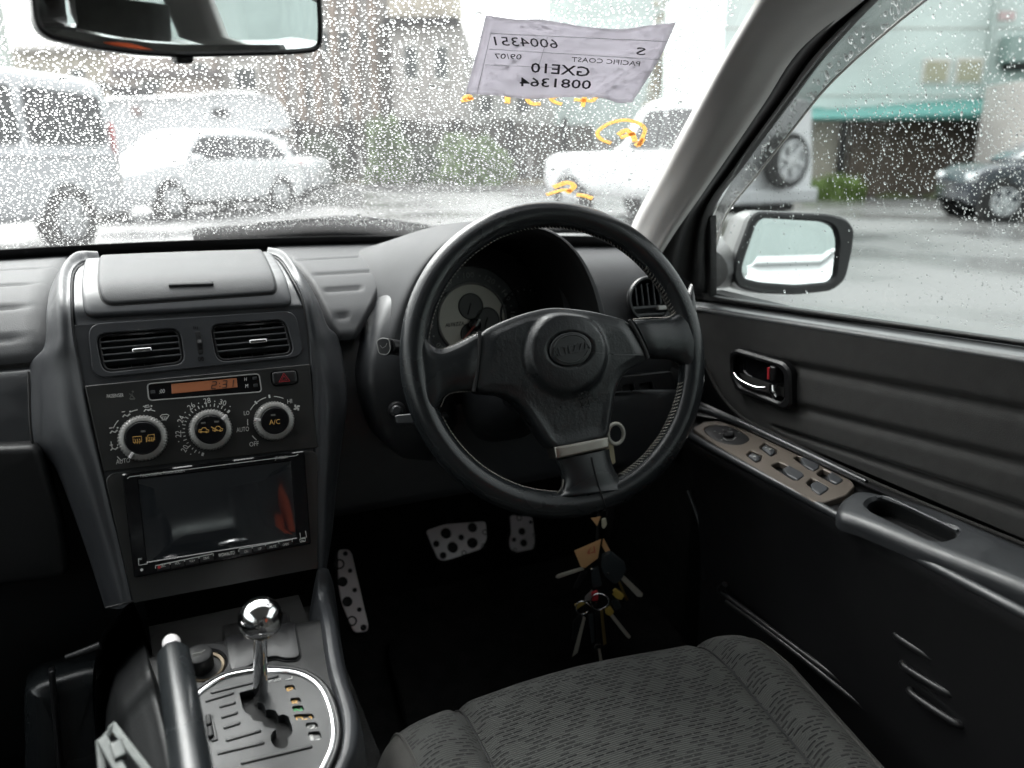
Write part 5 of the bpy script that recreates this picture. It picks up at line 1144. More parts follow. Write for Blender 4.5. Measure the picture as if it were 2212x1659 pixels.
for qd in ([(1616, 983), (1624, 976), (1644, 985), (1641, 992), (1632, 995)], [(1645, 966), (1653, 959), (1675, 971), (1673, 978), (1664, 982)]): panel('lock_switch', AP, rnd(UV(AP, qd, .006), .0022, 3), M['plas'], door, h0=-.012, h=.006, er=.002, rings=3, dome=.001)
q = Print(AP, .0078); q.disc(1630, 986, .002, 8); q.disc(1664, 970, .0018, 8); q.disc(1655, 966, .0012, 8); q.build('lock_marks', M['grey'], door)
# pull cup pod
pod = UV(AP, [(1802, 1104), (1812, 1078), (1850, 1054), (1990, 1084), (2212, 1180), (2640, 1370), (2640, 1475), (2212, 1272), (2000, 1188), (1850, 1126), (1810, 1114)], .014)
cup = rnd(UV(AP, [(1868, 1086), (1886, 1073), (1916, 1072), (2066, 1142), (2062, 1156), (2032, 1167), (2008, 1164), (1880, 1101)], .016), .008, 4)
plate('pull_pod', AP, rnd(pod, [.012, .012, .012, .05, .05, .02, .02, .05, .05, .012, .012], 6), [cup], M['trim'], door, -.002, .015, .0035, ro=.010)
panel('pull_cup', AP, inset(ccw(cup), -.001), M['dark'], door, h0=-.06, h=-.025, er=.004)
obj('cup_wall', [AP.at(p[0], p[1], h) for h in (.010, -.03) for p in cup], [(j, (j + 1) % len(cup), len(cup) + (j + 1) % len(cup), len(cup) + j) for j in range(len(cup))], M['dark'], door, angle=80)
tube('cup_lip', [AP.at(*AP.uv(x, y, .016), .0148) for x, y in ((1892, 1074), (1916, 1074), (1990, 1108), (2066, 1145))], .0016, M['plas'], door, 8, 3)
# inner handle
HP = Plane((.688, .65, .82), (0, -1, 0), (-.05, 0, 1))
bo = rnd(UV(HP, [(1573, 762), (1588, 753), (1690, 783), (1705, 802), (1708, 876), (1696, 886), (1588, 846), (1574, 812)], .008), .006, 4)
bi_ = rnd(UV(HP, [(1581, 776), (1590, 767), (1676, 792), (1690, 806), (1692, 862), (1682, 868), (1596, 833), (1582, 806)], .008), .006, 4)
plate('handle_bezel', HP, bo, [bi_], M['satin'], door, -.004, .008, .003)
panel('handle_bowl', HP, inset(ccw(bi_), -.0012), M['gloss'], door, h0=-.006, h=-.0025, er=.001, rings=3)
obj('bowl_wall', [HP.at(p[0], p[1], h) for h in (.006, -.022) for p in bi_], [(j, (j + 1) % len(bi_), len(bi_) + (j + 1) % len(bi_), len(bi_) + j) for j in range(len(bi_))], M['gloss'], door, angle=80)
tube('handle_lever', [HP.at(*HP.uv(x, y, .004), h) for x, y, h in ((1588, 807, .004), (1600, 819, .006), (1620, 830, .007), (1640, 837, .007), (1656, 837, .004))], [.0035, .0042, .0042, .004, .003], M['chrome'], door, 12, 5, flat=.8)
box('lock_tab', HP.at(*HP.uv(1674, 806, .004), .002), (HP.e1, HP.e2, HP.n), (.012, .020, .016), M['satin'], door, .003)
box('lock_mark', HP.at(*HP.uv(1663, 806, .008), .006), (HP.e1, HP.e2, HP.n), (.0035, .016, .010), M['red'], door, .0006)
tube('lever_hinge', [HP.at(*HP.uv(x, y, .002), .004) for x, y in ((1672, 830), (1674, 845), (1680, 858))], [.005, .006, .004], M['chrome'], door, 12, 3)
# lower door: pocket lips and pressed ribs
for pts in (((1566, 1262), (1556, 1272), (1562, 1282), (1620, 1326), (1760, 1430), (1870, 1508), (1945, 1545)), ((1570, 1300), (1700, 1396), (1870, 1530), (1960, 1582), (2060, 1632), (2110, 1640))):
    tube('pocket_lip', [PX(x, y, .625 + .006 * i / 6) for i, (x, y) in enumerate(pts)], .0042, M['satin'], door, 8, 4)
for a, b in (((1936, 1368), (2036, 1428)), ((1950, 1432), (2064, 1500)), ((1966, 1490), (2082, 1566))):
    A, B = PX(*a, .608), PX(*b, .608); tube('pressed_rib', [A, A.lerp(B, .1) + V((-.004, 0, 0)), A.lerp(B, .5) + V((-.005, 0, 0)), A.lerp(B, .9) + V((-.004, 0, 0)), B], .004, M['satin'], door, 8, 4)
tube('door_edge', [PX(x, y, .66) for x, y in ((1486, 1060), (1508, 1120), (1521, 1190), (1522, 1250))], .003, M['trim'], door, 8, 4)
abox('door_skin', (.745, -.25, .26), (.775, 1.0, .893), M['dark'], door)
# side glass, its raindrops and the smoked visor
GLP = Plane((.716, .7, .91), (0, -1, 0), (-.28, 0, 1))
gp_ = UV(GLP, [(1515, 645), (1525, 480), (1600, 345), (1700, 210), (1776, 112), (1888, -8), (2000, -120)]) + [(.55, .40), (.95, .38), (.95, -.03)]
panel('side_glass', GLP, gp_, M['pane'], door, h0=-.004, h=0, er=.0005, rings=2, step=.1)
cs = []; cell.clear()
for i in range(24000):
    px, py = rng.uniform(1540, 2300), rng.uniform(-20, 760)
    dens_ = .25 + .75 * math.exp(-((py - 330) / 170) ** 2) * (1 if px > 1820 else .35)
    if px > 2080: dens_ = min(1, dens_ + .15)
    if py > 480: dens_ *= .35 + .65 * max(0, (px - 1850) / 400)
    if rng.random() > dens_ * .5 or py > gl_(px) - 8: continue
    if py < 461 and px < 1570 + (461 - py) * .93: continue
    u, v = GLP.uv(px, py); r = min(.0024, max(.00035, rng.lognormvariate(math.log(.00066), .42)))
    if not far_ok((u, v), r, 's', 1.3): continue
    cs.append((GLP.at(u, v, -.0048), -GLP.n, GLP.e2, r, rng.uniform(1.0, 1.6), .42))
d2 = drops('raindrops', cs, M['water']); d2['kind'] = 'stuff'; tag(d2, 'small raindrops scattered over the driver side window', 'raindrops')
visor = thing('door_visor', 'smoked clear rain visor along the front edge of the side window', 'rain visor', GLP.at(-.1, .2, -.03))
vm = bpy.data.materials.new('smoked_acrylic'); vm.use_nodes = True; N_ = vm.node_tree; b_ = N_.nodes['Principled BSDF']; b_.inputs['Base Color'].default_value = (.42, .42, .42, 1); b_.inputs['Alpha'].default_value = .42; b_.inputs['Roughness'].default_value = .15
va = [(1530, 540), (1545, 462), (1606, 356), (1692, 240), (1780, 124), (1890, 2), (2000, -100)]; vb = [(1545, 540), (1570, 461), (1632, 382), (1714, 277), (1804, 169), (1999, 0), (2180, -110)]
grid('visor_strip', [[GLP.at(*GLP.uv(*a, -.02), -.02), GLP.at(*GLP.uv((a[0] + b[0]) / 2, (a[1] + b[1]) / 2, -.034), -.034), GLP.at(*GLP.uv(*b, -.038), -.038)] for a, b in zip(va, vb)], vm, visor, (5, 3), thick=.0025)
tube('visor_edge', [GLP.at(*GLP.uv(*b, -.039), -.039) for b in vb], .0016, mat('pale_edge', (.75, .72, .7), .4), visor, 8, 4)
cs = []
for i in range(210):
    k = rng.uniform(0, 5.2); j = int(k); f = k - j; w = rng.uniform(.12, .95) ** .8
    ax0 = va[j][0] + (va[j + 1][0] - va[j][0]) * f; ay0 = va[j][1] + (va[j + 1][1] - va[j][1]) * f; bx0 = vb[j][0] + (vb[j + 1][0] - vb[j][0]) * f; by0 = vb[j][1] + (vb[j + 1][1] - vb[j][1]) * f
    u, v = GLP.uv(ax0 + (bx0 - ax0) * w, ay0 + (by0 - ay0) * w, -.042); cs.append((GLP.at(u, v, -.042), -GLP.n, GLP.e2, rng.uniform(.001, .0032), rng.uniform(1, 1.6), .5))
d3 = drops('raindrops', cs, M['water']); d3['kind'] = 'stuff'; tag(d3, 'larger raindrops hanging on the smoked visor strip of the side window', 'raindrops')
# ------------------------------------------------------------------ door mirror outside
MC = PD(1702, 546, 1.26)
mn = V((-.235, -.965, .075)).normalized(); MP = Plane(MC, V((0, 0, 1)).cross(mn) , mn.cross(V((0, 0, 1)).cross(mn)))
dm = thing('door_mirror', 'grey driver side door mirror outside the window with its glass reflecting a pale wall', 'door mirror', MC)
gl2 = rnd(UV(MP, [(1594, 585), (1600, 560), (1628, 478), (1642, 466), (1780, 474), (1806, 486), (1815, 520), (1806, 600), (1794, 613), (1720, 620), (1640, 614), (1600, 604)], .0), [.006, .006, .012, .012, .02, .02, .02, .02, .015, .03, .02, .012], 4)
panel('mirror_glass', MP, gl2, M['mirror'], dm, h0=-.004, h=.0, er=.0004, rings=3, hf=None)
rim_ = inset(ccw(gl2), -.0012); out_ = rnd(UV(MP, [(1584, 600), (1590, 555), (1622, 468), (1640, 456), (1790, 462), (1830, 472), (1848, 495), (1842, 545), (1828, 605), (1800, 628), (1720, 637), (1640, 634), (1596, 622)], .006), .012, 3)
housem = mat('silver_car_paint', (.10, .10, .10), .45, .2, coat=.1)
plate('mirror_rim', MP, out_, [rim_], M['satin'], dm, -.03, .006, .003)
rows = []
cc = MP.uv(1700, 548)
for k, h in ((1.0, -.012), (1.03, -.03), (1.0, -.06), (.86, -.09), (.6, -.11), (.25, -.118)):
    rows.append([MP.at(cc[0] + (p[0] - cc[0]) * k - .0 * h, cc[1] + (p[1] - cc[1]) * k, h) for p in out_])
grid('mirror_shell', rows, housem, dm, (3, 1), closed=True, caps=True)
tube('mirror_arm', [PD(1615, 560, 1.36), PD(1585, 560, 1.34), PD(1555, 572, 1.30), PD(1520, 580, 1.27)], [.05, .055, .05, .045], housem, dm, 16, 4, flat=.75)
# ------------------------------------------------------------------ rear view mirror
RC = PD(383, 48, .62); rn = V((.225, -.965, -.055)).normalized(); RP = Plane(RC, V((0, 0, 1)).cross(rn), rn.cross(V((0, 0, 1)).cross(rn)))
rv = thing('rear_view_mirror', 'black rimmed interior mirror at the top left of the windscreen reflecting the rear windows', 'mirror', RC)
ro = [(68, 10), (62, -40), (58, -100), (690, -120), (694, 0), (697, 60), (695, 100), (680, 113), (640, 118), (400, 124), (300, 119), (200, 106), (110, 86), (85, 70), (72, 45)]
ro_ = rnd(UV(RP, ro), [.004, .004, .01, .01, .004, .004, .012, .012, .012, .03, .03, .03, .02, .012, .01], 4)
ri_ = inset(ccw(ro_), .0042)
plate('mirror_rim', RP, ro_, [ri_], M['satin'], rv, -.016, .003, .0018)
panel('mirror_glass', RP, inset(ccw(ri_), -.0006), M['mirror'], rv, h0=-.004, h=.0006, er=.0003, rings=3)
rows = []; cc = RP.uv(380, 10)
for k, h in ((1.0, -.014), (.97, -.024), (.8, -.034), (.4, -.038), (.1, -.039)): rows.append([RP.at(cc[0] + (p[0] - cc[0]) * k, cc[1] + (p[1] - cc[1]) * k, h) for p in ro_])
grid('mirror_back', rows, M['satin'], rv, (2, 1), closed=True, caps=True)
panel('dimmer_tab', RP, rnd(UV(RP, [(378, 122), (419, 122), (418, 134), (412, 138), (384, 137)]), .002), M['satin'], rv, h0=-.012, h=.002, er=.002)
tube('mirror_stem', [RP.at(0, .01, -.03), RP.at(0, .05, -.04), ws_hit(500, -110)], .009, M['satin'], rv, 12)
# ------------------------------------------------------------------ paper sheet and chalk marks on the windscreen
pap = thing('paper_sheet', 'creased white printed sheet taped inside the windscreen with its lettering reversed', 'paper', WS.at(*WS.uv(1230, 120)))
pm = bpy.data.materials.new('thin_white_paper'); pm.use_nodes = True; N_ = pm.node_tree; b_ = N_.nodes['Principled BSDF']; b_.inputs['Base Color'].default_value = (.72, .70, .74, 1); b_.inputs['Roughness'].default_value = .7
trn = N_.nodes.new('ShaderNodeBsdfTranslucent'); trn.inputs[0].default_value = (.78, .76, .8, 1); mxs = N_.nodes.new('ShaderNodeMixShader'); mxs.inputs[0].default_value = .42
N_.links.new(b_.outputs[0], mxs.inputs[1]); N_.links.new(trn.outputs[0], mxs.inputs[2]); N_.links.new(mxs.outputs[0], N_.nodes['Material Output'].inputs[0])
topE = [(1049, 30), (1116, 34), (1171, 43), (1257, 57), (1338, 55), (1400, 53), (1460, 51)]; midE = [(1027, 115), (1090, 120), (1150, 126), (1240, 133), (1320, 135), (1370, 134), (1420, 128)]; botE = [(1005, 204), (1070, 205), (1140, 206), (1230, 208), (1300, 213), (1335, 216), (1366, 216)]
grid('sheet', [[WS.at(*WS.uv(*p), .004 + .003 * math.sin(i * 1.9 + k * 2)) for i, p in enumerate(E_)] for k, E_ in enumerate((topE, midE, botE))], pm, pap, (8, 4), thick=.0003)
ink = mat('black_ink', (.03, .03, .035), .7); ink2 = mat('grey_ink', (.22, .22, .24), .7)
q = Print(WS, .0095)
q.text('6004351', (1205, 92), (1069, 85), (1203, 73)); q.text('S', (1393, 107), (1373, 106), (1395, 91)); q.text('PACIFIC COAST', (1381, 131), (1234, 121), (1383, 121)); q.text('09/07', (1125, 116), (1066, 114), (1127, 105))
q.text('GXE10', (1272, 154), (1146, 144), (1275, 133), bold=.008); q.text('0081364', (1275, 181), (1122, 174), (1278, 162), bold=.008)
q.build('lettering', ink, pap)
q = Print(WS, .0093)
for a, b in (((1060, 60), (1440, 78)), ((1056, 94), (1432, 118)), ((1046, 128), (1236, 136)), ((1060, 56), (1030, 190)), ((1182, 68), (1164, 128))): q.line([a, ((a[0] + b[0]) / 2, (a[1] + b[1]) / 2), b], .0005)
q.build('table_lines', mat('faint_ink', (.5, .5, .54), .7), pap)
chalk = backlit('yellow_crayon', (.86, .64, .32), .62); 
class WOut(WSurf):
    def at(s, x, y, h=0): return V((x, y, ws_z(x, y))) + ws_n(x, y) * (.0022 + h)
WO = WOut(); q = Print(WO, .0)
for pts, w in (([(1097, 206), (1096, 232)], .0068), ([(1165, 208), (1145, 213), (1139, 224), (1150, 233), (1168, 233)], .0055), ([(1213, 208), (1206, 216), (1190, 222), (1200, 230), (1214, 234)], .005), ([(1292, 214), (1280, 226), (1266, 226), (1240, 224)], .0052), ([(1264, 212), (1258, 240)], .0055), ([(1000, 224), (1012, 216), (1018, 224)], .006), ([(996, 228), (1022, 222)], .005),
               ([(1380, 322), (1390, 300), (1392, 286), (1378, 274), (1350, 268), (1320, 274), (1298, 286), (1290, 298), (1300, 310), (1320, 318)], .0052), ([(1335, 300), (1352, 290), (1366, 300), (1372, 315)], .007), ([(1340, 306), (1372, 296)], .0055), ([(1372, 318), (1380, 322), (1390, 308)], .006),
               ([(1195, 412), (1225, 402), (1240, 410), (1225, 424)], .008), ([(1180, 428), (1215, 418), (1235, 420)], .006), ([(1245, 428), (1262, 430), (1280, 436)], .0075)): q.line(pts, w, k=4)
ck = q.build('crayon_marks', chalk, None); tag(ck, 'yellow crayon figures scrawled on the windscreen glass below the paper sheet', 'crayon marks')
# ------------------------------------------------------------------ driver's seat
seat = thing('driver_seat', 'grey patterned cloth driver seat cushion with bolstered edges in the foreground', 'car seat', (.365, .35, .3))
def fabric_seat():
    m = bpy.data.materials.new('dashed_seat_cloth'); m.use_nodes = True; N = m.node_tree; b = N.nodes['Principled BSDF']; L = N.links
    uvn = N.nodes.new('ShaderNodeUVMap'); sep = N.nodes.new('ShaderNodeSeparateXYZ'); L.new(uvn.outputs[0], sep.inputs[0])
    def ma(op, a, bb=None, c=None):
        n = N.nodes.new('ShaderNodeMath'); n.operation = op
        for i, x in enumerate((a, bb, c)):
            if x is None: continue
            if isinstance(x, (int, float)): n.inputs[i].default_value = x
            else: L.new(x, n.inputs[i])
        return n.outputs[0]
    U, V_ = sep.outputs[0], sep.outputs[1]              # in metres
    row = ma('FLOOR', ma('DIVIDE', V_, .005)); fr_ = ma('FRACT', ma('DIVIDE', V_, .005))
    off = ma('MULTIPLY', ma('FRACT', ma('MULTIPLY', row, .5)), .012)
    uu = ma('DIVIDE', ma('ADD', U, off), .0118); col = ma('FLOOR', uu); fu = ma('FRACT', uu)
    # diamond clusters: which cells carry a dash
    s1 = ma('SINE', ma('ADD', ma('MULTIPLY', col, 1.9), ma('MULTIPLY', row, .62))); s2 = ma('SINE', ma('SUBTRACT', ma('MULTIPLY', col, 1.3), ma('MULTIPLY', row, .9)))
    on = ma('GREATER_THAN', ma('ADD', s1, ma('MULTIPLY', s2, .7)), -.35)
    dash_ = ma('MULTIPLY', ma('MULTIPLY', ma('LESS_THAN', ma('ABSOLUTE', ma('SUBTRACT', fu, .5)), .40), ma('LESS_THAN', ma('ABSOLUTE', ma('SUBTRACT', fr_, .5)), .2)), on)
    ribs = ma('MULTIPLY', ma('SINE', ma('MULTIPLY', V_, 2 * math.pi / .0024)), .5)
    nz = N.nodes.new('ShaderNodeTexNoise'); nz.inputs['Scale'].default_value = 14; nz.inputs['Detail'].default_value = 6; L.new(uvn.outputs[0], nz.inputs['Vector'])
    n2 = N.nodes.new('ShaderNodeTexNoise'); n2.inputs['Scale'].default_value = 900; L.new(uvn.outputs[0], n2.inputs['Vector'])
    mx = N.nodes.new('ShaderNodeMixRGB'); mx.inputs[1].default_value = (.04, .0415, .039, 1); mx.inputs[2].default_value = (.0055, .0055, .0055, 1); L.new(dash_, mx.inputs[0])
    mm = N.nodes.new('ShaderNodeMixRGB'); mm.blend_type = 'MULTIPLY'; mm.inputs[0].default_value = 1; L.new(mx.outputs[0], mm.inputs[1])
    sc = ma('ADD', ma('ADD', .45, ma('MULTIPLY', nz.outputs['Fac'], .6)), ma('MULTIPLY', n2.outputs['Fac'], .5)); L.new(sc, mm.inputs[2]); L.new(mm.outputs[0], b.inputs['Base Color'])
    b.inputs['Roughness'].default_value = .9; b.inputs['Sheen Weight'].default_value = .03
    hgt = ma('SUBTRACT', ma('MULTIPLY', ribs, .35), ma('MULTIPLY', dash_, 1.0)); bp = N.nodes.new('ShaderNodeBump'); bp.inputs['Distance'].default_value = .0015; bp.inputs['Strength'].default_value = .8; L.new(hgt, bp.inputs['Height']); L.new(bp.outputs[0], b.inputs['Normal'])
    return m
M['seat'] = fabric_seat(); M['seatside'] = mat('plain_seat_cloth', (.04, .039, .036), .9, grain=(1100, .6), var=.15, varscale=50, sheen=.05)
yf = lerpf([(-.27, .660), (-.225, .698), (-.15, .722), (-.08, .722), (0, .718), (.1, .712), (.16, .705), (.195, .695), (.22, .67), (.245, .63), (.275, .58)])
def seat_pt(a, y):                                       # a: across from the seat centre line, y: forward
    c = .362; k = yf(a); d = k - y                       # distance behind the front edge
    bol = .030 * math.exp(-((abs(a + .012) - .195) / .045) ** 2) * min(1, max(.15, d / .10)) - .010 * math.exp(-((abs(a) - .150) / .010) ** 2)
    side = -.18 * max(0, (abs(a + .012) - .222) / .045) ** 2.2
    front = -.060 * max(0, 1 - d / .075) ** 2.4
    z = .550 - .10 * d + bol + side + front + .006 * math.cos(a * 14)
    return V((c + a - max(0, a) * .55 * max(0, d - .02) - .0 * d, y, z))
aa = lin(-.275, .275, 110); rows = []; ds = [-.002 + .0 * i for i in (0,)] + [0.000, .004, .010, .018, .028, .04, .055, .075, .10, .13, .17, .22, .28, .35, .45, .55]
def cushion(nm, a0, a1, m, uvs=True, par=seat, n=40):
    A = lin(a0, a1, n); G = []; UVs = []
    for d in lin(0, 1, 70):
        dd = .55 * d ** 1.8; G.append([seat_pt(a, yf(a) - dd) for a in A])
    skirt = [[p + V((0, -.006, -.05)) for p in G[0]], [p + V((0, -.02, -.20)) for p in G[0]]]
    R_ = [skirt[1], skirt[0]] + G; nn = n + 1
    o = obj(nm, [p for r in R_ for p in r], [(i * nn + j, i * nn + j + 1, (i + 1) * nn + j + 1, (i + 1) * nn + j) for i in range(len(R_) - 1) for j in range(n)], m, par, angle=80)
    me = o.data; l = me.uv_layers.new(name='uv'); arc = [0]; mid = n // 2
    for r0, r1 in zip(R_, R_[1:]): arc.append(arc[-1] + (r1[mid] - r0[mid]).length)
    if len(me.vertices) == len(R_) * nn:
        for p in me.polygons:
            for li in p.loop_indices: vi = me.loops[li].vertex_index; l.data[li].uv = (A[vi % nn], arc[vi // nn])
    return o
cushion('cushion_centre', -.150, .150, M['seat'], n=60); cushion('left_bolster', -.150, -.2249, M['seat'], n=24); cushion('right_bolster', .150, .2049, M['seat'], n=24)
cushion('side_trim', -.2249, -.275, M['seatside'], n=20); cushion('side_trim', .2049, .275, M['seatside'], n=20)
for a in (-.150, .150): tube('seat_seam', [seat_pt(a, yf(a) - .55 * d ** 1.8) + V((0, 0, .0008)) for d in lin(0, 1, 20)], .0013, M['black'], seat, 6, 2)
for a in (-.225, .205): tube('piping', [seat_pt(a, yf(a) - .55 * d ** 1.8) + V((0, 0, .0005)) for d in lin(0, 1, 24)], .0016, M['seatside'], seat, 6, 2)
grid('backrest', [[V((.362 + a, .0 + .13 * (abs(a) / .26) ** 2.2 - (z - .5) * .28 + (0.07 * max(0, a - .2) / .07 if z < .8 else .0) * max(0, (.8 - z) / .3), z)) for a in lin(-.27, .275, 10)] for z in (.42, .5, .56, .62, .7, .85, 1.0, 1.06)], M['seatside'], seat, (3, 3), thick=.1)
PDc = V((.20, .62, 0))
grid('headrest', [[V((.362 + .12 * math.cos(t), -.16 + .05 * math.sin(t), z)) for t in [2 * math.pi * i / 12 for i in range(12)]] for z in (1.10, 1.14, 1.22, 1.25)], M['seatside'], seat, (2, 1), closed=True, caps=True)
ps = thing('passenger_seat', 'passenger seat backrest beside the camera, reflected in the mirror', 'car seat', (-.40, -.2, .3))
grid('backrest', [[V((-.42 + a, -.16 + .10 * (abs(a) / .26) ** 2.2 - (z - .5) * .28, z)) for a in lin(-.24, .24, 8)] for z in (.4, .6, .85, 1.0, 1.05)], M['seatside'], ps, (2, 2), thick=.1)
grid('headrest', [[V((-.42 + .12 * math.cos(t), -.36 + .05 * math.sin(t), z)) for t in [2 * math.pi * i / 12 for i in range(12)]] for z in (1.08, 1.12, 1.2, 1.23)], M['seatside'], ps, (2, 1), closed=True, caps=True)
# ------------------------------------------------------------------ outside: ground
rh = V((math.cos(YAW), -math.sin(YAW), 0)); fh = V((math.sin(YAW), math.cos(YAW), 0)); ZU = V((0, 0, 1))
def PV(px, py, D): d = ray(px, py); return CAM + d * (D / d.dot(fh))
def asphalt():
    m = bpy.data.materials.new('wet_asphalt'); m.use_nodes = True; N = m.node_tree; b = N.nodes['Principled BSDF']; L = N.links
    tc = N.nodes.new('ShaderNodeTexCoord'); n1 = N.nodes.new('ShaderNodeTexNoise'); n1.inputs['Scale'].default_value = .35; n1.inputs['Detail'].default_value = 6; n2 = N.nodes.new('ShaderNodeTexNoise'); n2.inputs['Scale'].default_value = 40; n2.inputs['Detail'].default_value = 4
    L.new(tc.outputs['Object'], n1.inputs['Vector']); L.new(tc.outputs['Object'], n2.inputs['Vector'])
    mr = N.nodes.new('ShaderNodeMapRange'); mr.inputs[1].default_value = .42; mr.inputs[2].default_value = .6; mr.inputs[3].default_value = .16; mr.inputs[4].default_value = .5; L.new(n1.outputs['Fac'], mr.inputs[0]); L.new(mr.outputs[0], b.inputs['Roughness'])
    cr2 = N.nodes.new('ShaderNodeValToRGB'); cr2.color_ramp.elements[0].color = (.08, .081, .082, 1); cr2.color_ramp.elements[1].color = (.17, .17, .168, 1); L.new(n2.outputs['Fac'], cr2.inputs[0]); L.new(cr2.outputs[0], b.inputs['Base Color'])
    bp = N.nodes.new('ShaderNodeBump'); bp.inputs['Strength'].default_value = .25; bp.inputs['Distance'].default_value = .01; L.new(n2.outputs['Fac'], bp.inputs['Height']); L.new(bp.outputs[0], b.inputs['Normal'])
    return m
M['asphalt'] = asphalt()
g = 300; gr_ = obj('ground', [(-g, -g, 0), (g, -g, 0), (g, g, 0), (-g, g, 0)], [(0, 1, 2, 3)], M['asphalt'], None, smooth=False); struct(gr_)
# ------------------------------------------------------------------ vehicles
white = mat('white_car_paint', (.66, .67, .68), .3, coat=.6); silv = mat('silver_paint', (.46, .47, .485), .3, .1, coat=.6); blue = mat('dark_blue_paint', (.03, .035, .045), .2, .3, coat=.8)
wing = mat('tinted_glass', (.02, .023, .026), .06); wing2 = mat('pale_windscreen', (.12, .13, .14), .06, spec=.7); tyre = mat('tyre_rubber', (.018, .018, .018), .8); rimm = mat('alloy_rim', (.55, .56, .57), .35, .7); lamp = mat('tail_lamp_red', (.4, .03, .03), .2); clamp = mat('clear_lamp', (.5, .52, .54), .1)
def wheel(par, c, ax, r, w=.2, sp=6, nm='wheel', rimk=.66):
    ax = ax.normalized()
    wv = lathe(nm, [(r * .6, -w / 2), (r * .93, -w / 2), (r, -w * .33), (r, w * .33), (r * .93, w / 2), (r * rimk, w / 2), (r * rimk, w * .3)], c, ax, tyre, par, 36)
    lathe('rim', [(r * rimk, w * .5 - .0), (r * (rimk - .05), w * .5 + .004), (r * (rimk - .09), w * .3), (0, w * .25)], c, ax, rimm if sp else rimm, wv, 36)
    a = ZU - ax * ax.z; a.normalize(); b = ax.cross(a)
    for k in range(sp):
        t = 2 * math.pi * k / sp + .3; e = a * math.cos(t) + b * math.sin(t); box('spoke', c + e * r * rimk * .52 + ax * (w * .42), (e, ax.cross(e), ax), (r * rimk * .85, r * .16, .03), rimm, wv, .01)
    lathe('hub_cap', [(r * .17, w * .3), (r * .16, w * .5), (0, w * .52)], c, ax, rimm, wv, 20)
    return wv
def vehicle(nm, lbl, cat, ctr, head, st, paint, wheels, glass, W=1.7, extra=None, group=None, wr=.32, parts=None, lx=None, arch=1.18):
    """st: (x, zbot, zbelt, ztop, half width at belt, half width at roof); local x forward, y left"""
    hd = V((head[0], head[1], 0)).normalized(); lf = ZU.cross(hd); o = V((ctr[0], ctr[1], 0))
    t = thing(nm, lbl, cat, o, group); X = lambda x, y, z: o + hd * x + lf * y + ZU * z
    rows = []
    for x, zb, zl, zt, wb, wt in st:
        h = [(wb * .90, zb), (wb * .985, zb + .10), (wb * 1.0, zb + (zl - zb) * .45), (wb * .985, zl - .06), (wb * .955, zl), (wt + (wb * .955 - wt) * .45, zl + (zt - zl) * .5), (wt, zl + (zt - zl) * .9), (wt * .88, zt), (wt * .45, zt + .015)]
        full = [(a, z) for a, z in h] + [(0, zt + .02)] + [(-a, z) for a, z in h[::-1]]
        rows.append([X(x, a, z) for a, z in full])
    grid('body', rows, paint, t, (4, 2), caps=True)
    xs_ = [s[0] for s in st]
    def at_(x):
        x = max(xs_[0], min(xs_[-1], x))
        for s0, s1 in zip(st, st[1:]):
            if s0[0] <= x <= s1[0]: k = (x - s0[0]) / (s1[0] - s0[0]); return [a + (b - a) * k for a, b in zip(s0, s1)]
    def sidey(x, z):
        _, zb, zl, zt, wb, wt = at_(x)
        if z <= zl: return wb * 1.0
        k = min(1, (z - zl) / max(.01, (zt - zl) * .9)); return wb * .955 + (wt - wb * .955) * k
    def side_panel(n2, P_, m, off=.012, both=True):
        for sg in ((1, -1) if both else (1,)):
            Q = dens(rnd(P_, .05, 3), .15); vs = [X(x, sg * (sidey(x, z) + off), z) for x, z in Q] + [X(x, sg * (sidey(x, z) - .03), z) for x, z in Q]; n = len(Q)
            T = tessellate_polygon([[V((x, z, 0)) for x, z in Q]]); fs = [tuple(T_) for T_ in T] + [(j, (j + 1) % n, n + (j + 1) % n, n + j) for j in range(n)]
            obj(n2, vs, fs, m, t, angle=30)
    for P_ in glass: side_panel('side_window', P_, wing, .045)
    for n2, P_, m in (parts or []): side_panel(n2, P_, m, .008)
    for wx in wheels:
        for sg in (1, -1):
            c = X(wx, sg * (at_(wx)[4] - .085), wr); wheel(t, c, lf * sg, wr)
            a0 = X(wx, sg * (at_(wx)[4] + .004), wr); lathe('wheel_arch', [(wr * arch, -.16), (wr * arch, .004), (wr * (arch - .03), .006), (wr * .8, .0), (wr * .8, -.02)], a0 + lf * (-sg * .006), lf * sg, M['rubber'], t, 36)
    if extra: extra(t, X, hd, lf)
    return t
lfv = lambda h: ZU.cross(V((h[0], h[1], 0)).normalized())
# silver van at the left edge
hv = V((-.62, -.785, 0)).normalized(); wp = V((-.93, 10.97, 0)); cv = wp + hv * 1.35 - lfv(hv) * .78
def vanx(t, X, hd, lf):
    for s in (1, -1):
        obj('tail_lamp', [X(-2.33, s * .80, .95), X(-2.33, s * .70, .95), X(-2.30, s * .70, 1.45), X(-2.30, s * .80, 1.45), X(-2.25, s * .845, .95), X(-2.22, s * .84, 1.45)], [(0, 1, 2, 3), (0, 3, 5, 4)], lamp, t).modifiers.new('s', 'SOLIDIFY').thickness = .03
    obj('rear_window', [X(-2.30, y, z) for y, z in ((.72, 1.2), (-.72, 1.2))] + [X(-2.21, y, z) for y, z in ((-.66, 1.8), (.66, 1.8))], [(0, 1, 2, 3)], wing, t).modifiers.new('s', 'SOLIDIFY').thickness = .04
    box('rear_bumper', X(-2.36, 0, .48), (hd, lf, ZU), (.16, 1.66, .26), silv, t, .05)
    for s in (1, -1): tube('body_crease', [X(x, s * .862, 1.05) for x in (-2.25, -1, 0, 1, 2)], .012, mat('crease_grey', (.3, .3, .31), .4), t, 6, 2)
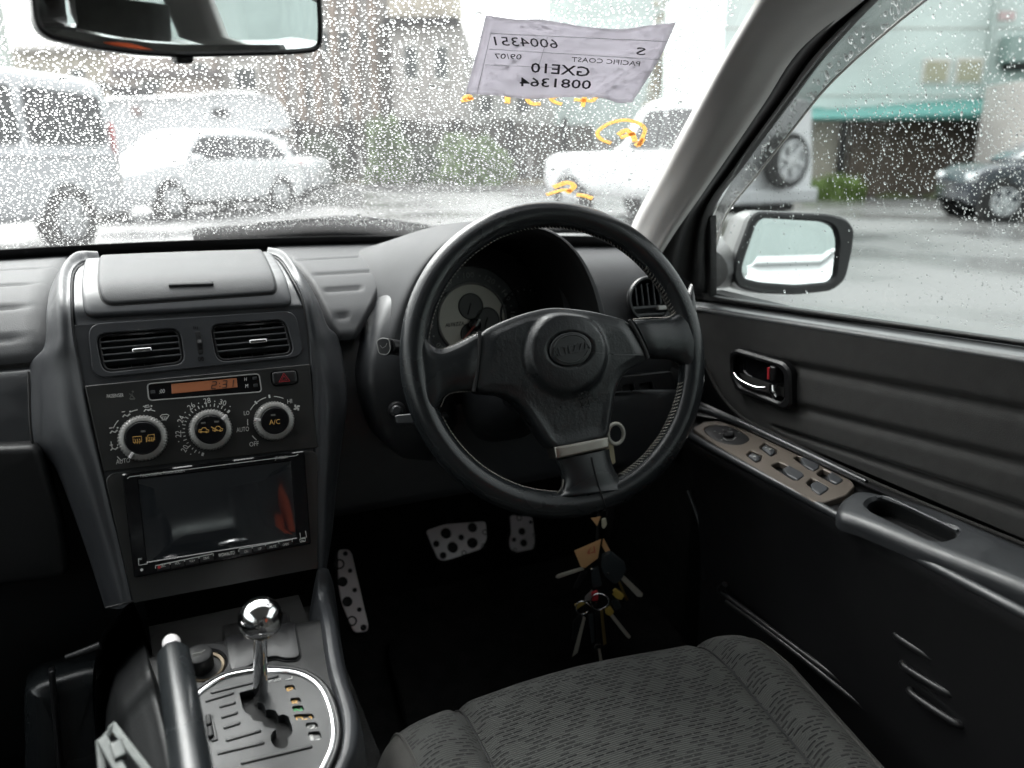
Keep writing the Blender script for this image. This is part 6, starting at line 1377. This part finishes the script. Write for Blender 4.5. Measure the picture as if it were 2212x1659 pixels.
vehicle('silver_van', 'large silver van with dark rear windows parked at the left edge beyond the windscreen', 'van', cv, hv, [(-2.36, .42, 1.1, 1.80, .80, .66), (-2.30, .36, 1.12, 1.90, .84, .70), (-1.9, .34, 1.13, 1.96, .86, .74), (0, .34, 1.13, 1.98, .86, .75), (1.3, .34, 1.12, 1.96, .86, .74), (1.9, .34, 1.1, 1.6, .85, .72), (2.25, .34, 1.0, 1.1, .82, .7), (2.38, .4, .8, .85, .74, .6)], silv, (-1.35, 1.2), [[(-2.1, 1.2), (-2.15, 1.75), (-1.0, 1.80), (-.95, 1.2)], [(-.8, 1.2), (-.8, 1.8), (.5, 1.8), (.5, 1.2)], [(.65, 1.2), (.65, 1.8), (1.3, 1.78), (1.75, 1.22)]], extra=vanx, wr=.345)
# white hatchback
hh = V((-.80, -.60, 0)).normalized(); ch = V((1.275, 15.87, 0)) - lfv(hh) * .68
def hatx(t, X, hd, lf):
    obj('windscreen', [X(1.12, .66, .98), X(1.12, -.66, .98), X(.45, -.54, 1.39), X(.45, .54, 1.39)], [(0, 1, 2, 3)], wing2, t).modifiers.new('s', 'SOLIDIFY').thickness = .05
    obj('rear_window', [X(-1.85, .6, 1.0), X(-1.85, -.6, 1.0), X(-1.5, -.5, 1.36), X(-1.5, .5, 1.36)], [(0, 1, 2, 3)], wing, t).modifiers.new('s', 'SOLIDIFY').thickness = .05
    for s in (1, -1):
        box('headlamp', X(1.86, s * .58, .68), (hd, lf, ZU), (.22, .3, .16), clamp, t, .05); box('side_mirror', X(.72, s * .90, .98), (hd, lf, ZU), (.16, .2, .14), white, t, .04); box('tail_lamp', X(-1.93, s * .62, .82), (hd, lf, ZU), (.16, .25, .28), lamp, t, .04)
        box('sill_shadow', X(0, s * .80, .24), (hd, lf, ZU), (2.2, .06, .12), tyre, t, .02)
    box('lower_grille', X(2.02, 0, .36), (hd, lf, ZU), (.06, .9, .13), tyre, t, .03); box('grille', X(2.0, 0, .62), (hd, lf, ZU), (.06, .6, .08), tyre, t, .02)
vehicle('white_hatchback', 'small white hatchback parked nose left beside the silver van', 'car', ch, hh, [(-2.0, .38, .80, .86, .70, .55), (-1.92, .26, .88, 1.05, .80, .56), (-1.55, .22, .93, 1.38, .84, .55), (-.9, .20, .95, 1.47, .85, .56), (.2, .20, .95, 1.46, .85, .57), (.55, .20, .95, 1.40, .85, .56), (1.15, .20, .92, .96, .85, .72), (1.6, .22, .85, .89, .83, .70), (1.9, .26, .74, .78, .76, .6), (2.05, .34, .58, .6, .62, .45)], white, (-1.25, 1.25), [[(-1.55, 1.0), (-1.30, 1.34), (-.35, 1.39), (-.35, 1.0)], [(-.27, 1.0), (-.27, 1.39), (.35, 1.36), (.85, .99)]], extra=hatx, wr=.31)
# silver car tail behind the hatchback
hs_ = V((-.85, .5, 0)).normalized(); c5 = PV(490, 330, 19.5); c5.z = 0
def s5(t, X, hd, lf):
    obj('rear_window', [X(-1.9, .6, .98), X(-1.9, -.6, .98), X(-1.45, -.5, 1.34), X(-1.45, .5, 1.34)], [(0, 1, 2, 3)], wing, t).modifiers.new('s', 'SOLIDIFY').thickness = .05
    for s in (1, -1): box('tail_lamp', X(-2.18, s * .62, .78), (hd, lf, ZU), (.1, .22, .14), lamp, t, .03)
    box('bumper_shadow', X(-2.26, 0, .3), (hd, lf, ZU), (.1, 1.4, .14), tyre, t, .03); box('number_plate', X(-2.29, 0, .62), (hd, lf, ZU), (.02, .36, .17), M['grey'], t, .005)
vehicle('silver_saloon', 'tail of a pale silver saloon showing past the right end of the white hatchback', 'car', c5, hs_, [(-2.25, .36, .8, .86, .72, .6), (-2.1, .26, .9, .95, .82, .65), (-1.7, .22, .93, 1.05, .84, .6), (-1.3, .22, .94, 1.36, .85, .56), (-.3, .2, .95, 1.44, .86, .57), (.3, .2, .95, 1.42, .86, .56), (1.05, .2, .92, .96, .85, .72), (2.0, .25, .76, .8, .78, .6), (2.2, .35, .6, .62, .62, .45)], silv, (-1.35, 1.3), [[(-1.4, 1.0), (-1.1, 1.33), (-.2, 1.37), (-.2, 1.0)], [(-.1, 1.0), (-.1, 1.37), (.3, 1.34), (.8, .99)]], extra=s5, wr=.31)
# motorhome
mh = thing('motorhome', 'white motorhome with bulging overcab bed parked behind the hatchback', 'motorhome', PV(420, 400, 24))
def bbx(name, x0, y0, x1, y1, D, dep, m, par, bev=.05, dy=0):
    ym = (max(y0, 0) + y1) / 2; L_, R_, A, B = PV(x0, ym, D), PV(x1, ym, D), PV((x0 + x1) / 2, y1, D), PV((x0 + x1) / 2, y0, D); w = (R_ - L_).dot(rh); h = B.z - A.z; c = (L_ + R_) / 2; c.z = (A.z + B.z) / 2; c += fh * (dep / 2); return box(name, c, (rh, fh, ZU), (abs(w), dep, abs(h)), m, par, bev)
grid('body', [[PV(px, py, 24 + dd) for px, py in pts] for dd, pts in ((0.12, [(228, 408), (226, 300), (232, 222), (300, 214), (430, 207), (470, 201), (540, 203), (596, 222), (618, 258), (612, 276), (500, 282), (470, 300), (470, 400)]), (0, [(222, 410), (220, 300), (224, 218), (300, 210), (430, 204), (470, 198), (545, 200), (602, 220), (624, 258), (616, 280), (500, 286), (474, 302), (474, 402)]), (2.0, [(222, 410), (220, 300), (224, 218), (300, 210), (430, 204), (470, 198), (545, 200), (602, 220), (624, 258), (616, 280), (500, 286), (474, 302), (474, 402)]))], white, mh, (2, 4), closed=True, caps=True)
bbx('side_window', 282, 230, 303, 250, 23.97, .08, mat('pinkish_blind', (.3, .23, .22), .4), mh, .03); bbx('overcab_window', 458, 234, 490, 251, 23.97, .08, wing, mh, .04)
bbx('cab', 474, 284, 600, 400, 24.3, 1.6, white, mh, .15); bbx('cab_window', 520, 284, 590, 318, 24.25, .08, wing, mh, .05)
for a in (280, 560): wheel(mh, PV(a, 425, 24) + fh * .1, -fh, .36)
bbx('roof_box', 236, 186, 300, 216, 24.6, 1.2, tyre, mh, .05)
# white off-roader to the right with its spare wheel
h4 = (rh * -.53 + fh * .85).normalized(); s4 = PD(1690, 347, 10.8); c4 = V((s4.x, s4.y, 0)) + h4 * 2.3
def x4(t, X, hd, lf):
    so = V((s4.x, s4.y, s4.z)); wheel(t, so - hd * .06, -hd, .365, .22, 6, 'spare_wheel', .72)
    box('rear_bumper', X(-2.22, 0, .52), (hd, lf, ZU), (.2, 1.6, .2), silv, t, .04); obj('rear_window', [X(-2.13, y, z) for y, z in ((.6, 1.15), (-.6, 1.15), (-.55, 1.65), (.55, 1.65))], [(0, 1, 2, 3)], wing, t).modifiers.new('s', 'SOLIDIFY').thickness = .04
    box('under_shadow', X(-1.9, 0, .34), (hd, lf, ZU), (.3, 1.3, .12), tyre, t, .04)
    for s in (1, -1): box('tail_lamp', X(-2.10, s * .77, .80), (hd, lf, ZU), (.06, .10, .16), lamp, t, .03)
vehicle('white_offroader', 'tall white off-road car carrying a spare wheel, half hidden by the pillar', 'car', c4, h4, [(-2.14, .5, 1.05, 1.72, .80, .66), (-2.05, .42, 1.08, 1.80, .84, .68), (-1.0, .42, 1.10, 1.84, .86, .69), (-.35, .42, 1.10, 1.82, .86, .69), (.0, .42, 1.10, 1.62, .86, .68), (.35, .42, 1.08, 1.14, .86, .75), (2.0, .44, 1.02, 1.07, .84, .72), (2.25, .5, .85, .88, .76, .6)], white, (-1.3, 1.4), [[(-1.95, 1.16), (-1.95, 1.66), (-.8, 1.70), (-.8, 1.16)], [(-.72, 1.16), (-.72, 1.70), (-.35, 1.68), (-.05, 1.16)]], extra=x4, wr=.38)
# dark blue car at the right edge
hb_ = (rh * -1 + fh * .12).normalized(); wb_ = V((12.6, 8.87, 0)); cb = wb_ - hb_ * 1.42 - lfv(hb_) * .72
def bx_(t, X, hd, lf):
    for s in (1, -1): box('headlamp', X(1.84, s * .6, .70), (hd, lf, ZU), (.2, .32, .15), clamp, t, .05)
    obj('windscreen', [X(1.1, .66, .95), X(1.1, -.66, .95), X(.4, -.54, 1.34), X(.4, .54, 1.34)], [(0, 1, 2, 3)], wing2, t).modifiers.new('s', 'SOLIDIFY').thickness = .05
vehicle('dark_blue_car', 'front of a dark blue car at the right edge of the side window', 'car', cb, hb_, [(-2.2, .36, .8, .86, .72, .6), (-2.0, .26, .92, 1.0, .83, .62), (-1.4, .22, .94, 1.34, .85, .56), (-.3, .2, .95, 1.42, .86, .57), (.35, .2, .95, 1.38, .86, .56), (1.05, .2, .92, .96, .85, .72), (1.6, .22, .86, .90, .82, .68), (1.88, .27, .76, .79, .76, .58), (1.97, .35, .58, .60, .62, .45)], blue, (-1.3, 1.42), [[(-1.4, 1.0), (-1.1, 1.31), (-.2, 1.36), (-.2, 1.0)], [(-.1, 1.0), (-.1, 1.36), (.3, 1.33), (.85, .98)]], extra=bx_, wr=.33)
lw = thing('added_white_wall', 'low white wall added behind the car to whiten the door mirror reflection', 'wall', (3.5, -3.2, 0))  # unseen block added to fill the lower door mirror with white
abox('wall', (1.2, -3.4, 0), (7.5, -3.2, .96), white, lw, .02); abox('coping', (1.15, -3.45, .96), (7.55, -3.15, 1.0), white, lw, .01)
# ------------------------------------------------------------------ buildings
def wallm(n, c, v=.12, sc=1.2, r=.85, stretch=None): return mat(n, c, r, var=v, varscale=sc)
def windows(par, specs, D, frame, glassm):
    for x0, y0, x1, y1 in specs:
        w = bbx('window', x0, y0, x1, y1, D - .06, .1, frame, par, .01); px = (x1 - x0) * .12; py = (y1 - y0) * .12
        bbx('pane', x0 + px, y0 + py, x1 - px, y1 - py, D - .09, .05, glassm, w, .005)
teal = wallm('pale_teal_render', (.60, .68, .655), .14, .5); tealtrim = mat('teal_awning', (.12, .33, .30), .5); cream = wallm('cream_render', (.5, .46, .39)); brownw = wallm('brown_cladding', (.13, .105, .085), .25, 3); greyw = wallm('grey_cladding', (.36, .34, .32), .2, 1.5); beige = wallm('beige_render', (.52, .46, .38), .15, 1.5); pane_ = mat('building_pane', (.06, .07, .07), .15); blind = mat('ochre_blind', (.40, .38, .28), .6); wfr = mat('white_frame', (.62, .6, .57), .5); dkw = wallm('dark_weathered_wood', (.08, .072, .064), .35, 4)
tb = thing('teal_building', 'pale teal rendered building with small windows filling the side window', 'building', PV(1950, 430, 21))
bbx('upper_wall', 1560, -330, 2480, 246, 21, 8, teal, tb, .02); bbx('lower_wall', 1836, 256, 2480, 432, 21.3, 7, brownw, tb, .02); bbx('lower_wall', 1560, 250, 1836, 432, 21.5, 7, cream, tb, .02)
aw = grid('awning', [[PV(1560, 238, 21), PV(1800, 236, 21), PV(2120, 214, 21), PV(2480, 206, 21)], [PV(1560, 252, 20.1), PV(1800, 251, 20.1), PV(2120, 238, 20.1), PV(2480, 232, 20.1)], [PV(1560, 260, 20.1), PV(1800, 260, 20.1), PV(2120, 258, 20.1), PV(2480, 256, 20.1)]], tealtrim, tb, (3, 3), thick=.04)
windows(tb, [(1992, 126, 2054, 182), (2064, 124, 2126, 182)], 21, wfr, blind)
ac = bbx('wall_unit', 2182, 75, 2264, 134, 20.5, .5, mat('grey_green_unit', (.25, .33, .31), .5), tb, .03); bbx('unit_bracket', 2184, 134, 2260, 150, 20.6, .4, tyre, ac, .02)
bbx('wall_sign', 2158, 24, 2194, 44, 20.95, .08, mat('faded_pink', (.55, .42, .42), .6), tb, .01); bbx('shade_strip', 1560, 232, 1780, 242, 20.9, .12, tealtrim, tb, .01)
[bbx('wall_joint', 1560, y, 2480, y + 2, 20.98, .03, tealtrim if 0 else greyw, tb, 0) for y in (-60, 60, 206)]; bbx('downpipe', 2136, -330, 2145, 214, 20.85, .12, mat('pipe_grey', (.42, .48, .46), .5), tb, .03)
bbx('drain_pipe', 1812, 258, 1826, 432, 21.3, .15, M['rubber'], tb, .03)
ob = thing('pink_grey_outhouse', 'pale grey pink outhouse wall at the far right beyond the dark car', 'building', PV(2420, 440, 17)); bbx('wall', 2290, 160, 2520, 420, 17, 3, wallm('pinkish_render', (.45, .42, .4)), ob, .02)
t2 = thing('distant_teal_building', 'tall pale teal building beyond the paper sheet at the top of the windscreen', 'building', PV(1400, 300, 40)); bbx('wall', 1182, -500, 1760, 300, 40, 10, teal, t2, .02); windows(t2, [(1480, -6, 1560, 14), (1520, 70, 1570, 110)], 40, wfr, pane_)
bh = thing('beige_house', 'low beige house with small windows in the distance above the silver van', 'house', PV(150, 330, 44)); bbx('wall', 38, 108, 262, 330, 44, 8, cream, bh, .02)
obj('roof', [PV(28, 112, 43.4), PV(272, 112, 43.4), PV(262, 76, 48), PV(40, 76, 48)], [(0, 1, 2, 3)], mat('grey_roof', (.36, .34, .32), .7), bh).modifiers.new('s', 'SOLIDIFY').thickness = .15
windows(bh, [(66, 148, 92, 168), (150, 148, 186, 170), (205, 176, 245, 196)], 44, wfr, pane_)
gp2 = thing('pale_gatepost', 'pale grey green utility post at the far left edge of the windscreen', 'post', PV(12, 400, 30)); bbx('shaft', -6, -200, 22, 400, 30, .5, wallm('pale_green_paint', (.5, .55, .51)), gp2, .05)
mb = thing('brown_terrace', 'brown and grey terrace of low buildings behind the motorhome', 'building', PV(420, 330, 39)); bbx('wall', 240, 122, 470, 330, 39, 6, wallm('brown_render', (.38, .33, .30), .25), mb, .02); bbx('wall', 470, 66, 585, 330, 39.5, 6, greyw, mb, .02); bbx('balcony', 240, 150, 470, 164, 38.6, .6, mat('dark_rail', (.15, .13, .13), .6), mb, .02)
windows(mb, [(300, 172, 352, 196), (410, 134, 452, 158), (500, 140, 560, 200)], 39, wfr, pane_)
ta = thing('tall_grey_building', 'tall grey brown clad building rising behind the fence in the middle of the windscreen', 'building', PV(720, 300, 33))
bbx('wall', 585, -300, 835, 300, 33, 8, greyw, ta, .02)
for i, x in enumerate((598, 640, 676, 716, 760, 800)): bbx('pilaster', x, -300, x + 15, 300, 32.75, .3, wallm('brown_pilaster', (.30, .24, .2), .25), ta, .02)
windows(ta, [(655, 60, 672, 120), (693, 60, 712, 120), (732, 60, 756, 120), (778, 60, 797, 120), (655, 180, 672, 240), (732, 180, 756, 240)], 33, wfr, pane_)
tc_ = thing('beige_shed_building', 'beige building with a dark eave and grey slatted front left of the paper sheet', 'building', PV(900, 300, 30)); bbx('gable', 838, -60, 978, 40, 30.2, 6, beige, tc_, .02); bbx('wall', 846, 48, 1000, 300, 30, 6, wallm('warm_grey_front', (.42, .39, .37), .2, 2), tc_, .02); bbx('eave', 826, 36, 990, 50, 29.4, 1.2, M['dark'], tc_, .02); bbx('corner_post', 822, 50, 838, 300, 29.8, .4, dkw, tc_, .02)
windows(tc_, [(870, 90, 905, 180), (935, 90, 970, 180)], 30, wfr, pane_)
for x0, x1 in ((1000, 1180),): 
    lb = thing('low_grey_house', 'low grey house behind the dark fence under the paper sheet', 'house', PV(1090, 300, 36)); bbx('wall', 990, 120, 1200, 300, 36, 6, wallm('pale_grey_render', (.45, .45, .43)), lb, .02); windows(lb, [(1030, 200, 1070, 250), (1110, 200, 1150, 250)], 36, wfr, pane_)
tw = struct(obj('ground_verge', [PV(640, 398, 25) + V((0, 0, 0)), PV(1300, 398, 25), PV(1300, 380, 27), PV(640, 380, 27)], [(0, 1, 2, 3)], mat('muddy_verge', (.08, .07, .05), .9, var=.4, varscale=2), None))
for v in tw.data.vertices: pass
# fence
fn = thing('wooden_fence', 'dark weathered board fence across the back of the yard behind the shrubs', 'fence', PV(950, 405, 26.5))
for i in range(14):
    x0 = 640 + i * 46; bbx('fence_board', x0, 262 + rng.uniform(-6, 8), x0 + 44, 402, 26.5 + rng.uniform(-.05, .05), .08, dkw, fn, .01)
for i in range(6): bbx('fence_post', 638 + i * 115, 254, 650 + i * 115, 402, 26.3, .15, M['dark'], fn, .01)
# foliage
def leafmat(n, c):
    m = mat(n, c, .6, var=.45, varscale=3); return m
lg = [leafmat('bright_leaf', (.075, .13, .03)), leafmat('dark_leaf', (.03, .055, .02)), leafmat('dry_leaf', (.12, .09, .035))]
def bush(nm, lbl, cat, px, py, wpx, hpx, D, n, m, group=None, kind=None, leaf=.12, trunk=True):
    base = PV(px, py, D); sc = D / FPX; t = thing(nm, lbl, cat, base, group); vs = []; fs = []
    w, h = wpx * sc / 2, hpx * sc
    for i in range(n):
        a, b = rng.random() * 2 * math.pi, rng.random(); r = w * (rng.random() ** .5) * (1 - .45 * b ** 2) * (1 + .25 * math.sin(a * 3 + b * 5)); p = base + V((r * math.cos(a), r * math.sin(a) * .7, h * (.04 + .96 * b) * (1 + .15 * math.sin(a * 2 + 1))))
        e = V((rng.gauss(0, 1), rng.gauss(0, 1), rng.gauss(0, .7))).normalized(); f2 = e.orthogonal().normalized(); l = leaf * rng.uniform(.5, 1.2); k = len(vs)
        vs += [p - e * l, p + f2 * l * .4, p + e * l, p - f2 * l * .4]; fs.append((k, k + 1, k + 2, k + 3))
    obj('foliage', vs, fs, m, t, smooth=False)
    if trunk:
        for i in range(4): a = rng.random() * 6.3; tube('stem', [base, base + V((math.cos(a) * w * .2, math.sin(a) * w * .2, h * .45)), base + V((math.cos(a) * w * .55, math.sin(a) * w * .4, h * .85))], [.03, .02, .008], M['dark'], t, 6, 3)
def grassy(nm, lbl, cat, px, py, wpx, hpx, D, n, m, group=None, leaf=.1, trunk=False):
    base = PV(px, py, D); sc = D / FPX; t = thing(nm, lbl, cat, base, group); vs = []; fs = []; w, h = wpx * sc / 2, hpx * sc
    for i in range(n):
        x = rng.uniform(-1, 1); p = base + rh * (x * w) + fh * rng.uniform(-.35, .35); hh = h * (1 - .45 * x * x) * rng.uniform(.35, 1.05); ln = rh * rng.gauss(0, .22) * hh + fh * rng.gauss(0, .2) * hh; b = (rh * math.cos(i) + fh * math.sin(i)) * leaf * .16; k = len(vs)
        vs += [p - b, p + b, p + ln * .5 + ZU * hh * .6 + b * .7, p + ln + ZU * hh]; fs.append((k, k + 1, k + 2, k + 3))
    o = obj('blades', vs, fs, m, t, smooth=False); o['kind'] = 'stuff'
bush('shrub', 'bright green upright shrub in front of the dark fence left of centre', 'shrub', 838, 400, 95, 122, 25, 1500, lg[0], 'shrubs along the fence')
bush('shrub', 'broad green shrub in front of the fence under the crayon figures', 'shrub', 1020, 402, 170, 92, 25, 1700, lg[0], 'shrubs along the fence')
bush('shrub', 'dark green low shrub between the two brighter shrubs', 'shrub', 925, 402, 90, 75, 25.6, 900, lg[1], 'shrubs along the fence')
bush('shrub', 'dull shrub at the left end of the fence beside the parked cars', 'shrub', 700, 402, 100, 90, 25.2, 1000, lg[1], 'shrubs along the fence')
bush('tree', 'bare brownish tree behind the right edge of the paper sheet', 'tree', 1435, 330, 110, 260, 31, 1500, lg[2], leaf=.16)
grassy('grass_clump', 'fresh green grass clump at the foot of the cream wall in the side window', 'grass', 1800, 436, 110, 62, 19.5, 1500, leafmat('grass_leaf', (.13, .2, .045)), leaf=.14, trunk=False)
for x, lb_ in ((1930, 'low weed tuft at the left end of the brown wall, nearest the grass clump'), (2040, 'low weed tuft at the middle of the brown wall'), (2110, 'low weed tuft along the brown wall just left of the dark blue car')): grassy('grass_tuft', lb_, 'grass', x, 434, 70, 20 + rng.uniform(0, 10), 20.3, 260, leafmat('weed_leaf', (.10, .13, .045)), 'weed tufts along the brown wall', leaf=.1, trunk=False)
# rear scenery that the mirrors pick up
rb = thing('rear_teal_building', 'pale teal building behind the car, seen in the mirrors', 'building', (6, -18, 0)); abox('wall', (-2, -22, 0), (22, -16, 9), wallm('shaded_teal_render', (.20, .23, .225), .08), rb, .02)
rb2 = thing('rear_grey_building', 'grey building behind and to the left of the car, outside the picture', 'building', (-14, -20, 0)); abox('wall', (-22, -24, 0), (-4, -18, 6), greyw, rb2, .02)

jk = thing('added_orange_jacket', 'orange jacket shape added behind the camera to redden the stereo screen reflection', 'jacket', (.27, -.08, .86))  # unseen cloth, added only to give the screen its red reflection
jm = mat('orange_cloth', (.65, .10, .03), .85, var=.15, varscale=20)
grid('jacket_body', [[V((.265 + .055 * a, -.05 - .015 * math.cos(a * 9) - .25 * (z - .9), z)) for a in (-1, -.6, -.2, .2, .6, 1)] for z in (.78, .83, .88, .92, .955)], jm, jk, (3, 3), thick=.03)
tube('sleeve', [V((.33, -.08, 1.0)), V((.36, -.03, .95)), V((.37, .0, .88))], [.035, .03, .028], jm, jk, 12, 4)
